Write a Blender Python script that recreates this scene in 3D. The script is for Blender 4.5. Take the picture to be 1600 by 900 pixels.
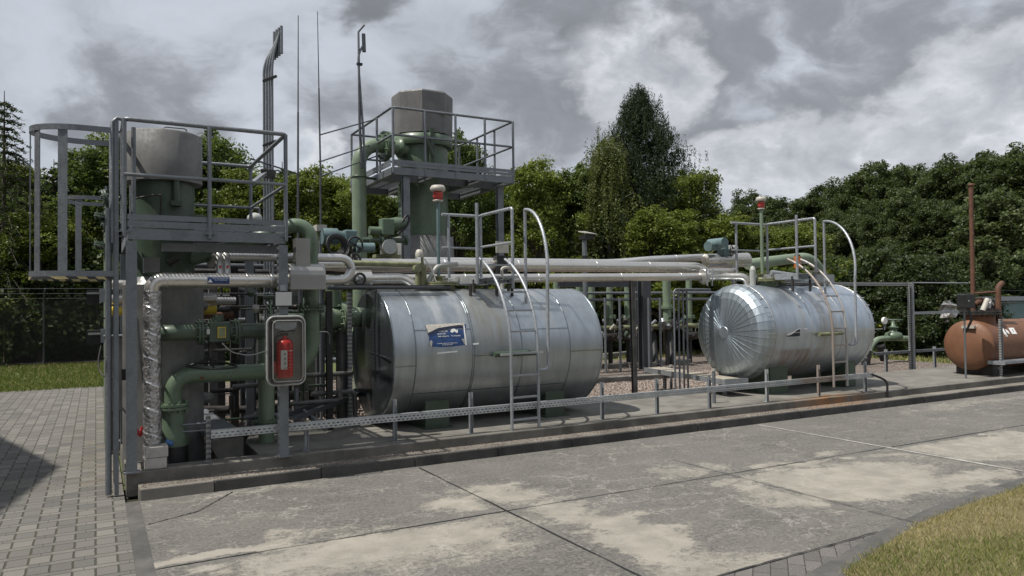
import bpy, math, random
import numpy as np
from mathutils import Vector, Matrix
R = math.radians
random.seed(7); rng = np.random.default_rng(11)
for o in list(bpy.data.objects): bpy.data.objects.remove(o)
scene = bpy.context.scene
C = bpy.context.scene.collection

# ------------------------------------------------------------------ camera
F = 1163.0; HC = 1.70
_vx = Vector((2080, 0, -F)).normalized()
_vy = Vector((-650, -33, -F)); _vy = (_vy - _vy.dot(_vx) * _vx).normalized()
_vz = _vx.cross(_vy)
ROT = Matrix((_vx, _vy, _vz))                       # camera axes -> world axes
cam = bpy.data.cameras.new('camera'); camo = bpy.data.objects.new('camera', cam); C.objects.link(camo)
camo.matrix_world = Matrix.Translation((0, 0, HC)) @ ROT.to_4x4()
cam.sensor_width = 36; cam.lens = F / 1600 * 36; cam.clip_end = 2000; cam.clip_start = 0.05
scene.camera = camo
def ray(px, py): return ROT @ Vector((px - 800, 450 - py, -F))
def P(px, py, x=None, y=None, z=None):
    """world point seen in a photograph measurement, on the plane x=, y= or z="""
    d = ray(px, py)
    t = (z - HC) / d.z if z is not None else (y / d.y if y is not None else x / d.x)
    return Vector((0, 0, HC)) + t * d

# ------------------------------------------------------------------ light
SUN = Vector((-0.51, 0.04, 1.0)).normalized()      # towards the sun
sl = bpy.data.lights.new('sun', 'SUN'); sl.energy = 4.6; sl.angle = R(0.6); sl.color = (1.0, 0.95, 0.87)
so = bpy.data.objects.new('sun', sl); C.objects.link(so); so.rotation_euler = SUN.to_track_quat('Z', 'Y').to_euler(); so.location = (-10, 0, 30)
scene.view_settings.view_transform = 'Standard'; scene.view_settings.look = 'None'
scene.view_settings.exposure = 0.12; scene.view_settings.gamma = 1.0

# node helpers
class NT:
    def __init__(s, nt): s.t = nt; s.n = nt.nodes; s.l = nt.links
    def new(s, typ, ins=None, **props):
        n = s.n.new(typ)
        for k, v in props.items(): setattr(n, k, v)
        for k, v in (ins or {}).items():
            sock = n.inputs[k]
            if isinstance(v, bpy.types.NodeSocket): s.l.new(v, sock)
            else: sock.default_value = v
        return n
    def m(s, op, a, b=None, c=None, clamp=False):
        n = s.n.new('ShaderNodeMath'); n.operation = op; n.use_clamp = clamp
        for i, v in enumerate((a, b, c)):
            if v is None: continue
            if isinstance(v, bpy.types.NodeSocket): s.l.new(v, n.inputs[i])
            else: n.inputs[i].default_value = v
        return n.outputs[0]
    def vm(s, op, a, b=None, sc=None):
        n = s.n.new('ShaderNodeVectorMath'); n.operation = op
        for i, v in enumerate((a, b)):
            if v is None: continue
            if isinstance(v, bpy.types.NodeSocket): s.l.new(v, n.inputs[i])
            else: n.inputs[i].default_value = v
        if sc is not None: n.inputs['Scale'].default_value = sc
        return n.outputs['Value'] if op in ('DOT_PRODUCT', 'LENGTH', 'DISTANCE') else n.outputs[0]
    def noise(s, vec, scale, detail=4, rough=.5, dist=0.0, out='Fac'):
        n = s.new('ShaderNodeTexNoise', {'Vector': vec, 'Scale': scale, 'Detail': detail, 'Roughness': rough, 'Distortion': dist})
        return n.outputs[out]
    def ramp(s, fac, stops, interp='LINEAR'):
        n = s.new('ShaderNodeValToRGB', {'Fac': fac}); cr = n.color_ramp; cr.interpolation = interp
        while len(cr.elements) < len(stops): cr.elements.new(0.5)
        for e, (p, c) in zip(cr.elements, stops):
            e.position = p; e.color = (c, c, c, 1) if isinstance(c, (int, float)) else (*c, 1)
        return n.outputs['Color']
    def mr(s, v, a, b, c=0., d=1., smooth=True):
        n = s.new('ShaderNodeMapRange', {'Value': v, 'From Min': a, 'From Max': b, 'To Min': c, 'To Max': d})
        if smooth: n.interpolation_type = 'SMOOTHSTEP'
        return n.outputs[0]
    def mix(s, f, a, b, mode='MIX'):
        n = s.n.new('ShaderNodeMix'); n.data_type = 'RGBA'; n.blend_type = mode
        for k, v in ((0, f), (6, a), (7, b)):
            if isinstance(v, bpy.types.NodeSocket): s.l.new(v, n.inputs[k])
            elif k == 0: n.inputs[0].default_value = v
            else: n.inputs[k].default_value = (*v, 1) if len(v) == 3 else v
        return n.outputs[2]

w = bpy.data.worlds.new('World'); scene.world = w; w.use_nodes = True
T = NT(w.node_tree); bg = w.node_tree.nodes['Background']
sky = T.new('ShaderNodeTexSky', sky_type='NISHITA', sun_disc=False, sun_elevation=math.asin(SUN.z), sun_rotation=R(270))
tc = T.new('ShaderNodeTexCoord').outputs['Generated']
DA = ray(800, 200).normalized()
q0 = T.vm('MULTIPLY', tc, (1.0, 1.0, 1.7))
wv = T.noise(q0, 4.5, 3, .5, out='Color')
warp = T.vm('ADD', tc, T.vm('SCALE', T.vm('SUBTRACT', wv, (.5, .5, .5)), sc=.20))
wv2 = T.noise(q0, 17, 8, .62, out='Color')
warp2 = T.vm('ADD', warp, T.vm('SCALE', T.vm('SUBTRACT', wv2, (.5, .5, .5)), sc=.08))
def field(vec, blobs):
    f = None
    for px, py, rad in blobs:
        k = T.m('SUBTRACT', 1.0, T.m('DIVIDE', T.vm('DISTANCE', vec, tuple(ray(px, py).normalized())), rad)); f = k if f is None else T.m('MAXIMUM', f, k)
    return f
fine_ = T.noise(T.vm('ADD', q0, T.vm('SCALE', wv, sc=.3)), 7.5, 10, .60)
lo = T.noise(q0, 1.9, 4, .5)
# high thin layer
col = T.ramp(T.m('ADD', T.m('MULTIPLY', lo, .6), T.m('MULTIPLY', fine_, .4)), [(.34, (.62, .66, .73)), (.50, (.55, .585, .65)), (.62, (.44, .47, .52)), (.75, (.34, .365, .405))])
# grey stratocumulus
g1 = field(warp2, ((240, 165, .11), (140, 180, .08), (340, 190, .09), (520, 205, .10), (560, 10, .06), (800, 190, .15), (900, 160, .14), (1010, 190, .15), (1110, 110, .14), (1200, 60, .12), (1330, 30, .15), (1450, 40, .14), (1580, 40, .13), (1250, 190, .16), (1380, 150, .10), (1120, 225, .14), (700, 130, .08), (1540, 250, .12)))
m1 = T.mr(T.m('ADD', g1, T.m('MULTIPLY', T.m('SUBTRACT', fine_, .5), 1.8)), .0, .75)
c1 = T.ramp(T.m('ADD', T.m('MULTIPLY', g1, .55), T.m('MULTIPLY', fine_, .65)), [(.18, (.54, .56, .60)), (.38, (.41, .43, .465)), (.58, (.31, .325, .355)), (.80, (.23, .24, .265))])
col = T.mix(T.m('MULTIPLY', m1, .88), col, c1)
# bright cumulus, whitest along its rim
g2 = field(warp2, ((1000, 90, .075), (955, 115, .075), (1040, 120, .07), (1180, 265, .06), (1230, 255, .075), (1290, 275, .07), (1360, 250, .08), (1430, 225, .085), (1490, 185, .085), (1545, 140, .085), (1610, 130, .09), (1560, 210, .11), (1480, 250, .08), (1120, 285, .06), (500, 262, .035)))
m2 = T.mr(T.m('ADD', g2, T.m('MULTIPLY', T.m('SUBTRACT', fine_, .5), 1.5)), -.05, .60)
c2 = T.ramp(T.m('ADD', T.m('MULTIPLY', g2, .7), T.m('ADD', T.m('MULTIPLY', T.m('SUBTRACT', fine_, .5), 1.5), T.m('MULTIPLY', T.m('SUBTRACT', T.noise(q0, 28, 6, .6), .5), .5))), [(.0, (.92, .94, .97)), (.22, (.77, .79, .83)), (.42, (.57, .59, .63)), (.75, (.42, .44, .48))])
col = T.mix(T.m('MULTIPLY', m2, .88), col, c2)
# the darkest rags at the top
g3 = field(warp2, ((820, -10, .07), (880, 5, .08), (930, 10, .07), (1050, 18, .05), (1060, -20, .07), (560, -15, .06)))
m3 = T.mr(T.m('ADD', g3, T.m('MULTIPLY', T.m('SUBTRACT', fine_, .5), 1.7)), -.1, .8)
col = T.mix(T.m('MULTIPLY', m3, .75), col, (.19, .197, .215))
col = T.mix(.06, col, T.vm('SCALE', sky.outputs[0], sc=.08))
T.l.new(col, bg.inputs['Color']); bg.inputs['Strength'].default_value = 0.98

# ------------------------------------------------------------------ materials
def newmat(name):
    m = bpy.data.materials.new(name); m.use_nodes = True
    t = NT(m.node_tree); b = m.node_tree.nodes['Principled BSDF']; return m, t, b
def setc(t, sock, v):
    if isinstance(v, bpy.types.NodeSocket): t.l.new(v, sock)
    else: sock.default_value = (*v, 1) if isinstance(v, tuple) and len(v) == 3 else v
def bump(t, b, h, dist=.01, strength=.5):
    n = t.new('ShaderNodeBump', {'Height': h, 'Distance': dist, 'Strength': strength}); t.l.new(n.outputs[0], b.inputs['Normal'])
def pos(t): return t.new('ShaderNodeNewGeometry').outputs['Position']
def paint(name, base, rough=.5, metal=0., var=.25, sc=6., dirt=None, dirtamt=.3, bmp=.2, grime=(.05, .045, .035), chips=0.):
    m, t, b = newmat(name); p = pos(t)
    n = t.noise(p, sc, 6, .6); n2 = t.noise(p, sc * 7, 4, .6)
    a = tuple(c * (1 - var) for c in base); c2 = tuple(min(1, c * (1 + var)) for c in base)
    c = t.mix(t.mr(n, .3, .7), a, c2)
    ps = t.vm('MULTIPLY', p, (1.0, 1.0, .18))
    st = t.mr(t.noise(ps, sc * 3, 5, .65), .52, .74, 0, dirtamt)
    c = t.mix(st, c, dirt or grime)
    if chips:
        c = t.mix(t.m('MULTIPLY', t.mr(t.noise(p, 26, 5, .75), .64, .70), chips), c, (.10, .05, .025)); c = t.mix(t.m('MULTIPLY', t.mr(t.noise(p, 1.6, 5, .6), .5, .7), .35), c, tuple(x * 1.35 for x in base))
    setc(t, b.inputs['Base Color'], c); b.inputs['Metallic'].default_value = metal
    setc(t, b.inputs['Roughness'], t.mr(n2, .3, .7, max(.05, rough - .12), min(1, rough + .12)))
    if bmp: bump(t, b, n2, .003, bmp)
    return m
def galv(name, base=(.30, .32, .34), rough=.48):
    m, t, b = newmat(name); p = pos(t)
    v = t.new('ShaderNodeTexVoronoi', {'Vector': p, 'Scale': 80.0}).outputs['Color']
    g = t.new('ShaderNodeSeparateColor', {0: v}).outputs[0]
    n = t.noise(p, 5, 5, .6)
    c = t.mix(g, tuple(x * .88 for x in base), tuple(min(1, x * 1.14) for x in base))
    c = t.mix(t.mr(n, .45, .75, 0, .5), c, tuple(x * .5 for x in base))
    c = t.mix(t.mr(t.noise(t.vm('MULTIPLY', p, (1, 1, .3)), 11, 5, .7), .66, .8, 0, .5), c, (.16, .11, .07))
    setc(t, b.inputs['Base Color'], c); b.inputs['Metallic'].default_value = .55
    setc(t, b.inputs['Roughness'], t.mr(g, 0, 1, rough - .1, rough + .12)); bump(t, b, g, .001, .2)
    return m
def cladding(name, base, rough, stain, axis='x', waviness=.25, dull=.5, spills=()):
    """rolled sheet metal jacket: brushed round the girth, water streaks running down"""
    m, t, b = newmat(name); p = pos(t)
    sm = (1, 1, .07)
    st1 = t.noise(t.vm('MULTIPLY', p, sm), 9, 7, .65); st2 = t.noise(t.vm('MULTIPLY', p, (1, 1, .12)), 30, 5, .6)
    n = t.noise(p, 1.7, 5, .6)
    c = t.mix(t.mr(st1, .35, .68), tuple(x * .80 for x in base), base)
    c = t.mix(t.mr(n, .4, .7, 0, .25), c, tuple(x * .6 for x in base))
    c = t.mix(t.mr(st2, .58, .8, 0, .3), c, stain)
    met = t.mr(st1, .3, .7, .92 - dull * .12, .92)
    sx = t.new('ShaderNodeSeparateXYZ', {0: p})
    for (xc, hw_, za, zb, colr, amt) in spills:      # dried run-off streaks below leaking fittings
        wx_ = t.m('ADD', sx.outputs[0], t.m('MULTIPLY', t.m('SUBTRACT', t.noise(p, 3, 4, .6), .5), .25))
        k = t.m('MULTIPLY', t.mr(t.m('ABSOLUTE', t.m('SUBTRACT', wx_, xc)), hw_ * .3, hw_, 1, 0), t.m('MULTIPLY', t.mr(sx.outputs[2], za, za + (zb - za) * .35), t.mr(sx.outputs[2], zb, zb - (zb - za) * .1)))
        k = t.m('MULTIPLY', t.m('MULTIPLY', k, t.mr(t.noise(t.vm('MULTIPLY', p, (1, .3, .05)), 13, 4, .55), .2, .7)), amt, clamp=True)
        c = t.mix(k, c, colr); met = t.m('MULTIPLY', met, t.m('SUBTRACT', 1, t.m('MULTIPLY', k, .8)))
    setc(t, b.inputs['Base Color'], c)
    setc(t, b.inputs['Metallic'], met)
    setc(t, b.inputs['Roughness'], t.m('ADD', t.mr(n, .3, .7, rough - .04, rough + .06), t.mr(st2, .4, .8, -.02, .08)))
    h = t.m('MULTIPLY', t.noise(t.vm('MULTIPLY', p, (1, .8, .8)), 1.6, 1.0, .4), waviness)
    bump(t, b, h, .05, .3)
    return m
M = {}
M['galv'] = galv('galvanised_steel', (.19, .205, .22), .5); M['galv_lt'] = galv('galvanised_light', (.33, .35, .37), .45)
M['galv_dk'] = galv('galvanised_dark', (.10, .105, .115), .55)
M['grey_plate'] = paint('grey_cladding_plate', (.17, .17, .165), .5, .3, .2, 4, dirtamt=.3)
M['cap'] = paint('cap_sheet', (.148, .147, .143), .62, .2, .16, 3, dirt=(.08, .075, .07), dirtamt=.5)
M['tank1'] = cladding('zinc_sheet', (.44, .475, .50), .36, (.26, .255, .22), dull=.5, waviness=.25, spills=((4.28, .42, 1.0, 1.95, (.185, .175, .14), .8), (3.62, .13, 1.35, 1.95, (.50, .51, .50), .5), (3.9, .08, 1.3, 1.95, (.45, .46, .45), .45), (5.2, .1, 1.3, 1.95, (.3, .3, .28), .6)))
M['tank2end'] = cladding('aluminium_end', (.46, .52, .56), .40, (.34, .36, .36), waviness=.12, dull=.3)
M['tank1end'] = cladding('zinc_sheet_end', (.26, .295, .315), .20, (.13, .14, .13), waviness=.5, dull=.2)  # same sheet, colour darkened to stand in for the dark surroundings it mirrors
M['tank2'] = cladding('aluminium_sheet', (.56, .62, .68), .38, (.42, .41, .37), waviness=.35, dull=.3, spills=((9.95, .75, .30, .95, (.20, .125, .07), .8), (10.6, .35, .38, 1.9, (.30, .27, .22), .7), (10.0, .12, 1.0, 1.95, (.33, .31, .27), .7)))
M['green'] = paint('green_paint', (.098, .140, .092), .38, 0, .16, 3, dirt=(.06, .08, .05), dirtamt=.35, chips=.8)
M['green_lt'] = paint('pale_green_paint', (.165, .215, .148), .42, 0, .12, 3, dirt=(.08, .10, .065), dirtamt=.35, chips=.8)
M['green_dk'] = paint('dark_green_paint', (.052, .076, .052), .4, 0, .2, 3, dirt=(.03, .035, .02), dirtamt=.5, chips=.8)
M['green_old'] = paint('mossy_green_pipe', (.19, .20, .11), .55, 0, .3, 8, dirt=(.12, .07, .04), dirtamt=.7)
M['teal'] = paint('teal_paint', (.115, .175, .18), .42, 0, .15, 6, dirtamt=.35)
M['teal_wall'] = paint('teal_cabin_sheet', (.14, .235, .245), .55, 0, .08, 2, dirtamt=.15)
M['black'] = paint('black_rubber', (.014, .014, .015), .5, 0, .3, 8, bmp=.2)
M['dark'] = paint('dark_steel', (.045, .042, .04), .5, .3, .4, 8, dirt=(.08, .045, .025), dirtamt=.5)
M['darkplate'] = paint('dark_duct', (.09, .088, .085), .5, .3, .3, 5)
M['white'] = paint('white_plastic', (.50, .50, .49), .4, 0, .06, 6, dirtamt=.2)
M['cream'] = paint('aged_white', (.42, .40, .35), .5, 0, .1, 8, dirtamt=.4)
M['greyplastic'] = paint('grey_plastic', (.36, .37, .35), .35, 0, .1, 8, dirtamt=.2)
M['red'] = paint('red_enamel', (.50, .018, .02), .28, 0, .15, 8, dirtamt=.1)
M['redlid'] = paint('red_fitting', (.42, .05, .04), .45, 0, .2, 12, dirtamt=.4)
M['yellow'] = paint('yellow_paint', (.55, .40, .03), .4, 0, .1, 8)
M['orange'] = paint('orange_glass', (.45, .13, .02), .25, 0, .1, 8)
M['brown'] = paint('red_brown_primer', (.155, .070, .035), .6, 0, .12, 3, dirt=(.09, .045, .028), dirtamt=.45, chips=.5)
M['rust'] = paint('rust', (.11, .05, .028), .75, 0, .3, 10, dirt=(.07, .035, .025), dirtamt=.6)
M['blue'] = paint('blue_sticker', (.018, .055, .17), .35, 0, .3, 20, dirtamt=.3, bmp=0)
M['navy'] = paint('dark_sticker', (.012, .016, .035), .4, 0, .3, 20, bmp=0)
M['blueplug'] = paint('blue_plug', (.04, .13, .30), .4, 0, .1, 8)
M['paper'] = paint('peeled_paper', (.50, .47, .42), .8, 0, .2, 40, dirt=(.25, .21, .16), dirtamt=.7)
M['letter'] = paint('white_letters', (.78, .78, .76), .5, 0, .04, 10, dirtamt=.1, bmp=0)
M['lav'] = paint('violet_tube', (.16, .16, .28), .5, 0, .1, 8)
M['wood'] = paint('weathered_board', (.30, .27, .22), .8, 0, .3, 9, dirt=(.12, .10, .07), dirtamt=.6)
M['bark'] = paint('bark', (.07, .055, .04), .9, 0, .4, 14, bmp=1.)
M['birchbark'] = paint('birch_bark', (.35, .34, .31), .8, 0, .4, 14, dirt=(.04, .035, .03), dirtamt=.8)
M['palejoint'] = paint('pale_joint_filler', (.34, .33, .30), .8, 0, .3, 9, dirt=(.14, .13, .12), dirtamt=.8)
M['concblock'] = paint('concrete_block', (.40, .38, .35), .9, 0, .12, 12, bmp=.8)

def jacket(name, base, rough):
    m, t, b = newmat(name); p = pos(t); n = t.noise(p, 2.2, 4, .55); n2 = t.noise(t.vm('MULTIPLY', p, (1, 3, 3)), 9, 4, .6)
    c = t.mix(t.mr(n, .35, .7), tuple(x * .86 for x in base), base); c = t.mix(t.mr(n2, .6, .78, 0, .35), c, tuple(x * .6 for x in base))
    setc(t, b.inputs['Base Color'], c); b.inputs['Metallic'].default_value = .9; setc(t, b.inputs['Roughness'], t.mr(n2, .3, .7, rough - .05, rough + .08)); bump(t, b, n, .02, .2); return m
M['inox'] = jacket('stainless_jacket', (.66, .635, .59), .30); M['inox_dull'] = jacket('aluminium_jacket', (.62, .615, .60), .40)
def m_tank_rust():
    m, t, b = newmat('rusty_galvanised'); p = pos(t)
    x = t.new('ShaderNodeSeparateXYZ', {0: p}).outputs[0]
    n = t.noise(p, 6, 6, .65)
    # rust collects round the run-off by the second ladder (X about 9.4 to 10.6)
    k = t.m('MULTIPLY', t.mr(x, 8.6, 9.5), t.mr(x, 10.25, 10.6, 1, 0))
    k = t.m('MULTIPLY', t.mr(t.m('MULTIPLY', k, n), .26, .54), .7, clamp=True)
    c = t.mix(t.mr(n, .3, .7), (.36, .38, .39), (.52, .54, .55)); c = t.mix(k, c, t.mix(n, (.14, .07, .035), (.26, .18, .11)))
    setc(t, b.inputs['Base Color'], c); setc(t, b.inputs['Metallic'], t.m('SUBTRACT', .55, t.m('MULTIPLY', k, .5))); b.inputs['Roughness'].default_value = .48
    return m, t, b, p, c, x
def m_rail():
    m, t, b, p, c, x = m_tank_rust(); m.name = 'slotted_channel'
    z = t.new('ShaderNodeSeparateXYZ', {0: p}).outputs[2]
    out = None
    for zz, ph in ((.478, 0.), (.448, .5)):
        u = t.m('FRACT', t.m('ADD', t.m('DIVIDE', x, .05), ph))
        k = t.m('MULTIPLY', t.m('LESS_THAN', t.m('ABSOLUTE', t.m('SUBTRACT', u, .5)), .25), t.m('LESS_THAN', t.m('ABSOLUTE', t.m('SUBTRACT', z, zz)), .0055))
        out = k if out is None else t.m('ADD', out, k)
    tr = t.new('ShaderNodeBsdfTransparent').outputs[0]
    mx = t.new('ShaderNodeMixShader', {0: out, 1: b.outputs[0], 2: tr}).outputs[0]
    t.l.new(mx, m.node_tree.nodes['Material Output'].inputs[0]); return m
M['rail'] = m_rail()
M['laddr'] = m_tank_rust()[0]

def m_perf(name, axis):
    m, t, b = newmat(name); p = pos(t); s = t.new('ShaderNodeSeparateXYZ', {0: p}); z = s.outputs[2]
    n = t.noise(p, 8, 5, .6); c = t.mix(n, (.26, .27, .27), (.50, .51, .51))
    u = t.m('FRACT', t.m('DIVIDE', z, .05)); k = t.m('LESS_THAN', t.m('ABSOLUTE', t.m('SUBTRACT', u, .5)), .27)
    c = t.mix(t.m('MULTIPLY', k, .6), c, (.05, .05, .05))
    setc(t, b.inputs['Base Color'], c); b.inputs['Metallic'].default_value = .5; b.inputs['Roughness'].default_value = .5; return m
M['perf'] = m_perf('slotted_post', 'z')
def m_foil():
    m, t, b = newmat('crinkled_foil'); p = pos(t)
    n = t.noise(p, 22, 6, .65, .5); v = t.new('ShaderNodeTexVoronoi', {'Vector': t.vm('ADD', p, t.vm('SCALE', t.new('ShaderNodeTexNoise', {'Vector': p, 'Scale': 9.0}).outputs['Color'], sc=.06)), 'Scale': 30.0}).outputs['Distance']
    band = t.mr(t.m('ABSOLUTE', t.m('SUBTRACT', t.m('FRACT', t.m('ADD', t.m('MULTIPLY', t.new('ShaderNodeSeparateXYZ', {0: p}).outputs[2], 4.2), t.m('MULTIPLY', t.new('ShaderNodeSeparateXYZ', {0: p}).outputs[0], 1.9))), .5)), .42, .5)
    c = t.mix(t.mr(n, .35, .7), (.30, .29, .28), (.55, .54, .53)); c = t.mix(t.m('MULTIPLY', band, .7), c, (.85, .85, .87))
    setc(t, b.inputs['Base Color'], c); b.inputs['Metallic'].default_value = .8; b.inputs['Roughness'].default_value = .38
    bump(t, b, t.m('ADD', t.m('ADD', n, v), t.m('MULTIPLY', band, .5)), .012, .8); return m
M['foil'] = m_foil()
M['sheetbox'] = jacket('grey_box_sheet', (.34, .335, .32), .46)
def m_stripes():
    m, t, b = newmat('hazard_stripes'); p = pos(t); s = t.new('ShaderNodeSeparateXYZ', {0: p})
    u = t.m('FRACT', t.m('MULTIPLY', t.m('ADD', t.m('ADD', s.outputs[0], s.outputs[1]), s.outputs[2]), 7.))
    c = t.mix(t.m('LESS_THAN', u, .5), (.40, .33, .16), (.03, .03, .03)); setc(t, b.inputs['Base Color'], c); b.inputs['Roughness'].default_value = .6; return m
M['stripe'] = m_stripes()
def m_glass():
    m, t, b = newmat('clear_cover'); b.inputs['Base Color'].default_value = (.6, .62, .6, 1); b.inputs['Roughness'].default_value = .12
    tr = t.new('ShaderNodeBsdfTransparent', {'Color': (.93, .94, .93, 1)}).outputs[0]
    gl = t.new('ShaderNodeBsdfGlossy', {'Color': (.8, .8, .8, 1), 'Roughness': .08}).outputs[0]
    fr = t.m('ADD', t.m('MULTIPLY', t.new('ShaderNodeFresnel', {'IOR': 1.45}).outputs[0], 1.0), .05)
    mx = t.new('ShaderNodeMixShader', {0: fr, 1: tr, 2: gl}).outputs[0]
    t.l.new(mx, m.node_tree.nodes['Material Output'].inputs[0]); return m
M['glass'] = m_glass()
def m_grating():
    m, t, b = newmat('grating'); p = pos(t); s = t.new('ShaderNodeSeparateXYZ', {0: p})
    setc(t, b.inputs['Base Color'], (.22, .23, .24)); b.inputs['Metallic'].default_value = .5; b.inputs['Roughness'].default_value = .5
    u = t.m('LESS_THAN', t.m('FRACT', t.m('DIVIDE', s.outputs[0], .034)), .18); v = t.m('LESS_THAN', t.m('FRACT', t.m('DIVIDE', s.outputs[1], .034)), .18)
    k = t.m('MAXIMUM', u, v); tr = t.new('ShaderNodeBsdfTransparent').outputs[0]
    mx = t.new('ShaderNodeMixShader', {0: k, 1: tr, 2: b.outputs[0]}).outputs[0]
    t.l.new(mx, m.node_tree.nodes['Material Output'].inputs[0]); return m
M['grating'] = m_grating()
def m_chain():
    m, t, b = newmat('chain_link'); p = pos(t); s = t.new('ShaderNodeSeparateXYZ', {0: p})
    setc(t, b.inputs['Base Color'], (.10, .105, .10)); b.inputs['Roughness'].default_value = .5; h = t.m('ADD', s.outputs[0], s.outputs[1])
    a1 = t.m('LESS_THAN', t.m('FRACT', t.m('DIVIDE', t.m('ADD', h, s.outputs[2]), .07)), .07); a2 = t.m('LESS_THAN', t.m('FRACT', t.m('DIVIDE', t.m('SUBTRACT', h, s.outputs[2]), .07)), .07)
    mx = t.new('ShaderNodeMixShader', {0: t.m('MAXIMUM', a1, a2), 1: t.new('ShaderNodeBsdfTransparent').outputs[0], 2: b.outputs[0]}).outputs[0]
    t.l.new(mx, m.node_tree.nodes['Material Output'].inputs[0]); return m
M['chain'] = m_chain()

# ground materials -------------------------------------------------
def m_yard():
    m, t, b = newmat('worn_concrete_yard'); p = pos(t); s = t.new('ShaderNodeSeparateXYZ', {0: p}); X, Y = s.outputs[0], s.outputs[1]
    wobv = t.new('ShaderNodeTexNoise', {'Vector': t.vm('MULTIPLY', p, (1, 1.3, 1)), 'Scale': 1.9, 'Detail': 9.0, 'Roughness': .62}).outputs['Color']
    pw = t.vm('ADD', p, t.vm('SCALE', t.vm('SUBTRACT', wobv, (.5, .5, .5)), sc=1.5))
    dark = t.mix(t.mr(t.noise(p, .9, 6, .6), .3, .7), (.064, .061, .057), (.110, .104, .094))
    fine = t.noise(p, 95, 4, .7); med = t.noise(p, 22, 6, .7)
    dark = t.mix(t.mr(med, .35, .7, 0, .65), dark, (.165, .158, .142))
    spk = t.noise(p, 38, 5, .8); dark = t.mix(t.mr(spk, .50, .66, 0, .75), dark, (.23, .22, .195)); dark = t.mix(t.mr(spk, .48, .34, 0, .6), dark, (.045, .044, .042))
    dark = t.mix(t.mr(t.noise(t.vm('MULTIPLY', p, (1, 1.8, 1)), 3.2, 9, .72), .46, .62, 0, .55), dark, (.15, .145, .13))
    # surface laitance that is still intact: pale patches
    pat = None
    for px, py, rx, ry, wt in ((620, 850, 1.25, .42, 1), (330, 870, 1.1, .24, 1), (760, 778, .55, .42, 1), (900, 800, .35, .6, .8), (1000, 840, .4, .75, 1), (1100, 900, .8, .5, .7),
                           (1330, 752, 1.3, .62, 1.15), (1520, 748, 1.0, .28, .8), (1440, 640, 1.2, .25, .45), (1260, 722, .8, .2, .8), (1180, 745, .7, .25, .7), (1530, 690, 2.2, .25, .8),
                           (1560, 700, 1.5, .5, .8), (380, 765, 1.2, .14, .5), (1080, 735, .6, .3, .6), (1000, 700, .8, .3, .35), (1560, 625, 3., .25, .5), (450, 800, .6, .2, .2), (230, 770, .3, .2, .6), (540, 895, 1.6, .4, .6)):
        c0 = P(px, py, z=0)
        q = t.vm('LENGTH', t.vm('DIVIDE', t.vm('SUBTRACT', pw, (c0.x, c0.y, 0)), (rx, ry, 1)))
        k = t.m('MULTIPLY', t.mr(q, .4, 1.35, 1, 0), wt); pat = k if pat is None else t.m('MAXIMUM', pat, k)
    # dark bands left along the joints
    jx = None
    for xx in (2.94, 5.42, 7.92, 10.4): 
        k = t.mr(t.m('ABSOLUTE', t.m('SUBTRACT', X, xx)), .0, .16, 1, 0); jx = k if jx is None else t.m('MAXIMUM', jx, k)
    jy = t.mr(t.m('ABSOLUTE', t.m('SUBTRACT', Y, 5.40)), 0, .14, 1, 0); jj = t.m('MULTIPLY', t.m('MAXIMUM', jx, jy), t.mr(t.noise(p, 1.1, 3, .6), .42, .6))
    pat = t.m('SUBTRACT', t.m('ADD', pat, t.m('ADD', t.m('MULTIPLY', t.m('SUBTRACT', med, .5), 1.5), t.m('MULTIPLY', t.m('SUBTRACT', t.noise(p, 60, 5, .75), .5), 1.3))), t.m('MULTIPLY', jj, .75))
    pk = t.mr(pat, .18, .80)
    pale = t.mix(t.mr(t.noise(p, 3.5, 6, .65), .3, .72), (.215, .20, .17), (.315, .293, .25))
    c = t.mix(pk, dark, pale)
    # veins and crackle
    v1 = t.new('ShaderNodeTexVoronoi', {'Vector': t.vm('MULTIPLY', t.vm('ADD', p, t.vm('SCALE', t.new('ShaderNodeTexNoise', {'Vector': p, 'Scale': 5.0, 'Detail': 6.0, 'Roughness': .7}).outputs['Color'], sc=.45)), (1, 1.6, 1)), 'Scale': 1.15}, feature='DISTANCE_TO_EDGE').outputs['Distance']
    vm_ = t.m('MULTIPLY', t.mr(v1, .0, .013, 1, 0), t.mr(t.noise(p, .8, 4, .6), .44, .56))
    c = t.mix(t.m('MULTIPLY', vm_, .6), c, (.40, .38, .335))
    v2 = t.new('ShaderNodeTexVoronoi', {'Vector': t.vm('ADD', p, t.vm('SCALE', wobv, sc=.2)), 'Scale': 9.0}, feature='DISTANCE_TO_EDGE').outputs['Distance']
    c = t.mix(t.m('MULTIPLY', t.m('MULTIPLY', t.mr(v2, 0, .07, 1, 0), t.mr(t.noise(p, 2.2, 5, .7), .50, .62)), .5), c, (.30, .285, .25))
    # speckle of exposed aggregate
    c = t.mix(t.m('MULTIPLY', t.mr(fine, .57, .70), .5), c, (.36, .34, .30)); c = t.mix(t.m('MULTIPLY', t.mr(fine, .44, .32), .5), c, (.05, .049, .047))
    oil = t.mr(t.noise(p, .55, 5, .65), .60, .75, 0, .35); c = t.mix(oil, c, (.09, .087, .083))
    setc(t, b.inputs['Base Color'], c); b.inputs['Roughness'].default_value = .88
    bump(t, b, t.m('ADD', t.m('ADD', fine, t.m('MULTIPLY', med, .8)), t.m('MULTIPLY', pk, .5)), .006, .7); return m
M['yard'] = m_yard()
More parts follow.
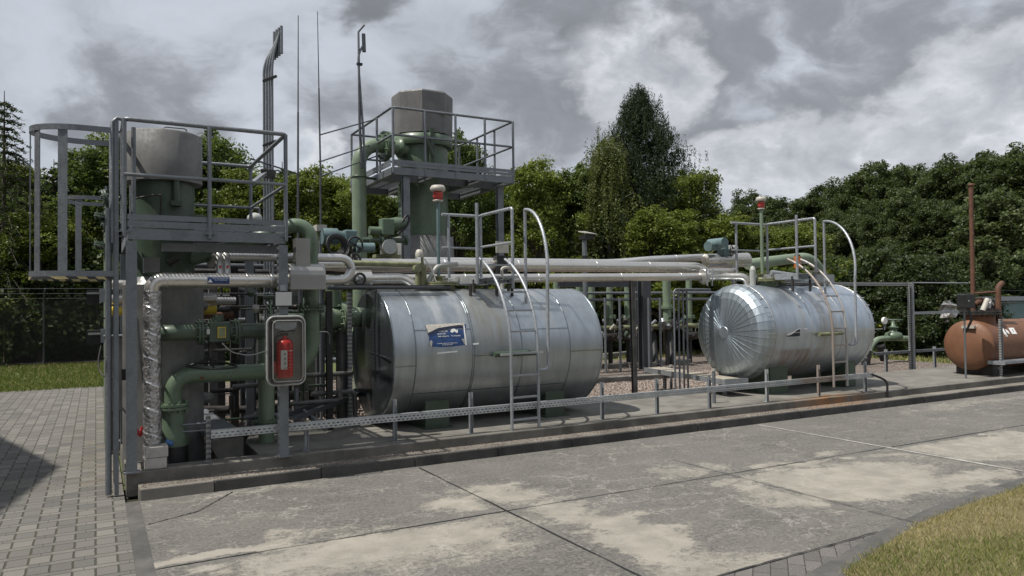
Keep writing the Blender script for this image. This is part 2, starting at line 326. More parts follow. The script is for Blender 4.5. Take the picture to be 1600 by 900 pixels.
def m_conc(name, a, bb, rust=False, wet=(.08, .075, .07), k=.6, sc=3.):
    m, t, b = newmat(name); p = pos(t); s = t.new('ShaderNodeSeparateXYZ', {0: p})
    c = t.mix(t.mr(t.noise(p, sc, 7, .65), .3, .7), a, bb)
    c = t.mix(t.mr(t.noise(t.vm('MULTIPLY', p, (1, 1, .5)), 1.3, 6, .65), .48, .66, 0, k), c, wet)
    fine = t.noise(p, 90, 3, .7); c = t.mix(t.m('MULTIPLY', t.mr(fine, .56, .72), .4), c, tuple(min(1, x * 1.6) for x in bb))
    if rust:
        cx = P(1260, 628, z=.1).x
        q = t.m('ABSOLUTE', t.m('SUBTRACT', t.m('ADD', s.outputs[0], t.m('MULTIPLY', t.noise(p, 3, 6, .7), .9)), cx + .55))
        kk = t.m('MULTIPLY', t.mr(q, .15, 1.1, 1, 0), t.mr(t.noise(t.vm('MULTIPLY', p, (1, 2, 1)), 4, 6, .7), .35, .6))
        c = t.mix(t.m('MULTIPLY', kk, .75), c, (.26, .13, .05))
    setc(t, b.inputs['Base Color'], c); b.inputs['Roughness'].default_value = .85
    bump(t, b, t.m('ADD', fine, t.noise(p, 18, 5, .6)), .006, .6); return m
M['kerb'] = m_conc('road_kerb', (.045, .044, .042), (.095, .09, .083), wet=(.028, .027, .026), k=.75)
M['kerb_lt'] = m_conc('kerb_pale', (.17, .155, .135), (.24, .22, .19), wet=(.10, .09, .08), k=.5)
M['tread'] = m_conc('gravelly_tread', (.12, .11, .093), (.22, .20, .17), rust=True, wet=(.08, .073, .063), k=.6)
M['plinth'] = m_conc('plinth_concrete', (.105, .098, .085), (.18, .17, .15), rust=True, wet=(.055, .05, .044), k=.7)
M['pad'] = m_conc('pad_concrete', (.13, .123, .108), (.20, .19, .168), wet=(.075, .07, .062), k=.5)
M['gutter'] = m_conc('gutter_strip', (.060, .058, .055), (.115, .11, .102), wet=(.04, .039, .038), k=.5)
def m_gravel():
    m, t, b = newmat('pink_gravel'); p = pos(t)
    v = t.new('ShaderNodeTexVoronoi', {'Vector': p, 'Scale': 34.0}); g = t.new('ShaderNodeSeparateColor', {0: v.outputs['Color']})
    c = t.ramp(g.outputs[0], [(0, (.08, .06, .05)), (.35, (.17, .13, .107)), (.65, (.27, .215, .18)), (1, (.40, .355, .315))])
    c = t.mix(t.mr(v.outputs['Distance'], .35, .75, 0, .75), c, (.04, .032, .026))
    c = t.mix(t.mr(t.noise(p, 1.2, 5, .6), .5, .7, 0, .5), c, (.09, .075, .055))
    setc(t, b.inputs['Base Color'], c); b.inputs['Roughness'].default_value = .85; bump(t, b, t.m('SUBTRACT', 1., v.outputs['Distance']), .03, 1.); return m
M['gravel'] = m_gravel()
def m_soil(name, cols, sc=4.):
    m, t, b = newmat(name); p = pos(t)
    c = t.mix(t.mr(t.noise(p, sc, 8, .7), .3, .7), cols[0], cols[1]); c = t.mix(t.mr(t.noise(p, sc * 12, 6, .7), .4, .7, 0, .7), c, cols[2])
    setc(t, b.inputs['Base Color'], c); b.inputs['Roughness'].default_value = .95; bump(t, b, t.noise(p, sc * 10, 6, .7), .05, 1.); return m
M['soil'] = m_soil('soil_and_litter', ((.035, .04, .02), (.06, .055, .032), (.085, .07, .045)))
M['lawn'] = m_soil('lawn_turf', ((.07, .10, .025), (.10, .13, .04), (.14, .14, .055)), 1.5)
M['mulch'] = m_soil('dead_leaf_litter', ((.07, .05, .035), (.13, .095, .065), (.20, .155, .11)), 3.)
M['dryturf'] = m_soil('dry_turf', ((.24, .195, .10), (.34, .28, .16), (.15, .14, .06)), 3.)
def m_pavers():
    m, t, b = newmat('block_paving'); p = pos(t); s = t.new('ShaderNodeSeparateXYZ', {0: p}); X, Y = s.outputs[0], s.outputs[1]
    nz = t.new('ShaderNodeSeparateColor', {0: t.new('ShaderNodeTexNoise', {'Vector': p, 'Scale': 14.0, 'Detail': 3.0}).outputs['Color']})
    Xw = t.m('ADD', X, t.m('MULTIPLY', t.m('SUBTRACT', nz.outputs[0], .5), .012)); Yw = t.m('ADD', Y, t.m('MULTIPLY', t.m('SUBTRACT', nz.outputs[1], .5), .012))
    per = .235; v = t.m('DIVIDE', Yw, per); row = t.m('FLOOR', v); fv = t.m('FRACT', v)
    nar = t.m('LESS_THAN', fv, .30)
    pu = .132
    u = t.m('DIVIDE', Xw, pu); uw = t.m('FRACT', u); un = t.m('FRACT', t.m('MULTIPLY', t.m('ADD', u, .5), .5))
    dw = t.m('MULTIPLY', t.m('MINIMUM', uw, t.m('SUBTRACT', 1, uw)), pu); dn = t.m('MULTIPLY', t.m('MINIMUM', un, t.m('SUBTRACT', 1, un)), pu * 2)
    jw = t.m('MULTIPLY', t.mr(dw, .004, .009, 1, 0), t.m('SUBTRACT', 1, nar)); jn = t.m('MULTIPLY', t.mr(dn, .0015, .004, .45, 0), nar)
    e1 = t.m('MULTIPLY', t.m('MINIMUM', fv, t.m('SUBTRACT', 1, fv)), per); e2 = t.m('MULTIPLY', t.m('ABSOLUTE', t.m('SUBTRACT', fv, .30)), per)
    jh = t.mr(t.m('MINIMUM', e1, e2), .002, .0065, .9, 0)
    jt = t.m('MAXIMUM', t.m('MAXIMUM', jw, jn), jh)
    idv = t.new('ShaderNodeCombineXYZ', {0: t.m('FLOOR', t.m('ADD', u, t.m('MULTIPLY', nar, 77.))), 1: row, 2: 0.})
    rnd = t.new('ShaderNodeTexWhiteNoise', {0: idv.outputs[0]}).outputs['Value']
    c = t.mix(rnd, (.088, .086, .082), (.178, .169, .152)); c = t.mix(t.mr(t.noise(p, 1.1, 6, .65), .35, .7, 0, .5), c, (.13, .12, .105))
    fine = t.noise(p, 110, 3, .7); c = t.mix(t.m('MULTIPLY', t.mr(fine, .55, .72), .5), c, (.29, .275, .245)); c = t.mix(t.mr(fine, .45, .3, 0, .4), c, (.08, .075, .07))
    c = t.mix(t.m('MULTIPLY', jt, .92), c, t.mix(t.noise(p, 3, 4, .6), (.022, .02, .016), (.055, .06, .028)))
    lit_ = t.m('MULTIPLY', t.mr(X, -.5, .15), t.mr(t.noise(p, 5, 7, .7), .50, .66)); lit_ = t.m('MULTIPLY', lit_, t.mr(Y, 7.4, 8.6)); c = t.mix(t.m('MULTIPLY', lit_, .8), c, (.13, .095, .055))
    setc(t, b.inputs['Base Color'], c); b.inputs['Roughness'].default_value = .9
    bump(t, b, t.m('SUBTRACT', t.m('MULTIPLY', fine, .25), jt), .008, .8); return m
M['pavers'] = m_pavers()
def m_bricks():
    m, t, b = newmat('brick_paving_wedge'); p = pos(t)
    n = t.new('ShaderNodeTexBrick', {'Vector': t.new('ShaderNodeMapping', {'Vector': p, 'Rotation': (0, 0, R(-42))}).outputs[0], 'Scale': 1.0, 'Brick Width': .21, 'Row Height': .105, 'Mortar Size': .0035, 'Color1': (.085, .08, .075, 1), 'Color2': (.13, .12, .112, 1), 'Mortar': (.04, .037, .032, 1)}, offset=.5)
    fine = t.noise(p, 110, 3, .7); c = t.mix(t.m('MULTIPLY', t.mr(fine, .55, .72), .5), n.outputs['Color'], (.34, .32, .29)); setc(t, b.inputs['Base Color'], c); b.inputs['Roughness'].default_value = .9
    bump(t, b, t.m('SUBTRACT', t.m('MULTIPLY', fine, .3), n.outputs['Fac']), .008, .8); return m
M['bricks'] = m_bricks()
def m_leaf(name, a, bb, c3, transl=.35, rough=.45):
    m, t, b = newmat(name); g = t.new('ShaderNodeNewGeometry'); oi = t.new('ShaderNodeObjectInfo').outputs['Random']
    r = g.outputs['Random Per Island']; c = t.ramp(r, [(0, a), (.55, bb), (1, c3)])
    c = t.mix(t.mr(t.noise(g.outputs['Position'], .55, 4, .6), .3, .7, 0, .6), c, a)
    c = t.mix(t.m('MULTIPLY', oi, .25), c, tuple(x * .6 for x in a))
    setc(t, b.inputs['Base Color'], c); b.inputs['Roughness'].default_value = rough; b.inputs['Specular IOR Level'].default_value = .22
    tl = t.new('ShaderNodeBsdfTranslucent', {'Color': t.mix(.5, c, (.18, .26, .03))}).outputs[0]
    mx = t.new('ShaderNodeMixShader', {0: transl, 1: b.outputs[0], 2: tl}).outputs[0]
    t.l.new(mx, m.node_tree.nodes['Material Output'].inputs[0]); return m
M['leaf_bright'] = m_leaf('leaf_bright', (.09, .12, .022), (.175, .21, .036), (.26, .28, .07))
M['leaf_mid'] = m_leaf('leaf_mid', (.050, .078, .022), (.085, .122, .032), (.14, .175, .058))
M['leaf_dark'] = m_leaf('leaf_dark', (.034, .050, .018), (.058, .080, .028), (.12, .145, .065), .25, .5)
M['leaf_pale'] = m_leaf('leaf_pale', (.05, .07, .03), (.085, .11, .045), (.17, .19, .09), .3)
M['needle'] = m_leaf('needles', (.013, .024, .012), (.024, .040, .017), (.045, .065, .026), .1, .6)
M['larch'] = m_leaf('larch_needles', (.025, .04, .018), (.04, .06, .025), (.07, .09, .035), .2, .6)
M['birch'] = m_leaf('birch_leaf', (.085, .10, .032), (.125, .14, .046), (.19, .20, .08), .3)
M['bushleaf'] = m_leaf('bush_leaf', (.020, .033, .013), (.034, .050, .018), (.10, .125, .05), .2, .5)
M['grass'] = m_leaf('lawn_blades', (.08, .12, .02), (.12, .16, .035), (.20, .21, .07), .3, .6)
M['drygrass'] = m_leaf('dry_grass_blades', (.26, .23, .09), (.44, .37, .17), (.70, .60, .36), .3, .7)
M['greengrass'] = m_leaf('green_grass_blades', (.15, .19, .05), (.26, .28, .09), (.42, .40, .18), .3, .7)

# ------------------------------------------------------------------ mesh builder
class MB:
    def __init__(s): s.v = []; s.f = []; s.sm = []
    def add(s, vs, fs, smooth=False):
        n = len(s.v); s.v += [tuple(x) for x in vs]; s.f += [tuple(i + n for i in f) for f in fs]; s.sm += [smooth] * len(fs); return s
    def box(s, x0, x1, y0, y1, z0, z1):
        return s.add([(x, y, z) for z in (z0, z1) for y in (y0, y1) for x in (x0, x1)],
                     [(0, 2, 3, 1), (4, 5, 7, 6), (0, 1, 5, 4), (2, 6, 7, 3), (0, 4, 6, 2), (1, 3, 7, 5)])
    def beam(s, p0, p1, w_, h, up=(0, 0, 1)):
        p0, p1 = Vector(p0), Vector(p1); d = (p1 - p0).normalized(); u = Vector(up)
        if abs(d.dot(u)) > .99: u = Vector((0, 1, 0))
        a = d.cross(u).normalized() * w_ / 2; b = a.cross(d).normalized() * h / 2
        return s.add([q + i * a + j * b for q in (p0, p1) for i, j in ((-1, -1), (1, -1), (1, 1), (-1, 1))],
                     [(0, 1, 2, 3), (4, 7, 6, 5), (0, 4, 5, 1), (1, 5, 6, 2), (2, 6, 7, 3), (3, 7, 4, 0)])
    def ubeam(s, p0, p1, w_, h, th=.008, open_dir=(0, 0, 1)):
        """channel: web plus two flanges"""
        p0, p1 = Vector(p0), Vector(p1); o = Vector(open_dir).normalized(); d = (p1 - p0).normalized(); a = d.cross(o).normalized()
        s.beam(p0, p1, w_, th, o)
        for k in (-1, 1):
            c = a * k * (w_ - th) / 2 + o * (h + th) / 2
            s.beam(p0 + c, p1 + c, th, h - .001, o)
        return s
    def hbeam(s, p0, p1, w_, h, th=.012, up=(0, 1, 0)):
        p0, p1 = Vector(p0), Vector(p1); u = Vector(up).normalized()
        s.beam(p0, p1, th, h - 2 * th - .001, u)
        for k in (-1, 1):
            c = u * k * (h - th) / 2; s.beam(p0 + c, p1 + c, w_, th, u)
        return s
    def tube(s, pts, r, n=10, caps=True, radii=None, closed=False):
        pts = [Vector(p) for p in pts]; m = len(pts); rs = radii or [r] * m
        tan = []
        for i in range(m):
            if closed: tan.append((pts[(i + 1) % m] - pts[i - 1]).normalized())
            else: tan.append((pts[min(i + 1, m - 1)] - pts[max(i - 1, 0)]).normalized())
        u = Vector((0, 0, 1)) if abs(tan[0].z) < .9 else Vector((1, 0, 0))
        u = (u - u.dot(tan[0]) * tan[0]).normalized(); vs = []
        for i in range(m):
            u = (u - u.dot(tan[i]) * tan[i]).normalized(); b = tan[i].cross(u)
            vs += [pts[i] + rs[i] * (math.cos(2 * math.pi * k / n) * u + math.sin(2 * math.pi * k / n) * b) for k in range(n)]
        fs = []
        for i in range(m if closed else m - 1):
            j = (i + 1) % m
            fs += [(i * n + k, i * n + (k + 1) % n, j * n + (k + 1) % n, j * n + k) for k in range(n)]
        s.add(vs, fs, True)
        if caps and not closed:
            s.add(vs[:n], [tuple(range(n - 1, -1, -1))]); s.add(vs[-n:], [tuple(range(n))])
        return s
    def cyl(s, p0, p1, r, n=16, r1=None): return s.tube([p0, p1], r, n, True, [r, r1 if r1 is not None else r])
    def pipe(s, pts, r, bend=.1, n=14, seg=7, caps=True): return s.tube(fillet(pts, bend, seg), r, n, caps)
    def ring(s, c, axis, Rr, r, n=24, k=8):
        a = Vector(axis).normalized(); u = a.orthogonal().normalized(); b = a.cross(u)
        return s.tube([Vector(c) + Rr * (math.cos(2 * math.pi * i / n) * u + math.sin(2 * math.pi * i / n) * b) for i in range(n)], r, k, False, closed=True)
    def lathe(s, prof, c, axis=(0, 0, 1), n=32, smooth=True, phase=0.):
        a = Vector(axis).normalized(); u = Vector((0, 0, 1)) if abs(a.z) < .9 else Vector((1, 0, 0)); u = (u - u.dot(a) * a).normalized(); b = a.cross(u); c = Vector(c)
        vs = [c + a * h + r * (math.cos(2 * math.pi * k / n + phase) * u + math.sin(2 * math.pi * k / n + phase) * b) for r, h in prof for k in range(n)]
        fs = [(i * n + k, i * n + (k + 1) % n, (i + 1) * n + (k + 1) % n, (i + 1) * n + k) for i in range(len(prof) - 1) for k in range(n)]
        s.add(vs, fs, smooth)
        s.add(vs[:n], [tuple(range(n - 1, -1, -1))]); s.add(vs[-n:], [tuple(range(n))]); return s
    def flange(s, c, axis, r, th=.03, bolts=8, n=24, br=.010, gap=.004):
        a = Vector(axis).normalized(); c = Vector(c); u = a.orthogonal().normalized(); b = a.cross(u)
        s.cyl(c - a * (th + gap), c - a * gap, r, n); s.cyl(c + a * gap, c + a * (th + gap), r, n); s.cyl(c - a * gap * 1.2, c + a * gap * 1.2, r * .8, n)
        for k in range(bolts):
            q = c + (r * .84) * (math.cos(2 * math.pi * (k + .5) / bolts) * u + math.sin(2 * math.pi * (k + .5) / bolts) * b)
            s.cyl(q - a * (th * 2.0 + gap), q + a * (th * 2.0 + gap), br, 6)
        return s
    def wheel(s, c, axis, Rr, r=.008, spokes=4, hub=.02):
        a = Vector(axis).normalized(); u = a.orthogonal().normalized(); b = a.cross(u); c = Vector(c); s.ring(c, a, Rr, r)
        for k in range(spokes):
            d = math.cos(2 * math.pi * k / spokes + .3) * u + math.sin(2 * math.pi * k / spokes + .3) * b; s.tube([c, c + d * Rr], r * .8, 6)
        s.cyl(c - a * hub, c + a * hub, hub, 10); return s
    def prism(s, outline, vec):
        vec = Vector(vec); n = len(outline); a = [Vector(p) for p in outline]; b = [p + vec for p in a]
        s.add(a + b, [tuple(range(n - 1, -1, -1)), tuple(range(n, 2 * n))] + [(i, (i + 1) % n, n + (i + 1) % n, n + i) for i in range(n)]); return s
    def build(s, name, mat, parent=None, bevel=0., solid=True):
        me = bpy.data.meshes.new(name); off = origin_of(parent) if parent else Vector((0, 0, 0))
        me.from_pydata([(v[0] - off.x, v[1] - off.y, v[2] - off.z) for v in s.v], [], s.f)
        me.polygons.foreach_set('use_smooth', s.sm); me.materials.append(M[mat] if isinstance(mat, str) else mat)
        me.update(); o = bpy.data.objects.new(name, me); C.objects.link(o)
        if parent: o.parent = parent
        if bevel:
            bv = o.modifiers.new('bevel', 'BEVEL'); bv.width = bevel; bv.segments = 2; bv.limit_method = 'ANGLE'; bv.angle_limit = R(50)
        return o
def origin_of(o):
    v = Vector((0, 0, 0))
    while o: v += o.location; o = o.parent
    return v
def fillet(pts, bend, seg=7):
    pts = [Vector(p) for p in pts]; out = [pts[0]]
    for i in range(1, len(pts) - 1):
        a, p, c = pts[i - 1], pts[i], pts[i + 1]; d0 = (a - p); d1 = (c - p); l = min(bend, d0.length * .49, d1.length * .49)
        # l = tangent length; quadratic curve close to an arc
        q0 = p + d0.normalized() * l; q1 = p + d1.normalized() * l; k = .55
        c0 = q0.lerp(p, k); c1 = q1.lerp(p, k)
        for j in range(seg + 1):
            t_ = j / seg; out.append(q0 * (1 - t_) ** 3 + c0 * 3 * t_ * (1 - t_) ** 2 + c1 * 3 * t_ * t_ * (1 - t_) + q1 * t_ ** 3)
    out.append(pts[-1]); return out
def tag(o, label=None, cat=None, group=None, kind=None):
    if label: o['label'] = label
    if cat: o['category'] = cat
    if group: o['group'] = group
    if kind: o['kind'] = kind
    return o
def thing(name, label, cat, loc, group=None):
    o = bpy.data.objects.new(name, None); o.empty_display_size = .1; C.objects.link(o); o.location = loc; return tag(o, label, cat, group)
def struct(name, mb, mat): o = mb.build(name, mat); o['kind'] = 'structure'; return o
def sheet(pts, z): return MB().add([(p[0], p[1], z) for p in pts], [tuple(range(len(pts)))])
def text(s_, name, mat, parent, loc, size, xdir=(1, 0, 0), up=(0, 0, 1), ext=.0006):
    cu = bpy.data.curves.new(name, 'FONT'); cu.body = s_; cu.size = size; cu.extrude = ext; cu.align_x = 'CENTER'; cu.align_y = 'CENTER'
    t_ = bpy.data.objects.new('tmp', cu); C.objects.link(t_); bpy.context.view_layer.update()
    me = bpy.data.meshes.new_from_object(t_.evaluated_get(bpy.context.evaluated_depsgraph_get())); bpy.data.objects.remove(t_)
    o = bpy.data.objects.new(name, me); C.objects.link(o); me.materials.clear(); me.materials.append(M[mat])
    x = Vector(xdir).normalized(); u = Vector(up); z = x.cross(u).normalized(); u = z.cross(x)
    mt = Matrix((x, u, z)).transposed().to_4x4(); mt.translation = Vector(loc) - origin_of(parent); o.parent = parent; o.matrix_local = mt; return o

# ------------------------------------------------------------------ the setting
YK, YP, ZP = 7.38, 7.66, .205
struct('ground', sheet([(-400, -400), (500, -400), (500, 600), (-400, 600)], -.04), 'soil')
struct('lawn', sheet([(-40, 8), (23.5, 8), (23.5, 30), (-40, 30)], -.02), 'lawn')
struct('leaf_litter', sheet([(-40, 26.5), (26, 26.5), (26, 40), (-40, 40)], -.014), 'mulch')
struct('leaf_litter_right', sheet([(20.8, 4), (24, 4), (30, 26.4), (21.5, 26.4)], -.010), 'mulch')
struct('pavement', sheet([(-14, -4), (.225, -4), (.225, 18.9), (-14, 18.2)], 0), 'pavers')
struct('gutter', sheet([(.225, -4), (.335, -4), (.335, YK), (.225, YK)], .004), 'gutter')
struct('yard', sheet([(.335, -4), (80, -4), (80, YK + .02), (.335, YK + .02)], 0), 'yard')
struct('gravel_bed', sheet([(.30, 7.9), (19.3, 7.9), (19.3, 17.6), (.30, 17.6)], .03), 'gravel')
j = MB()
def line(mb, x0, y0, x1, y1, w_, z):
    d = Vector((x1 - x0, y1 - y0, 0)).normalized(); n = Vector((-d.y, d.x, 0)) * w_ / 2; N = 40; rr = random.Random(int(x0 * 100 + y0 * 10))
    vs = []
    for i in range(N + 1):
        t_ = i / N; c = Vector((x0 + (x1 - x0) * t_, y0 + (y1 - y0) * t_, z)); k = 1 + rr.uniform(-.45, .45); o = n.normalized() * rr.uniform(-.003, .003)
        vs += [c - n * k + o, c + n * k + o]
    mb.add(vs, [(2 * i, 2 * i + 2, 2 * i + 3, 2 * i + 1) for i in range(N)])
line(j, .34, 5.405, 7.9, 5.40, .010, .004); line(j, 8.0, 5.39, 40, 5.3, .014, .004); line(j, 2.945, -2, 2.945, 7.3, .011, .008); line(j, 5.42, 3.4, 5.42, 6.2, .008, .008)
line(j, .36, 6.55, .75, 6.75, .012, .004); line(j, .75, 6.75, 1.1, 7.28, .010, .006)
struct('slab_joint', j, M['black'])
j = MB(); line(j, 7.93, -2, 7.93, 7.3, .040, .005); line(j, 12.9, -2, 12.9, 7.3, .03, .005); struct('pale_slab_joint', j, 'palejoint')
kb, kl = MB(), MB(); x = .335; i = 0
while x < 60:
    l = .99 if i else .62; dy = random.uniform(-.004, .004); (kl if i == 0 else kb).box(x + .002, x + l - .002, YK + dy, YK + .035, -.02, .108 + random.uniform(-.003, .003)); x += l; i += 1
for nm, mb, mt in (('kerb', kb, 'kerb'), ('kerb_end', kl, 'kerb_lt')):
    o = mb.build(nm, mt, None, bevel=.012); o['kind'] = 'structure'
struct('kerb_tread', MB().box(.335, 60, YK + .037, YP, -.02, .100), 'tread')
o = MB().box(.245, 60, YP, YP + .24, -.02, ZP).build('plinth', 'plinth', None, bevel=.012); o['kind'] = 'structure'
o = MB().box(.245, .40, YP + .242, 12.0, -.02, ZP - .02).build('plinth_side', 'plinth', None, bevel=.012); o['kind'] = 'structure'
struct('tank_pad', MB().box(1.45, 19.2, YP + .242, 9.75, -.02, ZP - .006), 'pad')
struct('pipe_pit_slab', MB().box(.402, 1.448, YP + .242, 8.15, -.02, .10), 'plinth')
# grass corner on the right with its flush kerb strip and paved wedge
gp = [P(1318, 900, z=0), P(1365, 868, z=0), P(1440, 821, z=0), P(1520, 790, z=0), P(1600, 764, z=0)]
gp = [(2.9, -3), (3.1, .6), (3.45, 2.2)] + [(p.x, p.y) for p in gp] + [(9.5, 3.95), (14, 4.2), (40, 4.2), (40, -3)]
st = [P(1258, 900, z=0), P(1318, 866, z=0), P(1372, 833, z=0), P(1450, 796, z=0), P(1530, 768, z=0), P(1600, 748, z=0)]
st = [(2.75, -3), (2.9, .6), (3.2, 2.35)] + [(p.x, p.y) for p in st] + [(9.5, 4.12), (14, 4.36), (40, 4.36), (40, -3)]
struct('edging_strip', sheet(st, .008), 'gutter')
wd = [P(1118, 902, z=0), P(1372, 833, z=0)]
struct('paved_wedge', sheet([(wd[0].x - 1.5, wd[0].y - .06), (wd[0].x, wd[0].y), (wd[1].x, wd[1].y), (st[5][0], st[5][1]), (st[4][0], st[4][1]), (st[3][0], st[3][1]), (3.2, 2.35), (2.9, .6), (1.2, .6)], .004), 'bricks')
j = MB(); line(j, wd[0].x - 1.5, wd[0].y - .05, wd[1].x, wd[1].y, .014, .012); struct('wedge_joint', j, 'black')
struct('grass_corner', sheet(gp, .022), 'dryturf')

def inpoly(px, py, poly):
    ins = np.zeros(len(px), bool); n = len(poly)
    for i in range(n):
        x0, y0 = poly[i]; x1, y1 = poly[i - 1]
        c = ((y0 > py) != (y1 > py)) & (px < (x1 - x0) * (py - y0) / (y1 - y0 + 1e-12) + x0); ins ^= c
    return ins
def mesh_np(name, verts, faces, mats, parent=None, matidx=None):
    me = bpy.data.meshes.new(name); nv, nf, k = len(verts), len(faces), faces.shape[1]
    me.vertices.add(nv); me.vertices.foreach_set('co', verts.astype(np.float32).ravel())
    me.loops.add(nf * k); me.loops.foreach_set('vertex_index', faces.astype(np.int32).ravel())
    me.polygons.add(nf); me.polygons.foreach_set('loop_start', np.arange(nf, dtype=np.int32) * k)
    for m_ in mats: me.materials.append(M[m_])
    if matidx is not None: me.polygons.foreach_set('material_index', matidx.astype(np.int32))
    me.update(calc_edges=True); me.validate()
    o = bpy.data.objects.new(name, me); C.objects.link(o)
    if parent: o.parent = parent
    return o
def blades(name, pts, h, w_, mats, matidx, lean=.6, z0=0.):
    n = len(pts); a = rng.uniform(0, 2 * np.pi, n); hh = h * rng.uniform(.35, 1.35, n); ln = lean * rng.uniform(.1, 1, n) * hh; b = rng.uniform(0, 2 * np.pi, n)
    base = np.c_[pts, np.full(n, z0)]; s_ = np.c_[np.cos(a), np.sin(a), np.zeros(n)] * (w_ / 2); l = np.c_[np.cos(b) * ln, np.sin(b) * ln, np.zeros(n)]
    v = np.stack([base - s_, base + s_, base + l * .45 + np.c_[np.zeros((n, 2)), hh * .6] + s_ * .7, base + l + np.c_[np.zeros((n, 2)), hh]], 1).reshape(-1, 3)
    f = np.arange(n * 4).reshape(n, 4); o = mesh_np(name, v, f, mats, matidx=matidx); o['kind'] = 'stuff'; return o
n = 190000
q = np.c_[rng.uniform(3.2, 11, n), rng.uniform(1.4, 4.4, n)]
gpoly = [(a, b) for a, b in gp]; q = q[inpoly(q[:, 0], q[:, 1], gpoly)]
fld = np.sin(q[:, 0] * 1.7 + 1.3 * np.sin(q[:, 1] * 2.1)) + .8 * np.sin(q[:, 1] * 3.3 + q[:, 0]) + rng.normal(0, .8, len(q)) + (q[:, 0] - 4.8) * .35 + (3.1 - q[:, 1]) * .9
q = q + rng.normal(0, .012, q.shape) * (rng.random((len(q), 1)) > .6)
q = np.r_[q, q[(np.abs(q[:, 1] - np.interp(q[:, 0], [p_[0] for p_ in gp[2:9]], [p_[1] for p_ in gp[2:9]])) < .06)] + rng.normal(0, .035, (int((np.abs(q[:, 1] - np.interp(q[:, 0], [p_[0] for p_ in gp[2:9]], [p_[1] for p_ in gp[2:9]])) < .06).sum()), 2))]; fld = np.r_[fld, np.zeros(len(q) - len(fld))]
o = blades('grass', q, .024 + .016 * (fld > 1.35), .0036, ['drygrass', 'greengrass'], (fld > 1.35).astype(int), .9, .02)
tag(o, 'short half dried grass on the corner beside the concrete yard', 'grass')
n = 70000
q = np.c_[rng.uniform(-9, 2, n), 18.6 + rng.uniform(0, 1, n) ** 1.2 * 9]
o = blades('lawn_grass', q, .07, .014, ['grass', 'drygrass'], (rng.random(n) > .8).astype(int), .7, -.02); tag(o, 'mown green lawn beyond the block paving', 'grass')
n = 26000
q = np.c_[rng.uniform(14, 23.4, n), rng.uniform(11, 24, n)]; k = (q[:, 0] > 19.3) | (q[:, 1] > 17.6); q = q[k]
o = blades('rough_grass', q, .10, .02, ['grass', 'drygrass'], (rng.random(len(q)) > .45).astype(int), .7, -.02); tag(o, 'rough yellowing grass between the gravel and the bushes', 'grass')
# loose gravel on the bed nearest the camera
def stones(name, n, x0, x1, y0, y1, z, s0, mat, label):
    base = np.array([[1, 0, 0], [-1, 0, 0], [0, 1, 0], [0, -1, 0], [0, 0, 1], [0, 0, -1]], float)
    fa = np.array([[0, 2, 4], [2, 1, 4], [1, 3, 4], [3, 0, 4], [2, 0, 5], [1, 2, 5], [3, 1, 5], [0, 3, 5]])
    s = s0 * rng.uniform(.5, 1.3, (n, 1, 1)) * rng.uniform(.6, 1.2, (n, 1, 3)); c = np.c_[rng.uniform(x0, x1, n), rng.uniform(y0, y1, n), np.full(n, z)]
    a = rng.uniform(0, 6.28, n); ca, sa = np.cos(a)[:, None], np.sin(a)[:, None]
    v = base[None] * s + rng.normal(0, s0 * .2, (n, 6, 3)); v = np.stack([v[..., 0] * ca - v[..., 1] * sa, v[..., 0] * sa + v[..., 1] * ca, v[..., 2] * .7], -1) + c[:, None]
    f = (fa[None] + (np.arange(n) * 6)[:, None, None]).reshape(-1, 3); o = mesh_np(name, v.reshape(-1, 3), f, [mat]); return tag(o, label, 'gravel', kind='stuff')
def m_stone():
    m, t, b = newmat('loose_stone'); r = t.new('ShaderNodeNewGeometry').outputs['Random Per Island']
    setc(t, b.inputs['Base Color'], t.ramp(r, [(0, (.07, .055, .047)), (.4, (.17, .13, .107)), (.75, (.28, .225, .19)), (1, (.40, .36, .32))])); b.inputs['Roughness'].default_value = .85; return m
M['stone'] = m_stone()
stones('gravel', 42000, 5.2, 13, 9.76, 13.5, .04, .022, 'stone', 'pinkish gravel around and behind the steel tanks')
stones('pit_gravel', 9000, .42, 4.2, 8.3, 12, .04, .022, 'stone', 'brownish gravel under the left pipework')
stones('kerb_grit', 5200, .36, 11, YK + .05, YP, .102, .0065, 'stone', 'fine grit lying on the kerb tread')

# ------------------------------------------------------------------ leaves and trees
def leafcloud(centers, radii, per, size, up=.5, droop=0., flat=1.0, seed=0):
    r = np.random.default_rng(seed); n = len(centers) * per
    c = np.repeat(centers, per, 0); rad = np.repeat(radii, per)[:, None]
    d = r.normal(size=(n, 3)); d /= np.linalg.norm(d, axis=1)[:, None]; d[:, 2] *= flat
    p = c + d * rad * (r.uniform(0, 1, (n, 1)) ** .45)
    p[:, 2] -= droop * np.linalg.norm(d[:, :2], axis=1) * rad[:, 0]
    nr = r.normal(size=(n, 3)) + np.array([0, 0, up * 2]) + d * .6; nr /= np.linalg.norm(nr, axis=1)[:, None]
    t = np.cross(nr, r.normal(size=(n, 3))); t /= np.linalg.norm(t, axis=1)[:, None]; b = np.cross(nr, t)
    s = size * r.uniform(.5, 1.55, (n, 1))
    v = np.stack([p - t * s * .5, p + b * s * .28 + nr * s * .06, p + t * s * .5, p - b * s * .28 + nr * s * .06], 1).reshape(-1, 3)
    return v, np.arange(n * 4).reshape(n, 4)
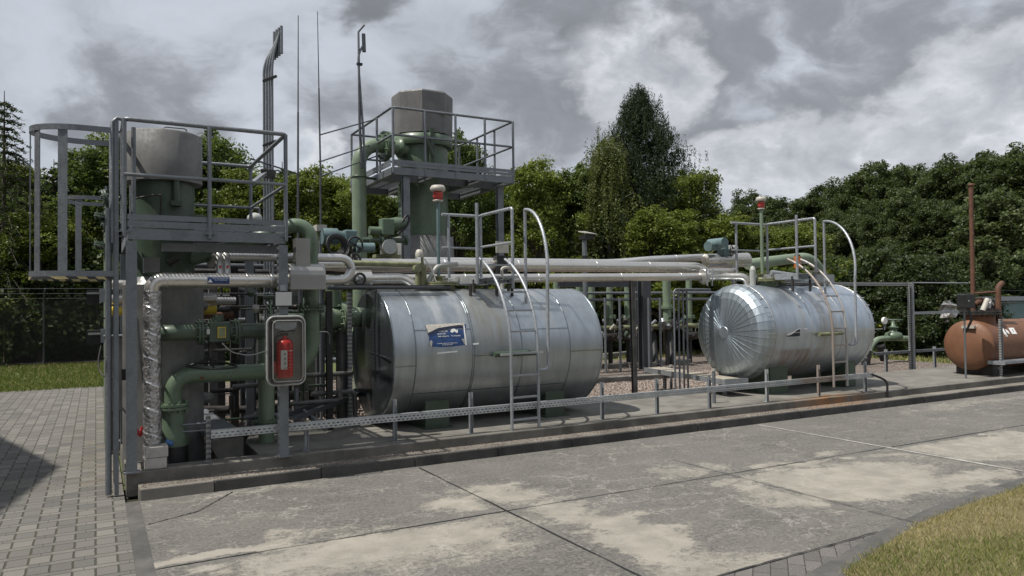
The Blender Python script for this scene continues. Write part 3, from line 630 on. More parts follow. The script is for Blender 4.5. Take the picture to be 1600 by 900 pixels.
def limbs(mb, base, tips, r0, seed):
    rr = random.Random(seed)
    for tp in tips:
        b_ = Vector(base) + Vector((0, 0, rr.uniform(0, .55) * (tp[2] - base[2]))); t_ = Vector(tp); mid = b_.lerp(t_, .5) + Vector((rr.uniform(-.2, .2), rr.uniform(-.2, .2), rr.uniform(-.1, .35)))
        mb.tube([b_, mid, t_], 0, 5, True, [r0, r0 * .6, r0 * .2])
def make_broadleaf(seed, H=9., Rr=2.6, lobes=9, ncl=190, per=120, size=.15, mat='leaf_mid', clr=.5, low=.12):
    r = np.random.default_rng(seed); root = thing('broadleaf_tree', 'x', 'tree', (0, 0, 0))
    L = [(np.array([0, 0, H * .62]), np.array([Rr * .80, Rr * .80, H * .36])), (np.array([0, 0, H * .80]), np.array([Rr * .5, Rr * .5, H * .19]))]
    for i in range(lobes):
        a = r.uniform(0, 6.28); z = H * r.uniform(low + .12, .93); k = math.sin(min(1, (z / H) / .5) * 1.57) * (1.15 - (z / H) ** 2 * .9); d = Rr * .62 * k
        L.append((np.array([math.cos(a) * d, math.sin(a) * d, z]), np.array([1, 1, .9]) * Rr * r.uniform(.32, .55)))
    for i in range(5):
        a = r.uniform(0, 6.28); z = H * r.uniform(.72, .92); L.append((np.array([math.cos(a) * Rr * .38, math.sin(a) * Rr * .38, z]), np.array([1, 1, 1.1]) * Rr * r.uniform(.26, .38)))
    cs = []
    while len(cs) < ncl:
        c, e = L[r.integers(len(L))]; u = r.normal(size=3); u /= np.linalg.norm(u); p = c + u * e * r.uniform(.55, 1.06)
        if p[2] < H * low or p[2] > H * 1.02: continue
        cs.append(p)
    cs = np.array(cs); rad = clr * r.uniform(.55, 1.25, len(cs)); v, f = leafcloud(cs, rad, per, size, seed=seed, flat=.75)
    mesh_np('crown', v, f, [mat], root)
    mb = MB(); mb.tube([(0, 0, -.1), (.05, 0, H * .3), (-.05, .05, H * .62), (0, 0, H * .88)], 0, 9, True, [.17, .13, .085, .03])
    limbs(mb, (0, 0, H * .2), [tuple(p) for p in cs[::5]], .045, seed); mb.build('trunk', 'bark', root); root['H'] = H; return root
def make_conifer(seed, H=10., Rr=2.2, tiers=26, mat='larch', size=.16, droop=.35, dens=1., tip=.25, sparse=1.):
    r = np.random.default_rng(seed); root = thing('conifer', 'x', 'tree', (0, 0, 0)); cs, rad = [], []; mb = MB()
    mb.tube([(0, 0, -.1), (0, 0, H * .5), (0, 0, H)], 0, 8, True, [.16, .09, .012])
    for i in range(tiers):
        z = H * (.10 + .88 * i / tiers); L = Rr * (1 - (z / H)) ** .8 * 1.1 + tip
        for k in range(int(7 * sparse + 1)):
            a = r.uniform(0, 6.28); l = L * r.uniform(.65, 1.1); e = Vector((math.cos(a) * l, math.sin(a) * l, z - droop * l + l * .12)); b_ = Vector((0, 0, z)); m_ = b_.lerp(e, .5) + Vector((0, 0, droop * l * .25))
            tipp = e + Vector((math.cos(a), math.sin(a), .35)) * .15; mb.tube([b_, m_, e, tipp], 0, 4, False, [.022, .015, .008, .003])
            for t_ in np.arange(.18, 1.05, .14 / max(l, .5)):
                q = (b_.lerp(m_, t_ * 2) if t_ < .5 else m_.lerp(e, t_ * 2 - 1)); cs.append(np.array(q) + r.normal(0, .05, 3)); rad.append(.08 + .11 * (1 - t_ * .6) * L / Rr)
    cs = np.array(cs); v, f = leafcloud(cs, np.array(rad), int(13 * dens), size, .1, .3, .6, seed); mesh_np('crown', v, f, [mat], root); mb.build('trunk', 'bark', root); root['H'] = H; return root
def make_pine(seed, H=12., Rr=4.9):
    r = np.random.default_rng(seed); root = thing('pine_tree', 'x', 'tree', (0, 0, 0)); mb = MB(); mb.tube([(0, 0, -.1), (0, 0, H * .6), (0, 0, H * .98)], 0, 9, True, [.22, .12, .03]); cs, rad, el = [], [], []
    for i in range(900):
        t_ = r.uniform(.05, 1) ** .8; z = H * (.12 + .86 * t_); a = r.uniform(0, 6.28); L = (Rr * (1 - t_) ** .70 * .95 * (1 + .2 * math.sin(a * 3 + z * 2.3) + .16 * math.sin(z * 5.1)) + .08) * r.uniform(.25, 1.12)
        e = np.array([math.cos(a) * L, math.sin(a) * L, z]); cs.append(e)
        if i % 4 == 0: mb.tube([(0, 0, z - L * .35), tuple(e * np.array([.55, .55, 1]) - np.array([0, 0, L * .12])), tuple(e)], 0, 4, False, [.03, .02, .008])
    cs = np.array(cs); V, Fc = leafcloud(cs, r.uniform(.16, .36, len(cs)), 60, .09, .6, 0, .8, seed)
    # upright candle shoots
    n = 2100; t_ = r.uniform(0, 1, n) ** .7; z = H * (.14 + .86 * t_); a = r.uniform(0, 6.28, n); L = Rr * (1 - t_) ** .70 * r.uniform(.5, 1.10, n) * (1 + .2 * np.sin(a * 3 + z * 2.3) + .16 * np.sin(z * 5.1)) + .05
    b_ = np.c_[np.cos(a) * L, np.sin(a) * L, z]; per = 26; hh = r.uniform(.4, 1.1, n); k = r.uniform(0, 1, (n, per)); p = b_[:, None] + np.stack([r.normal(0, .035, (n, per)), r.normal(0, .035, (n, per)), k * hh[:, None]], -1)
    d = r.normal(size=(n, per, 3)); d[..., 2] = abs(d[..., 2]) * .8 + .6; d /= np.linalg.norm(d, axis=-1)[..., None]; s_ = np.cross(d, r.normal(size=(n, per, 3))); s_ /= np.linalg.norm(s_, axis=-1)[..., None]
    v2 = np.stack([p - s_ * .014, p + s_ * .014, p + d * .10 + s_ * .008, p + d * .10 - s_ * .008], 2).reshape(-1, 3); f2 = np.arange(len(v2)).reshape(-1, 4) + len(V)
    mesh_np('crown', np.r_[V, v2], np.r_[Fc, f2], ['needle'], root); mb.build('trunk', 'bark', root); root['H'] = H; return root
def make_birch(seed, H=9.5, Rr=1.9):
    r = np.random.default_rng(seed); root = thing('birch_tree', 'x', 'tree', (0, 0, 0)); mb = MB(); mb.tube([(0, 0, -.1), (.1, 0, H * .5), (0, .1, H * .96)], 0, 9, True, [.13, .08, .02]); vs = []; sz = []
    for i in range(190):
        t_ = r.uniform(.15, 1); z = H * (.22 + .76 * t_); L = Rr * math.sin(min(1, (1.08 - t_) * 1.5) * 1.57) * r.uniform(.3, 1.05); a = r.uniform(0, 6.28); e = Vector((math.cos(a) * L, math.sin(a) * L, z)); b_ = Vector((0, 0, z - L * .5))
        if i % 3 == 0: mb.tube([b_, b_.lerp(e, .6) + Vector((0, 0, .2)), e], 0, 4, False, [.025, .014, .005])
        for s_ in range(5):
            ln = r.uniform(.6, 2.0); o_ = np.array(e) + r.normal(0, .22, 3)
            m_ = int(ln * 24); zz = np.linspace(0, ln, m_); pt = np.c_[o_[0] + np.cos(a) * .12 * zz + r.normal(0, .05, m_), o_[1] + np.sin(a) * .12 * zz + r.normal(0, .05, m_), o_[2] - zz]; vs.append(pt)
    cs = np.concatenate(vs); V, Fc = leafcloud(cs, np.full(len(cs), .07), 2, .085, .2, 0, 1, seed); mesh_np('crown', V, Fc, ['birch'], root); mb.build('trunk', 'birchbark', root); root['H'] = H; return root
def make_bush(seed, H=2.6, Rr=1.6, mat='bushleaf', size=.16, ncl=90, per=110):
    r = np.random.default_rng(seed); root = thing('bush', 'x', 'bush', (0, 0, 0)); cs = []
    for i in range(ncl):
        a = r.uniform(0, 6.28); t_ = r.uniform(0, 1); d = Rr * r.uniform(.55, 1.02) * math.sqrt(max(.05, 1 - (t_ * .95) ** 2.2)); cs.append((math.cos(a) * d, math.sin(a) * d, .15 + t_ * H * .93))
    cs = np.array(cs); v, f = leafcloud(cs, r.uniform(.25, .5, ncl), per, size, seed=seed, flat=.8, up=.4); mesh_np('crown', v, f, [mat], root)
    mb = MB(); limbs(mb, (0, 0, 0), [tuple(p) for p in cs[::7]], .03, seed); mb.build('stems', 'bark', root); root['H'] = H; return root
protos = {
    'a': make_broadleaf(1, 9, 2.6, mat='leaf_bright', size=.13, clr=.46, ncl=430, per=120), 'b': make_broadleaf(2, 9, 2.4, 11, mat='leaf_mid', size=.13, clr=.46, ncl=430, per=120), 'c': make_broadleaf(3, 9, 2.9, 12, mat='leaf_bright', size=.13, clr=.5, ncl=360, per=120),
    'd': make_broadleaf(4, 13, 3.9, 15, 420, 190, .185, 'leaf_dark', .62), 'e': make_broadleaf(5, 13, 4.1, 17, 420, 190, .185, 'leaf_dark', .62), 'p': make_broadleaf(6, 8, 2.4, 10, 170, 120, .17, 'leaf_pale', .5),
    'l': make_conifer(7, size=.075, dens=.9, tiers=30, droop=.5), 's': make_conifer(8, 8, 1.5, 24, 'larch', .09, .15, 1.5), 'n': make_pine(9), 'r': make_birch(10), 'u': make_bush(12, 3.8, 1.9, 'bushleaf', .13, 150, 120), 'v': make_bush(13, 4.0, 2.2, 'bushleaf', .14, 160, 120), 'w': make_bush(14, 3.4, 1.9, 'leaf_mid', .12, 150, 120)}
used = set()
NAMES = {'a': 'broadleaf_tree', 'n': 'pine_tree', 'r': 'birch_tree', 'l': 'larch_tree', 's': 'conifer', 'u': 'bush'}
def plant(kind, px, dist, topy, label, group=None, cat=None, wide=1., z=0., xy=None, height=None):
    pr = protos[kind]
    if xy is None:
        d = ray(px, 450); fw = d.normalized(); k = dist / F; loc = Vector((d.x * k, d.y * k, z))
    else: loc = Vector((xy[0], xy[1], z))
    hor = 483 - .0121 * ((px or 800) - 150); h = height or ((hor - topy) * dist / F + HC - z)
    if kind in used:
        o = pr.copy(); C.objects.link(o)
        for ch in pr.children:
            c = ch.copy(); C.objects.link(c); c.parent = o
    else: o = pr; used.add(kind)
    s = h / pr['H']; o.location = loc; o.rotation_euler = (0, 0, random.uniform(0, 6.28)); o.scale = (s * wide, s * wide, s)
    for k_ in list(o.keys()):
        if k_ in ('label', 'group'): del o[k_]
    tag(o, label, cat or ('bush' if kind in 'uvw' else 'tree'), group); o['H'] = pr['H']; return o
FR = 'trees in the row behind the rear fence'
plant('l', 6, 24, 140, 'tall larch with drooping dark branches, leftmost tree against the sky', FR)
plant('w', 20, 26, 345, 'light green leafy shrub at the foot of the leftmost larch', None)
plant('b', 30, 27, 300, 'small leafy tree directly right of the leftmost larch', FR)
plant('s', 84, 27, 248, 'thin pointed conifer seen through the left ladder cage', FR)
plant('s', 113, 28, 236, 'thin conifer just left of the galvanised ladder rails', FR, wide=1.2)
plant('a', 62, 24.5, 330, 'low bushy tree behind the left ladder cage', FR, wide=1.25)
plant('b', 170, 26.5, 232, 'leafy tree directly behind the ladder rails of the left platform', FR, wide=1.1)
plant('a', 215, 27, 205, 'tree whose top twigs show above the round grey cap of the left vessel', FR)
plant('b', 335, 26, 212, 'dark leafy tree right of the round grey cap, behind the platform railing', FR, wide=1.1)
plant('a', 395, 25, 262, 'leafy tree behind the pipe bundle mast', FR)
plant('s', 442, 27, 252, 'pointed conifer right of the pipe bundle mast', FR, wide=1.2)
plant('c', 500, 26, 262, 'bright yellow green tree between the two thin rods and the green riser', FR, wide=1.0)
plant('c', 560, 26, 285, 'bright green tree left of the tall tower platform', FR, wide=1.1)
plant('a', 538, 29, 268, 'slim tree rising just left of the tall green riser pipe', FR, wide=.7)
plant('b', 640, 26, 300, 'tree hidden mostly by the tall green tower vessel', FR)
plant('b', 716, 25, 214, 'dark tree whose crown rises above the tower platform deck', FR, wide=.72)
plant('c', 765, 25.5, 300, 'bright green tree below the right end of the tower platform', FR)
plant('c', 842, 25, 252, 'fresh green tree right of the tower platform with upright leading shoots', FR, wide=.92)
plant('b', 905, 26, 262, 'mid green tree left of the drooping birch', FR, wide=.9)
plant('r', 952, 25.5, 212, 'drooping birch in front of the tall dark pine', FR, wide=.95)
plant('n', 1003, 27, 160, 'tall dark pine, the highest tree in the middle of the photo', FR, wide=1.0)
plant('c', 1078, 26, 262, 'rounded green tree on the right flank of the tall pine', FR, wide=.9)
plant('a', 1040, 24, 322, 'low green tree in front of the pine, right of the birch', FR, wide=1.2)
plant('c', 1120, 25, 335, 'bright green tree behind the teal actuator', FR, wide=1.2)
plant('w', 1225, 25, 395, 'bushy green tree behind the handrail of the shiny tank', FR, wide=1.5)
plant('c', 1190, 25, 350, 'light green tree right of the second vent pipe', FR, wide=1.3)
plant('c', 1255, 24, 350, 'light green tree behind the curved hand loop of the shiny tank', FR, wide=1.2)
random.seed(21)
for i in range(24):
    px = -20 + i * 48 + random.uniform(-10, 10); ty = np.interp(px, [-20, 60, 150, 250, 350, 450, 540, 620, 720, 800, 880, 960, 1060, 1130, 1180], [235, 285, 270, 262, 258, 285, 292, 300, 268, 292, 278, 262, 285, 325, 345])
    plant(random.choice('abc'), px, 33 + random.uniform(-1.5, 3), ty + random.uniform(-4, 14), 'leafy tree of the second row filling the gaps behind the rear fence trees', 'second row of trees behind the rear fence', wide=1.2)
# the wooded rise on the right
WG = 'dark broadleaf trees of the wooded rise'
ww = 'dark broadleaf tree of the wooded rise on the right'
for px, dist, ty in ((1160, 74, 318), (1200, 66, 298), (1245, 70, 305), (1285, 62, 287), (1330, 58, 285), (1345, 52, 272), (1392, 50, 258), (1425, 47, 258), (1450, 44, 248), (1495, 40, 246), (1520, 44, 243), (1545, 38, 240), (1580, 36, 230), (1625, 33, 228), (1670, 32, 225)):
    plant(random.choice('de'), px + random.uniform(-8, 8), dist, ty + random.uniform(0, 20), ww, WG, wide=1.05)
for px, dist, ty in ((1140, 55, 352), (1230, 50, 345), (1290, 46, 340), (1340, 43, 330), (1390, 38, 318), (1440, 34, 305), (1490, 33, 318), (1595, 38, 300), (1300, 38, 395), (1375, 33, 382), (1650, 37, 280)):
    plant(random.choice('de'), px, dist, ty, 'dark lower tree filling the front of the wooded rise on the right', 'lower dark trees of the wooded rise', wide=1.0)
plant('p', 1545, 29.5, 306, 'pale wind-turned tree right of the rusty chimney pipe', FR, wide=1.1)
plant('p', 1490, 25, 395, 'pale leafy young tree left of the rusty chimney pipe', FR, wide=1.1)
for px, dist, ty, k in ((1385, 24, 392, 'v'), (1440, 23, 400, 'u'), (1350, 25, 410, 'u'), (1495, 24.5, 425, 'v'), (1410, 22.6, 440, 'u'), (1470, 22.4, 450, 'u'), (1560, 23, 410, 'v'), (1330, 24, 430, 'u'), (1600, 23.5, 400, 'v'), (1540, 22.6, 455, 'u')):
    plant(k, px, dist + (7 if px > 1510 else 0), ty, 'glossy dark leaved bush in the hedge behind the brown tank', 'bushes behind the brown tank')
for i in range(30):
    px = -30 + i * 47 + random.uniform(-12, 12); dd = 26.0 + random.uniform(0, 1.8)
    if 1330 < px: continue
    plant(random.choice('uvw'), px, dd + (2.2 if px < 170 else 0), 425 + random.uniform(-20, 30), 'dark shrub in the thicket along the rear fence', 'shrubs in the thicket along the rear fence', wide=1.15)
r = np.random.default_rng(5); n = 900      # dense undergrowth mass under the row of trees
a_ = r.uniform(-12, 21, n); cs = np.c_[a_, 27.8 - .0 * a_ + r.uniform(0, 3.2, n), r.uniform(.1, 3.3, n)]
cs2 = np.c_[r.uniform(22.5, 31, 260), r.uniform(17.5, 28, 260), r.uniform(.1, 3, 260)]
k = cs[:, 0] > -13
for i in range(len(cs)):      # follow the fence line, which closes in towards the right
    if cs[i, 0] > 2: cs[i, 1] -= (cs[i, 0] - 2) * .48
v, f = leafcloud(np.r_[cs, cs2], np.full(n + 260, .75), 120, .15, .3, 0, 1, 3)
o = mesh_np('undergrowth', v, f, ['leaf_dark']); tag(o, 'dark undergrowth mass below the trees', 'undergrowth', kind='stuff')
# trees beyond the frame that the tanks mirror and that close the view
for x_, y_, h_ in ((-9, 3, 8), (-13, 9, 9), (-10, 17, 8), (-12, -3, 9), (-17, 0, 10), (-16, 14, 10), (-6, -9, 8), (2, -12, 9), (9, -13, 10), (17, -12, 9), (26, -10, 10), (-13, 22, 9)):
    plant(random.choice('dbe'), None, 1, 0, 'broadleaf tree standing outside the picture', 'trees outside the picture', xy=(x_, y_), height=h_)
for k_ in list(protos):
    if k_ not in used:
        for ch in list(protos[k_].children): bpy.data.objects.remove(ch)
        bpy.data.objects.remove(protos[k_])
for o in C.objects:
    if 'H' in o.keys(): del o['H']
# unseen gabled block added left of frame to throw the shadow on the paving
cb = thing('shadow_caster', 'unseen added hall with a pitched roof left of the paving', 'caster', (-8, 9.8, 0))
MB().box(-11, -4.93, 6.9, 12.9, 0, 7.0).build('wall', 'grey_plate', cb)
MB().prism([(-4.92, 6.9, 7.01), (-4.92, 6.9, 7.9), (-4.92, 9.8, 9.0), (-4.92, 12.9, 7.2), (-4.92, 12.9, 7.01)], (-6.1, 0, 0)).build('roof', 'galv_dk', cb)

# ================================================================== the plant
V = Vector
def saddle(mb, x0, x1, yc, zc, r, w_=.9, z0=ZP - .004):
    """cradle under a tank: a plate block whose top follows the shell"""
    n = 10; ys = [yc - w_ / 2 + w_ * i / n for i in range(n + 1)]
    tops = [zc - math.sqrt(max(0, (r - .004) ** 2 - (y - yc) ** 2)) for y in ys]
    out = [(x0, ys[0], z0)] + [(x0, y, t_) for y, t_ in zip(ys, tops)] + [(x0, ys[-1], z0)]
    return mb.prism(out, (x1 - x0, 0, 0))
def hoop(mb, x, yc, zc, r, w_=.02, t_=.005, a0=0, a1=360, n=48):
    """raised lap seam round the girth of a tank"""
    for i in range(n):
        A0 = R(a0 + (a1 - a0) * i / n); A1 = R(a0 + (a1 - a0) * (i + 1) / n)
        vs = []
        for A in (A0, A1):
            for rr in (r - .002, r + t_):
                for xx in (x - w_ / 2, x + w_ / 2): vs.append((xx, yc + rr * math.cos(A), zc + rr * math.sin(A)))
        mb.add(vs, [(2, 3, 7, 6), (0, 2, 6, 4), (1, 5, 7, 3)], True)
def lseam(mb, x0, x1, ang, yc, zc, r, w_=.012, t_=.005):
    c = V((0, yc + r * math.cos(R(ang)), zc + r * math.sin(R(ang)))); n_ = V((0, math.cos(R(ang)), math.sin(R(ang))))
    mb.beam((x0, c.y, c.z), (x1, c.y, c.z), w_, t_ * 2, n_)
def ladder(parent, xa, xb, y0, z0, yc, zc, Rr, ang_end, mat, zs=None, rr=.019, rung=.27, foot=.0):
    """two stringers rising plumb, then bending back over the shell; rungs are parts"""
    def path(x):
        pts = [V((x, y0, z0)), V((x, y0, zc))]
        for i in range(1, 15):
            A = R(180 - (180 - ang_end) * i / 14); pts.append(V((x, yc + Rr * math.cos(A), zc + Rr * math.sin(A))))
        return pts
    lad = thing('ladder', None, None, (0, 0, 0)); lad.parent = parent; lad.location = V((xa, y0, z0)) - origin_of(parent)
    for x in (xa, xb): MB().tube(path(x), rr, 10).build('stringer', mat, lad)
    zz = z0 + .10; pth = path(xa); L = [0.]
    for a, b in zip(pth, pth[1:]): L.append(L[-1] + (b - a).length)
    s_ = .12
    while s_ < L[-1] - .05:
        i = max(k for k in range(len(L)) if L[k] <= s_); i = min(i, len(pth) - 2); q = pth[i].lerp(pth[i + 1], (s_ - L[i]) / (L[i + 1] - L[i]))
        MB().beam((xa, q.y, q.z), (xb, q.y, q.z), .026, .022).build('rung', mat, lad); s_ += rung
    return lad

# ---- big tank -----------------------------------------------------
X0, X1, YC, ZC, RT = 3.01, 5.97, 9.0, 1.10, .81
t1 = thing('storage_tank', 'large dull grey tank with a wide torn blue sticker, nearest the camera', 'tank', (4.5, YC, ZP))
MB().lathe([(RT, X0), (RT, X1)], (0, YC, ZC), (1, 0, 0), 96).build('shell', 'tank1', t1)
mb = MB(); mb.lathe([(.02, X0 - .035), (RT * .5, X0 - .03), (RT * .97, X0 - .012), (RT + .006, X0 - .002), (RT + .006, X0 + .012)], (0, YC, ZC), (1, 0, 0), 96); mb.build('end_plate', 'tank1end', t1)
MB().lathe([(RT + .006, X1 - .012), (RT + .006, X1 + .002), (RT * .96, X1 + .012), (.02, X1 + .03)], (0, YC, ZC), (1, 0, 0), 96).build('end_plate', 'tank1', t1)
mb = MB()
for x in (3.28, 4.02, 4.045, 4.72, 5.45): hoop(mb, x, YC, ZC, RT, .014, .0035)
lseam(mb, 3.28, 4.02, 218 - 60, YC, ZC, RT); lseam(mb, 3.02, 3.28, 188, YC, ZC, RT); lseam(mb, 4.05, 4.72, 182, YC, ZC, RT); lseam(mb, 4.72, 5.45, 160, YC, ZC, RT); lseam(mb, 3.28, 4.02, 214, YC, ZC, RT); lseam(mb, 4.05, 5.45, 214, YC, ZC, RT); lseam(mb, 5.45, 5.95, 182, YC, ZC, RT)
mb.beam((X0 - .038, 8.25, 1.08), (X0 - .034, 9.0, 1.13), .012, .008)
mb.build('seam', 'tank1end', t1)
for a, b in ((665, 702), (853, 882)):
    xa, xb = P(a, 650, y=8.42).x, P(b, 640, y=8.42).x; m = saddle(MB(), xa, xb, YC, ZC, RT, 1.16); m.box(xa - .03, xb + .03, YC - .64, YC + .64, ZP - .003, ZP + .012); m.build('saddle', 'green_dk', t1)
# sticker lies on the curved shell: small vertical strips wrapped round it
def wrap(parent, name, mat, pts_px, yc, zc, r, lift, nx=14, ny=6, curl=0.):
    """patch with the outline of two poly-lines (top, bottom) laid on the shell"""
    top, bot = pts_px; vs, fs = [], []
    def on(px, py):
        d = ray(px, py); a = d.y ** 2 + d.z ** 2; b = 2 * (d.y * (0 - yc) + d.z * (HC - zc)); c = yc ** 2 + (HC - zc) ** 2 - (r + lift) ** 2
        t_ = (-b - math.sqrt(b * b - 4 * a * c)) / (2 * a); return V((0, 0, HC)) + t_ * d
    def lerp(poly, u):
        u *= len(poly) - 1; i = min(int(u), len(poly) - 2); f = u - i; return (poly[i][0] * (1 - f) + poly[i + 1][0] * f, poly[i][1] * (1 - f) + poly[i + 1][1] * f)
    for i in range(nx + 1):
        tp = lerp(top, i / nx); bt = lerp(bot, i / nx)
        for j_ in range(ny + 1):
            q = on(tp[0] + (bt[0] - tp[0]) * j_ / ny, tp[1] + (bt[1] - tp[1]) * j_ / ny); vs.append(q)
    for i in range(nx):
        for j_ in range(ny): k_ = i * (ny + 1) + j_; fs.append((k_, k_ + 1, k_ + ny + 2, k_ + ny + 1))
    return MB().add(vs, fs, True).build(name, mat, parent), on
stk, on1 = wrap(t1, 'sticker', 'blue', ([(669, 515), (690, 511), (710, 508), (728, 506)], [(672, 541.5), (690, 542.5), (710, 541), (728, 539)]), YC, ZC, RT, .004)
wrap(stk, 'peeled_backing', 'paper', ([(665, 507.5), (690, 506), (712, 505), (726, 505)], [(669, 521), (682, 513), (700, 510), (718, 507.5), (725, 509)]), YC, ZC, RT, .009)
wrap(stk, 'backing_edge', 'letter', ([(723.5, 506), (725.5, 507)], [(727, 539.5), (729.5, 539)]), YC, ZC, RT, .008, 2, 6)
wrap(stk, 'peel_shadow_fold', 'navy', ([(669, 520), (684, 513.5), (702, 510.8), (717, 508), (724, 510)], [(670, 523.5), (684, 518), (702, 513.5), (717, 511.5), (724, 512.5)]), YC, ZC, RT, .012)
wrap(stk, 'emblem', 'letter', ([(703.5, 518), (706, 513.5), (710, 513), (713, 516), (715.5, 514.5)], [(704, 518.5), (707, 520), (710, 517.5), (713, 520), (715, 520)]), YC, ZC, RT, .008, 12, 3)
wrap(stk, 'torn_spot', 'greyplastic', ([(671.5, 533), (674, 531.5), (676, 533.5)], [(671.5, 540), (673.5, 542), (675, 541)]), YC, ZC, RT, .008, 6, 3)
wrap(stk, 'torn_spot', 'greyplastic', ([(721, 530), (724, 529), (727, 532)], [(724, 534), (725, 538), (727.5, 538)]), YC, ZC, RT, .0085, 6, 3)
def mark(s_, px, py, hpx, yc, on, parent, mat='letter', lift=.003):
    q = on(px, py); n_ = V((0, q.y - yc[0], q.z - yc[1])).normalized(); up = n_.cross(V((1, 0, 0))).normalized(); up = up if up.z > 0 else -up
    dv = q.y * .873 + q.x * .488; return text(s_, 'lettering', mat, parent, q + n_ * lift, hpx * dv / F, (1, 0, 0), up)
mark('\u2022INSCN', 691, 517.5, 5.2, (YC, ZC), on1, stk); mark('QUARTIZIT', 690, 521.8, 3.0, (YC, ZC), on1, stk)
mark('2008 1408 JATIC', 693, 525.7, 2.7, (YC, ZC), on1, stk); mark('TEL 94666003', 712, 524.8, 2.7, (YC, ZC), on1, stk)
mark('technische anlagen und tankschutz k.l.n.', 699, 536.2, 2.2, (YC, ZC), on1, stk); mark('wartung 24h service', 699, 538.6, 2.2, (YC, ZC), on1, stk)
for (a, b, c, d) in ((683, 552, 715, 549), (739, 537.6, 748, 536.8)):
    wrap(t1, 'name_plate', 'letter', ([(a, b - 1.2), (c, d - 1.4)], [(a, b + 1.2), (c, d + 1.2)]), YC, ZC, RT, .006, 4, 1)
# stain run-off plate around the manway and the green handle bracket
q = on1(800, 552); br = MB(); br.tube([q + V((-.28, -.05, .0)), q + V((.34, -.05, .0))], .035, 12); br.build('lifting_bracket', 'green_dk', t1)
MB().box(q.x - .21, q.x - .06, q.y - .10, q.y - .088, q.z - .02, q.z + .01).build('bracket_tag', 'white', t1); MB().box(q.x + .24, q.x + .40, q.y - .10, q.y - .088, q.z - .01, q.z + .02).build('bracket_tag', 'white', t1)
YL = 7.72
xa, xb = P(800, 667, y=YL).x, P(842, 662, y=YL).x
ladder(t1, xa, xb, YL, ZP + .002, 9.0, ZC, YC - YL, 112, 'galv_lt', rung=.262)
def platform_on_tank(parent, x0, x1, y0, y1, zd, zt, xback, mats='galv_lt', extra=None):
    mb = MB(); mb.ubeam((x0, y0, zd), (x0, y1, zd), .10, .06, .008, (1, 0, 0)); mb.ubeam((x1, y0, zd), (x1, y1, zd), .10, .06, .008, (-1, 0, 0)); mb.beam((xback, y1, zd), (x1, y1, zd), .008, .11)
    mb.build('step_frame', mats, parent); g = MB(); g.box(x0 + .01, x1 - .01, y0, y1, zd - .01, zd + .006); g.build('step_grating', 'grating', parent)
    hr = MB(); r_ = .021
    hr.pipe([(x1, y0, zd - .12), (x1, y0, zt), (x1, y1, zt), (x1, y1, zd - .02)], r_, .03)
    hr.tube([(x1, y0, (zd + zt) / 2 + .02), (x1, y1, (zd + zt) / 2 + .02)], r_ * .8, 8)
    hr.tube([(x1, y1 + .005, zt - .01), (xback - .1, y1 + .005, zt - .01)], r_, 8); hr.tube([(xback, y1, zt), (xback, y1, zd)], r_, 8); hr.tube([(x1, y1, (zd + zt) / 2), (xback - .1, y1, (zd + zt) / 2)], r_ * .7, 8)
    hr.tube([(x0, y0 + .02, zd - .06), (x0, y0 + .02, zt + .04)], r_ * 1.05, 8)
    if extra: hr.tube([(extra, y1, zt), (extra, y1, zd)], r_, 8)
    hr.build('handrail', mats, parent)
    for x in (x0, x1):
        for y in (y0 + .12, y1 - .15): MB().beam((x, y, zd), (x, y, ZC + RT - .06), .03, .03).build('support_stub', 'dark', parent)
zd = 2.02
A = P(800, 325, z=2.95); B = P(751, 337, z=2.95); Cc = P(702, 334, z=2.95)
platform_on_tank(t1, P(743, 440, y=8.5).x, A.x, A.y, B.y, zd, 2.95, Cc.x)
def handloop(parent, pxt, pyt, pxb, pyb, pxp, xl, mat='galv_lt'):
    xq = xl; tp = P(pxt, pyt, x=xq); bt = P(pxb, pyb, y=YL + .02)
    mb = MB(); n = 16; pts = []
    bx = bt.x
    # arc from the plumb rear post forwards and down to a plumb front leg
    R1 = tp.y - bt.y; zk = tp.z - 1.0
    for i in range(n + 1):
        A_ = R(90 - 90 * i / n); pts.append(V((tp.x + (bx - tp.x) * i / n, tp.y - R1 * math.cos(A_), zk + 1.0 * math.sin(A_))))
    pts.append(V((bx, bt.y, bt.z + .06))); pts = pts + [V((bx - .02, bt.y, bt.z + .01)), V((bx - .05, bt.y, bt.z)), V((bx - .17, bt.y, bt.z))]
    mb.tube(pts, .021, 10); mb.tube([tp, (tp.x, tp.y, ZC + math.sqrt(RT ** 2 - (tp.y - 9.0) ** 2) - .02)], .021, 10); mb.build('hand_loop', mat, parent)
handloop(t1, 820, 328, 857, 577, 821, 4.95)
# fittings on top of the big tank
def vent(parent, px, ytop, ybot, Yv, zb, rp, matp, capmat='cream', wcap=24, seed=1):
    tp = P(px, ytop, y=Yv); x = tp.x; s_ = (Yv * .873 + x * .488) / F
    MB().tube([(x, Yv, zb), (x, Yv, tp.z - .20)], rp, 12).build('vent_pipe', matp, parent)
    c = MB(); R_ = wcap * s_ / 2
    c.lathe([(.02, .0), (R_ * .8, 0.0), (R_, -.03), (R_ * 1.02, -.06), (R_ * .9, -.075), (R_ * .3, -.08)], (x, Yv, tp.z), (0, 0, 1), 20); c.build('vent_hood', capmat, parent)
    c = MB(); c.lathe([(R_ * .55, -.082), (R_ * .72, -.10), (R_ * .60, -.115), (R_ * .7, -.14), (R_ * .58, -.155), (R_ * .66, -.185), (R_ * .3, -.19)], (x, Yv, tp.z), (0, 0, 1), 20); c.build('flame_arrester', 'redlid', parent)
    c = MB(); c.lathe([(R_ * .3, -.191), (R_ * .68, -.193), (R_ * .68, -.21), (R_ * .3, -.212)], (x, Yv, tp.z), (0, 0, 1), 20); c.build('vent_collar', capmat, parent); return x
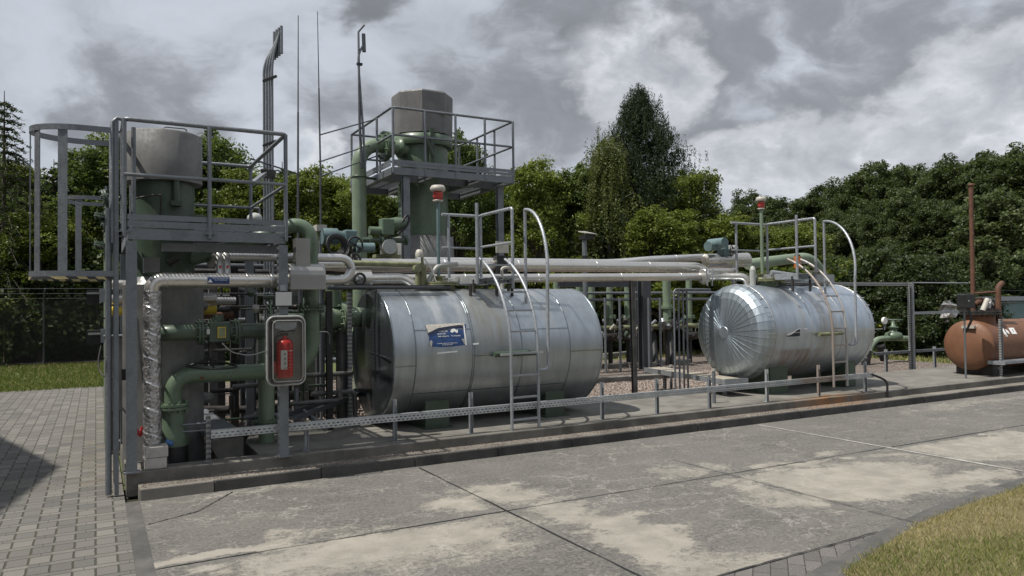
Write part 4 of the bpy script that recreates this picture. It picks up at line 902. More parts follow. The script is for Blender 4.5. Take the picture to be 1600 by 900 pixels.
xv = vent(t1, 684, 290, 0, 9.0, 2.06, .022, 'teal')
mb = MB(); mb.lathe([(.19, 1.88), (.19, 1.955)], (xv + .02, 9.0, 0), (0, 0, 1), 24); mb.lathe([(.235, 1.956), (.235, 1.975)], (xv + .02, 9.0, 0), (0, 0, 1), 24); mb.lathe([(.235, 1.98), (.235, 2.0)], (xv + .02, 9.0, 0), (0, 0, 1), 24)
mb.lathe([(.09, 2.0), (.05, 2.03), (.05, 2.06), (.09, 2.062), (.09, 2.08)], (xv, 9.0, 0), (0, 0, 1), 16); mb.build('manway', 'green_old', t1)
xn = P(660, 430, y=9.0).x
mb = MB(); mb.tube([(xn, 9.0, 1.86), (xn, 9.0, 2.22)], .055, 16); mb.box(xn - .16, xn + .12, 8.84, 9.16, 1.93, 1.955); mb.tube([(xn, 9, 2.22), (xn, 9, 2.42)], .02, 8); mb.tube([(xn - .09, 8.95, 1.9), (xn - .09, 8.95, 2.2)], .03, 10); mb.cyl((xn - .1, 8.9, 2.17), (xn - .1, 9.0, 2.17), .05, 10); mb.build('filling_nozzle', 'green_old', t1)
MB().lathe([(.05, 2.32), (.055, 2.36), (.04, 2.41), (.02, 2.42)], (xn - .06, 8.95, 0), (0, 0, 1), 12).build('level_gauge', 'cream', t1)
MB().pipe([(xn + .08, 9.0, 1.95), (xn + .10, 9.0, 2.05), (xn + .22, 9.0, 2.22), (xn + .50, 9.0, 2.24)], .032, .06).build('breather_pipe', 'greyplastic', t1)
MB().pipe([(xn, 8.93, 2.3), (xn + .12, 8.9, 2.12), (xn + .14, 8.88, 1.98), (xn + .24, 8.86, 1.93)], .008, .08, 6).build('white_cable', 'white', t1)
xs = P(652, 413, y=9.0).x
MB().tube([(xs - .95, 9.05, 2.235), (xn + .02, 9.02, 2.225)], .035, 12).build('filling_pipe', 'green_old', t1)
yb = P(700, 440, y=8.75)
mb = MB(); mb.box(2.45, P(690, 440, y=8.7).x, 8.62, 8.70, 1.935, 1.95); mb.tube([(2.4, 8.8, 1.925), (xn + .3, 8.8, 1.925)], .028, 8); mb.build('cable_tray', 'galv_dk', t1)
for px in (735, 776, 800):
    q = P(px, 452, y=8.62); MB().cyl((q.x, 8.62, 1.80), (q.x, 8.62, 1.95), .022, 8).build('lifting_lug', 'dark', t1)
q = P(784, 415, y=9.1); MB().pipe([(q.x, 9.1, 1.88), (q.x, 9.1, 2.20), (q.x + .10, 9.1, 2.22)], .022, .03).build('small_spout', 'cream', t1)
q = P(810, 400, y=9.2)
bx = thing('control_box', 'small black box with a pale top panel behind the dull grey tank', 'control box', (q.x, 9.75, 2.0)); mb = MB(); mb.box(q.x - .09, q.x + .09, 9.68, 9.80, 2.13, 2.42); mb.tube([(q.x, 9.74, .03), (q.x, 9.74, 2.13)], .02, 8); mb.build('housing', 'black', bx); MB().box(q.x - .11, q.x + .10, 9.66, 9.679, 2.46, 2.63).build('panel', 'cream', bx)

# ---- shiny tank ---------------------------------------------------
x0, x1, yc, zc, rt = 9.13, 11.90, 9.0, 1.19, .79
t2 = thing('storage_tank', 'shiny silver tank with radial seams on its end and a rusty ladder', 'tank', (10.4, yc, ZP))
MB().lathe([(rt, x0 + .22), (rt, x1 - .2)], (0, yc, zc), (1, 0, 0), 96).build('shell', 'tank2', t2)
def dish(sign, xe):
    prof = [(.10, 0.02), (rt * .3, .027), (rt * .55, .042), (rt * .72, .06), (rt * .84, .09), (rt * .92, .14), (rt * .975, .21), (rt + .004, .32)]
    return [(r_, xe + sign * d) for r_, d in prof]
ed = MB().lathe(dish(1, x0 - .13), (0, yc, zc), (1, 0, 0), 36, False, R(5)).build('end_dome', 'tank2end', t2)
MB().lathe([(.02, x0 - .122), (.095, x0 - .122), (.10, x0 - .118), (.10, x0 - .10)], (0, yc, zc), (1, 0, 0), 32, False).build('hub_disc', 'tank2', ed)
mb = MB()
for k in range(36):
    A_ = 2 * math.pi * (k + .5) / 36; pr = [V((x_ - .004, yc + r_ * math.cos(A_), zc + r_ * math.sin(A_))) for r_, x_ in dish(1, x0 - .13)]
    for a, b in zip(pr, pr[1:]): mb.beam(a, b, .004, .005, (-1, 0, 0))
mb.build('radial_seam', 'tank2', ed)
MB().lathe([(r_, x_) for r_, x_ in reversed(dish(-1, x1 + .12))], (0, yc, zc), (1, 0, 0), 64, True).build('end_dome', 'tank2', t2)
mb = MB()
for x in (x0 + .20, 10.2, 10.95, x1 - .2): hoop(mb, x, yc, zc, rt + .003, .014, .0035)
lseam(mb, x0 - .1, x1 + .1, 180, yc, zc, rt)
for k in range(12):
    A_ = 100 + k * 12; lseam(mb, x0 + .12, x0 + .20, A_, yc, zc, rt); lseam(mb, x1 - .2, x1 - .08, A_, yc, zc, rt)
mb.build('seam', 'inox_dull', t2)
for a, b in ((1205, 1232), (1322, 1338)):
    xa, xb = P(a, 610, y=8.42).x, P(b, 600, y=8.42).x; m = saddle(MB(), xa, xb, yc, zc, rt, 1.14); m.build('saddle', 'green_dk', t2)
stk2, on2 = wrap(t2, 'sticker', 'navy', ([(1230, 523.5), (1240, 520), (1250, 513.5)], [(1229.5, 526), (1240, 526), (1250, 525)]), yc, zc, rt, .004, 8, 3)
wrap(stk2, 'peeled_backing', 'letter', ([(1229, 522.5), (1236, 519.5), (1241, 517), (1245, 514), (1252, 512)], [(1231, 524.5), (1236, 523), (1241, 520), (1245, 516), (1252, 513)]), yc, zc, rt, .009, 12, 2)
wrap(t2, 'name_plate', 'letter', ([(1256, 513), (1262, 512.8)], [(1256, 515), (1262, 514.8)]), yc, zc, rt, .006, 3, 1)
wrap(t2, 'name_plate', 'cream', ([(1233, 529.5), (1247, 529)], [(1233, 530.6), (1247, 530.2)]), yc, zc, rt, .006, 3, 1)
q = on2(1290, 521); br = MB(); br.tube([q + V((-.22, -.05, -.01)), q + V((.36, -.05, 0))], .032, 12); br.build('lifting_bracket', 'green_old', t2)
xa, xb = P(1303, 603, y=YL).x, P(1324, 600, y=YL).x; zf = P(1303, 605, y=YL).z
ladder(t2, xa, xb, YL, zf, yc, zc, yc - YL, 110, 'laddr', rung=.265)
A = P(1273, 341, z=3.05); B = P(1180, 352, z=3.05)
platform_on_tank(t2, A.x - .42, A.x, A.y, A.y + 1.0, 2.10, 3.05, A.x - .75)
ZCs, RTs = ZC, RT
ZC, RT = zc, rt
handloop(t2, 1287, 346, 1338, 538, 0, A.x + .62)
ZC, RT = ZCs, RTs
xv = vent(t2, 1189, 308, 0, 9.0, 2.1, .03, 'green_lt', 'cream', 16)
mb = MB(); mb.lathe([(.25, 1.94), (.25, 2.03)], (xv, 9.0, 0), (0, 0, 1), 24); mb.build('manway', 'green', t2)
mb = MB(); mb.lathe([(.32, 2.031), (.32, 2.05)], (xv, 9, 0), (0, 0, 1), 24); mb.lathe([(.32, 2.054), (.32, 2.075)], (xv, 9, 0), (0, 0, 1), 24)
for k in range(14): mb.cyl((xv + .29 * math.cos(k * .449), 9 + .29 * math.sin(k * .449), 2.0), (xv + .29 * math.cos(k * .449), 9 + .29 * math.sin(k * .449), 2.11), .012, 6)
mb.lathe([(.10, 2.076), (.06, 2.12), (.06, 2.15), (.10, 2.152), (.10, 2.17)], (xv, 9.0, 0), (0, 0, 1), 16); mb.build('manway_lid', 'green_old', t2)
q0, q1 = P(1205, 426, y=8.75), P(1266, 434, y=8.6); mb = MB(); mb.tube([q0, (q1.x, q1.y, q1.z)], .045, 12); mb.cyl((q1.x - .02, q1.y - .1, q1.z), (q1.x + .02, q1.y + .12, q1.z), .07, 12); mb.build('cross_pipe', 'galv_lt', t2)
mb = MB(); q = P(1225, 440, y=8.8); mb.box(q.x, q.x + 1.3, 8.80, 8.82, 2.02, 2.16); mb.box(q.x, q.x + 1.3, 8.80, 9.3, 2.0, 2.012); mb.build('walkway_plate', 'galv_lt', t2)
q = P(1176, 424, y=8.9); mb = MB(); mb.cyl((q.x, 8.9, 1.95), (q.x, 8.9, 2.22), .05, 14); mb.lathe([(.05, 2.22), (.03, 2.28), (.01, 2.29)], (q.x, 8.9, 0), (0, 0, 1), 14); mb.build('filter_cup', 'greyplastic', t2)
q = P(1246, 405, y=9.4); fl = thing('warning_lamp', 'orange glass warning lamp on the walkway of the shiny tank', 'lamp', (q.x, 9.4, 2.0)); MB().cyl((q.x, 9.4, 2.30), (q.x, 9.4, 2.52), .065, 14).build('orange_glass', 'orange', fl); mb = MB(); mb.cyl((q.x, 9.4, 2.05), (q.x, 9.4, 2.30), .03, 10); mb.cyl((q.x, 9.4, 2.52), (q.x, 9.4, 2.55), .05, 12); mb.build('base', 'dark', fl)

# ---- red brown tank -----------------------------------------------
X0, X1, yc, zc, rt = 14.98, 17.3, 8.42, .785, .487
t3 = thing('storage_tank', 'red brown painted tank on dark feet with a rusty chimney, at the right edge', 'tank', (16, yc, ZP))
MB().lathe([(rt, X0), (rt, X1)], (0, yc, zc), (1, 0, 0), 72).build('shell', 'brown', t3)
MB().lathe([(.02, X0 - .14), (rt * .4, X0 - .13), (rt * .7, X0 - .10), (rt * .9, X0 - .05), (rt * .98, X0 - .015), (rt, X0)], (0, yc, zc), (1, 0, 0), 72).build('end_dome', 'brown', t3)
MB().lathe([(rt, X1), (rt * .98, X1 + .015), (rt * .9, X1 + .05), (rt * .7, X1 + .10), (.02, X1 + .14)], (0, yc, zc), (1, 0, 0), 72).build('end_dome', 'brown', t3)
m = saddle(MB(), 15.15, 15.35, yc, zc, rt, .7); m.build('saddle', 'dark', t3); m = saddle(MB(), 16.7, 16.95, yc, zc, rt, .7); m.build('saddle', 'dark', t3)
q = P(1507, 511, y=yc); mb = MB(); mb.box(X0 - .16, X0 - .08, 8.22, 8.46, 1.12, 1.17); mb.build('rating_plate', 'cream', t3)
q = P(1535, 480, y=yc); mx = q.x - .1
MB().lathe([(.27, 1.18), (.27, 1.38)], (mx, yc, 0), (0, 0, 1), 32).build('manway_neck', 'brown', t3)
mb = MB(); mb.lathe([(.36, 1.381), (.36, 1.41)], (mx, yc, 0), (0, 0, 1), 32); mb.lathe([(.36, 1.425), (.36, 1.455)], (mx, yc, 0), (0, 0, 1), 32)
for k in range(20): a = k * .314; mb.cyl((mx + .325 * math.cos(a), yc + .325 * math.sin(a), 1.34), (mx + .325 * math.cos(a), yc + .325 * math.sin(a), 1.50), .014, 6)
mb.build('manway_lid', 'dark', t3)
cx = P(1519, 470, y=8.5).x; cz = P(1517, 291, y=8.5).z; cxt = P(1517, 291, y=8.5).x
mb = MB(); mb.tube([(cx + .03, 8.5, 1.46), (cxt, 8.5, cz)], .042, 14); mb.lathe([(.05, cz), (.058, cz + .01), (.058, cz + .05), (.03, cz + .055)], (cxt, 8.5, 0), (0, 0, 1), 14); mb.build('chimney_pipe', 'rust', t3)
mb = MB(); q = P(1532, 472, y=8.45); mb.tube([(cx + .05, 8.5, 1.58), (cx + .2, 8.45, 1.66), (cx + .30, 8.42, 1.60)], .07, 12); mb.cyl((cx + .28, 8.42, 1.60), (cx + .34, 8.42, 1.60), .10, 12); mb.build('rusty_elbow', 'rust', t3)
mb = MB()
for i in range(9): mb.cyl((mx - .1 + i * .06, 8.25 + (i % 3) * .12, 1.455), (mx - .1 + i * .06, 8.25 + (i % 3) * .12, 1.53 + (i % 4) * .03), .022, 8)
mb.cyl((mx + .1, 8.3, 1.58), (mx + .34, 8.3, 1.58), .05, 12); mb.cyl((mx + .2, 8.3, 1.5), (mx + .2, 8.3, 1.66), .045, 10); mb.tube([(mx + .3, 8.25, 1.60), (mx + .95, 8.2, 1.60)], .01, 6); mb.build('lid_fittings', 'dark', t3)
mb = MB(); mb.tube([(mx - .26, 8.22, 1.46), (mx - .2, 8.2, 1.58), (mx - .12, 8.2, 1.68)], .05, 10); mb.build('wrapped_valve', 'cream', t3); mb = MB(); mb.tube([(mx - .08, 8.2, 1.50), (mx - .02, 8.2, 1.66), (mx + .06, 8.2, 1.56)], .03, 8); mb.build('foil_wrap', 'foil', t3)
px_ = P(1560, 480, y=8.2).x; mb = MB(); mb.pipe([(px_, 8.2, 1.12), (px_, 8.2, 1.93), (px_ + .16, 8.2, 2.0)], .052, .10, 14); mb.tube([(cx, 8.5, 1.80), (px_, 8.2, 1.83)], .022, 8); mb.build('rusty_pipe', 'rust', t3)
_, on3 = wrap(t3, 'warning_sticker', 'letter', ([(1575.5, 512.2), (1583.5, 512)], [(1581.5, 522), (1589.5, 521.8)]), yc, zc, rt, .004, 4, 4)
wrap(t3, 'warning_sticker', 'letter', ([(1565.5, 513.5), (1567.5, 513)], [(1569.5, 523), (1574, 523)]), yc, zc, rt, .004, 3, 4)
wrap(t3, 'warning_sticker', 'letter', ([(1570.5, 514), (1574, 516), (1576.5, 518.5)], [(1572.5, 519), (1575.5, 521), (1578, 522)]), yc, zc, rt, .004, 4, 4)
wrap(t3, 'warning_sticker', 'letter', ([(1571, 524), (1574.5, 524)], [(1571.5, 525.6), (1575, 525.6)]), yc, zc, rt, .004, 2, 2)
mark('!', 1571, 518.5, 7, (yc, zc), on3, t3, 'black'); mark('F', 1583, 516.5, 6, (yc, zc), on3, t3, 'dark')
# black box on its stand next to the red brown tank
q = P(1510, 463, y=8.05)
b4 = thing('control_box', 'black square box on a thin post in front of the rusty chimney', 'control box', (q.x, 8.05, ZP)); o = MB().box(q.x - .18, q.x + .17, 7.98, 8.14, 1.52, 1.79).build('housing', 'black', b4, bevel=.02); MB().tube([(q.x - .03, 8.08, ZP), (q.x - .03, 8.08, 1.52)], .018, 8).build('post', 'galv', b4)
MB().lathe([(.012, 0), (.012, .01)], (q.x - .055, 7.979, 1.655), (0, -1, 0), 10).build('lock', 'white', b4); mb = MB()
for d in (.02, .045, .07): mb.tube([(q.x + d, 8.05, 1.52), (q.x + d + .02, 8.0, 1.30), (q.x + d - .02, 8.1, 1.05)], .010, 6)
mb.build('cable', 'black', b4)
q = P(1566, 586, y=7.84)
s4 = thing('step_bench', 'small grating step on slotted legs in front of the red brown tank', 'step', (q.x, 7.84, ZP)); mb = MB(); mb.beam((q.x, 7.86, ZP - .005), (q.x, 7.86, 1.30), .035, .035); mb.build('leg', 'perf', s4); MB().beam((q.x + 1.6, 7.86, ZP), (q.x + 1.6, 7.86, .50), .035, .035).build('leg', 'perf', s4); MB().beam((q.x + .07, 7.86, .52), (q.x + .07, 7.86, 1.30), .02, .02).build('handle_post', 'galv', s4)
mb = MB(); mb.ubeam((q.x - .10, 7.76, .47), (q.x + 2.0, 7.76, .47), .045, .07, .006, (0, 1, 0)); mb.box(q.x - .12, q.x + 2.0, 7.78, 8.02, .488, .505); mb.box(q.x - .13, q.x - .122, 7.72, 8.03, .44, .51); mb.build('step_plate', 'galv_lt', s4)

# ---- guard rail ---------------------------------------------------
gr = thing('guard_rail', 'long low slotted steel rail along the plinth, rusty in front of the shiny tank', 'rail', (.95, 7.78, ZP))
xs_, xe_ = P(330, 680, y=7.76).x, P(1365, 582, y=7.76).x
mb = MB(); zt = .508; mb.box(xs_, xe_, 7.760, 7.766, zt - .075, zt - .004); mb.box(xs_, xe_, 7.760, 7.80, zt - .003, zt + .003); mb.box(xs_, xe_, 7.767, 7.80, zt - .078, zt - .073); mb.build('rail', 'rail', gr)
for i, (px, h_) in enumerate(((325, .48), (478, .13), (616, .48), (735, .48), (940, .45), (1026, .45), (1108, .42), (1198, .42), (1279, .42), (1352, .32))):
    x = P(px, 650, y=7.83).x; z_ = P(px, {325: 649, 478: 668, 616: 624, 735: 613, 940: 597, 1026: 591, 1108: 586, 1198: 577, 1279: 570, 1352: 565}[px], y=7.83).z
    mb = MB(); mb.ubeam((x, 7.832, ZP - .004), (x, 7.832, min(z_, .80)), .042, .03, .004, (0, -1, 0)); mb.box(x - .035, x + .035, 7.80, 7.87, ZP - .003, ZP + .004); mb.build('post', 'laddr' if 1190 < px < 1300 else ('perf' if px in (325, 1198) else 'galv_lt'), gr)
x = xe_; MB().pipe([(x - .05, 7.78, .49), (x + .05, 7.70, .44), (x + .17, 7.64, .37), (x + .17, 7.64, .10)], .018, .06).build('end_hose', 'black', gr)

# ---- left service platform ---------------------------------------
XL, XR, YF, YB, ZD, ZT = .255, 1.668, 7.62, 9.55, 2.44, 3.435
pl = thing('service_platform', 'galvanised platform on square posts with railing round the grey capped vessel at left', 'platform', (XL, YF, ZP))
for x in (.285, 1.64):
    for y in (7.665, 9.52):
        mb = MB(); mb.beam((x, y, ZP - .003), (x, y, 2.32), .09, .09); mb.box(x - .07, x + .07, y - .06, y + .07, ZP - .002, ZP + .012); mb.build('leg', 'galv', pl)
mb = MB(); mb.box(XL, XR, YF, YF + .012, 2.335, 2.435); mb.box(XL, XR, YB, YB + .012, 2.335, 2.435); mb.box(XL, XL + .012, YF + .013, YB - .001, 2.335, 2.435); mb.box(XR - .012, XR, YF + .013, YB - .001, 2.335, 2.435)
mb.box(XL + .3, XR - .02, YF + .25, YF + .33, 2.25, 2.33); mb.build('edge_channel', 'galv', pl)
def deck(mb, x0, x1, y0, y1, z, cx, cy, rr, th=.03, bar=.034):
    """open grating with a round cut-out for the vessel"""
    x = x0 + bar / 2
    while x < x1:
        if abs(x - cx) < rr:
            h_ = math.sqrt(rr ** 2 - (x - cx) ** 2)
            for a, b in ((y0, cy - h_), (cy + h_, y1)):
                if b > a + .02: mb.box(x - .002, x + .002, a, b, z - th, z)
        else: mb.box(x - .002, x + .002, y0, y1, z - th, z)
        x += bar
    y = y0 + .05
    while y < y1:
        if abs(y - cy) < rr:
            h_ = math.sqrt(rr ** 2 - (y - cy) ** 2)
            for a, b in ((x0, cx - h_), (cx + h_, x1)):
                if b > a + .02: mb.box(a, b, y - .003, y + .003, z - .010, z - .002)
        else: mb.box(x0, x1, y - .003, y + .003, z - .010, z - .002)
        y += .075
    return mb
VX, VY = .625, 8.58
deck(MB(), XL + .013, XR - .013, YF + .013, YB - .001, ZD, VX, VY, .36).build('grating_deck', 'galv_dk', pl)
for (z0_, z1_) in ((2.447, 2.505), (2.515, 2.565)):
    mb = MB(); mb.box(XL - .004, XR + .004, YF - .008, YF - .002, z0_, z1_); mb.box(XR + .002, XR + .008, YF, YB, z0_, z1_); mb.box(XL, XR, YB + .013, YB + .019, z0_, z1_); mb.build('toe_board', 'galv', pl)
mb = MB(); rr = .0215; xm = P(327, 300, y=YF).x
mb.pipe([(XL - .03, YB, ZT), (XL - .03, YF - .005, ZT), (XR, YF - .005, ZT), (XR, YB, ZT), (XL + .1, YB, ZT)], rr, .05, 10, 5); mb.build('top_rail', 'galv', pl)
mb = MB(); mb.pipe([(XL - .03, YF - .02, 2.925), (XR, YF - .02, 2.925), (XR, YB, 2.925), (XL + .1, YB, 2.925)], .017, .03, 8, 4); mb.build('knee_rail', 'galv', pl)
for x, y in ((XL - .03, YF), (xm, YF - .02), (XR, YF), (XR, YB), (XL + .1, YB), (XL + .06, YF + .33), (XL - .03, 8.15)):
    mb = MB(); mb.tube([(x, y, 2.45 if y > YF else 2.36), (x, y, ZT)], rr * .95, 8); mb.box(x - .05, x + .05, y - .015, y + .02, 2.40, 2.412); mb.build('rail_post', 'galv', pl)
# ladder with safety cage on the left side
lc = thing('ladder', None, None, (.15, 7.9, 0)); lc.parent = pl; lc.location = V((.15, 7.9, 0)) - pl.location
for y in (7.69, 8.24):
    mb = MB(); mb.beam((.165, y, .015), (.165, y, ZT), .035, .06, (0, 1, 0)); mb.tube([(.13, y - .02, 2.3), (.13, y - .02, ZT - .03), (.17, y - .02, ZT + .01), (.24, y - .01, ZT)], .018, 8); mb.build('stringer', 'galv', lc)
mb = MB(); mb.tube([(.10, 7.70, .02), (.10, 7.70, 2.62)], .026, 10); mb.build('front_tube', 'galv', lc)
z = .35
while z < 3.0: MB().tube([(.165, 7.69, z), (.165, 8.24, z)], .012, 6).build('rung', 'galv', lc); z += .28
def cage(parent, xw, y0, y1, xo, ztop, zbot, extra_z=(), hook=None, mat='galv'):
    yc_ = (y0 + y1) / 2; ry = (y1 - y0) / 2; xs_ = xw - .12
    def strap(z, hh=.05):
        mb = MB(); pts = [(xw, y0), (xs_ - .12, y0)] ; n = 22
        for i in range(n + 1):
            A_ = R(-90 - 180 * i / n); pts.append((xs_ - .12 + (xs_ - .12 - xo) * math.cos(A_), yc_ + ry * math.sin(A_)))
        pts.append((xw, y1))
        vs = []
        for i, (x, y) in enumerate(pts):
            a = V((*pts[max(0, i - 1)], 0)); b = V((*pts[min(len(pts) - 1, i + 1)], 0)); d = (b - a).normalized(); n_ = V((-d.y, d.x, 0)) * .004
            vs += [V((x, y, z)) - n_, V((x, y, z)) + n_, V((x, y, z + hh)) + n_, V((x, y, z + hh)) - n_]
        fs = []
        for i in range(len(pts) - 1):
            for k in range(4): fs.append((i * 4 + k, i * 4 + (k + 1) % 4, (i + 1) * 4 + (k + 1) % 4, (i + 1) * 4 + k))
        fs += [(0, 1, 2, 3), (len(vs) - 4, len(vs) - 1, len(vs) - 2, len(vs) - 3)]
        mb.add(vs, fs); return mb
    strap(ztop, .052).build('cage_hoop', mat, parent); strap(zbot, .05).build('cage_hoop', mat, parent)
    for ez in extra_z: strap(ez).build('cage_hoop', mat, parent)
    for A_ in (-112, -148, -180, -246):
        x = xs_ - .12 + (xs_ - .12 - xo - .007) * math.cos(R(A_)); y = yc_ + (ry - .008) * math.sin(R(A_)); t_ = V((-math.sin(R(A_)), math.cos(R(A_)), 0))
        MB().beam((x, y, zbot + .02), (x, y, ztop + .04), .078 if A_ in (-112, -148) else .05, .008, V((math.cos(R(A_)), math.sin(R(A_)), 0))).build('cage_strip', mat, parent)
    mb = strap(zbot - .026, .024); mb.build('hazard_edge', 'stripe', parent)
cage(lc, .14, 7.66, 8.30, -.525, 3.30, 1.995)

# ---- vessel with the round grey cap ------------------------------
va = thing('separator_vessel', 'green upright vessel under a wide round grey cap, inside the left platform', 'vessel', (VX, VY, .1))
zt0 = P(258, 207, y=VY).z; 
MB().lathe([(.295, 1.9), (.295, 3.02)], (VX, VY, 0), (0, 0, 1), 48).build('shell', 'green_dk', va)
MB().lathe([(.372, 3.0), (.372, 3.50), (.355, 3.515), (.34, 3.515), (.02, 3.53)], (VX, VY, 0), (0, 0, 1), 56).build('cap', 'cap', va)
MB().pipe([(VX - .02, VY - .2, 3.51), (VX - .02, VY - .2, 3.565), (VX + .20, VY - .2, 3.565), (VX + .20, VY - .2, 3.51)], .008, .03, 6).build('cap_handle', 'galv', va)
MB().lathe([(.40, .08), (.40, 1.94), (.33, 2.02)], (VX, VY, 0), (0, 0, 1), 10, False, .2).build('insulation_jacket', 'grey_plate', va)
mb = MB(); yv = VY - .295; mb.cyl((VX + .09, yv - .02, 2.78), (VX + .09, yv - .02, 3.0), .035, 12); mb.box(VX + .04, VX + .14, yv - .07, yv + .02, 2.74, 2.79); mb.build('guide_bracket', 'green_dk', va)
mb = MB(); mb.tube([(VX - .28, yv + .02, 2.80), (VX - .15, yv - .06, 2.83), (VX - .05, yv - .06, 2.84)], .010, 6); mb.tube([(VX - .05, yv - .06, 2.86), (VX - .06, yv - .06, 2.62)], .008, 6); mb.build('cap_lever', 'dark', va)
mb = MB(); mb.cyl((VX + .25, VY - .17, 2.62), (VX + .36, VY - .25, 2.62), .05, 14); mb.build('side_nozzle', 'green_dk', va)

# ---- pipework at the left front ----------------------------------
def pp(px, py, y): q = P(px, py, y=y); return V((q.x, y, q.z))
# foil wrapped drop pipe and the insulated line above
ff = thing('foil_wrapped_pipe', 'upright pipe wrapped in crinkled foil standing behind two concrete blocks', 'pipe', (P(238, 700, y=7.85).x, 7.85, ZP))
xa = ff.location.x; zh = pp(300, 438, 7.85).z; pts = []; n = 40
for i in range(n + 1):
    z = .22 + (zh - .32) * i / n; pts.append(V((xa + random.uniform(-.004, .004), 7.85, z)))
mb = MB(); mb.tube(pts, .08, 20, True, [.079 + random.uniform(-.006, .005) - (.01 if i % 10 == 3 else 0) for i in range(n + 1)]); mb.build('foil_wrap', 'foil', ff)
xr = pp(449, 433, 7.85).x
il = thing('insulated_pipe', 'wide steel jacketed pipe with a small blue label, turning down into the foil wrapped pipe', 'pipe', (xa, 7.85, zh))
mb = MB(); mb.pipe([(xa, 7.85, zh - .19), (xa, 7.85, zh), (xr, 7.85, zh)], .070, .13, 22, 4); mb.build('jacket', 'inox', il)
for px in (260, 320, 384, 422):
    q = pp(px, 438, 7.85); MB().lathe([(.0715, 0), (.0735, .004), (.0735, .010), (.0715, .014)], (q.x, 7.85, zh), (1, 0, 0), 24).build('lap_band', 'inox_dull', il)
q = pp(340, 437, 7.85); lb = MB(); n = 8
w2 = pp(357, 437, 7.85).x - pp(323, 437, 7.85).x
for i in range(n):
    A0 = 155 + 55 * i / n; A1 = 155 + 55 * (i + 1) / n; rr = .0725
    lb.add([(q.x + s_ * w2 / 2, 7.85 + rr * math.cos(R(a)), zh + rr * math.sin(R(a))) for s_, a in ((-1, A0), (1, A0), (1, A1), (-1, A1))], [(0, 1, 2, 3)], True)
lbo = lb.build('label', 'blue', il)
text('BETRIEBSDRUCK MAX', 'lettering', 'letter', lbo, (q.x + .02, 7.85 - .0745, zh + .018), .015, (1, 0, 0), (0, -.25, 1)); text('NICHT ABSPERREN', 'lettering', 'letter', lbo, (q.x + .02, 7.85 - .0745, zh + .001), .014)
MB().prism([(q.x - .10, 7.776, zh - .022), (q.x - .055, 7.776, zh - .022), (q.x - .078, 7.776, zh + .012)], (0, -.001, 0)).build('triangle_mark', 'letter', lbo)
bb = thing('insulation_box', 'grey sheet box round a valve at the right end of the wide jacketed pipe', 'box', (xr, 7.85, zh))
a, b = pp(449, 433, 7.85), pp(505, 433, 7.85); hh = (pp(480, 413, 7.85).z - pp(480, 453, 7.85).z) / 2; zc_ = pp(480, 433, 7.85).z
out = []
for i in range(9): out.append((a.x, 7.85 + hh * .85 * math.cos(R(180 - i * 22.5)), zc_ + .02 + (hh - .0) * math.sin(R(180 - i * 22.5)) * .9))
out = [(a.x, 7.85 - .12, zc_ - hh)] + out[0:] + [(a.x, 7.85 + .12, zc_ - hh)]
MB().prism(out, (b.x - a.x, 0, 0)).build('jacket', 'sheetbox', bb, bevel=.008)
c0, c1 = pp(460, 395, 7.85), pp(482, 395, 7.85); MB().box(c0.x, c1.x, 7.78, 7.92, zc_ + hh - .03, pp(470, 373, 7.85).z).build('stem_cover', 'sheetbox', bb)
up = thing('insulated_pipe', 'thin jacketed pipe above the wide one, looping down beside the black handwheel', 'pipe', pp(355, 401, 8.1))
e = pp(549, 437, 8.1); mb = MB(); mb.pipe([pp(352, 401, 8.1), (e.x, 8.1, pp(530, 403, 8.1).z), (e.x, 8.1, e.z), pp(497, 438, 8.1)], .046, .13, 18, 4); mb.build('jacket', 'inox_dull', up)
for px in (342, 353):
    q = pp(px, 400, 8.0); mb = MB(); mb.pipe([(q.x - .02, 8.45, q.z - .06), (q.x, 8.0, q.z + .05), (q.x, 7.95, zh + .05)], .040, .10, 16, 4)
    u_ = thing('insulated_pipe', ('left' if px == 342 else 'right') + ' one of the two short bent jacketed stubs on the wide pipe', 'pipe', (q.x, 7.95, zh)); mb.build('jacket', 'inox_dull', u_); MB().lathe([(.014, 0), (.014, .006)], (q.x, 7.905, zh + .14), (0, -1, 0), 12).build('red_mark', 'redlid', u_)
tb = thing('cover_box', 'square grey sheet cover standing behind the elbow of the wide jacketed pipe', 'box', pp(236, 415, 8.1)); a, b = pp(224, 415, 8.1), pp(249, 415, 8.1); MB().box(a.x, b.x, 8.02, 8.2, pp(236, 426, 8.1).z, pp(236, 403, 8.1).z).build('cover', 'grey_plate', tb)
mb = MB(); q0, q1 = pp(262, 412, 8.2), pp(278, 402, 8.2); mb.tube([q0, q1], .035, 12); mb.build('angled_stub', 'dark', tb)
# concrete blocks
for (px0, py, px1, lab) in ((227, 713, 263, 'upper of the two concrete blocks at the foot of the foil wrapped pipe'), (226, 728, 261, 'lower of the two concrete blocks at the foot of the foil wrapped pipe')):
    a, b = pp(px0, py, 7.70), pp(px1, py, 7.70); up_ = 'upper' in lab; z0_ = ZP + (.105 if up_ else .002); o = MB().box(a.x, b.x, 7.70, 7.88, z0_, z0_ + .10).build('concrete_block', 'concblock', None, bevel=.006)
    tag(o, lab, 'block'); 
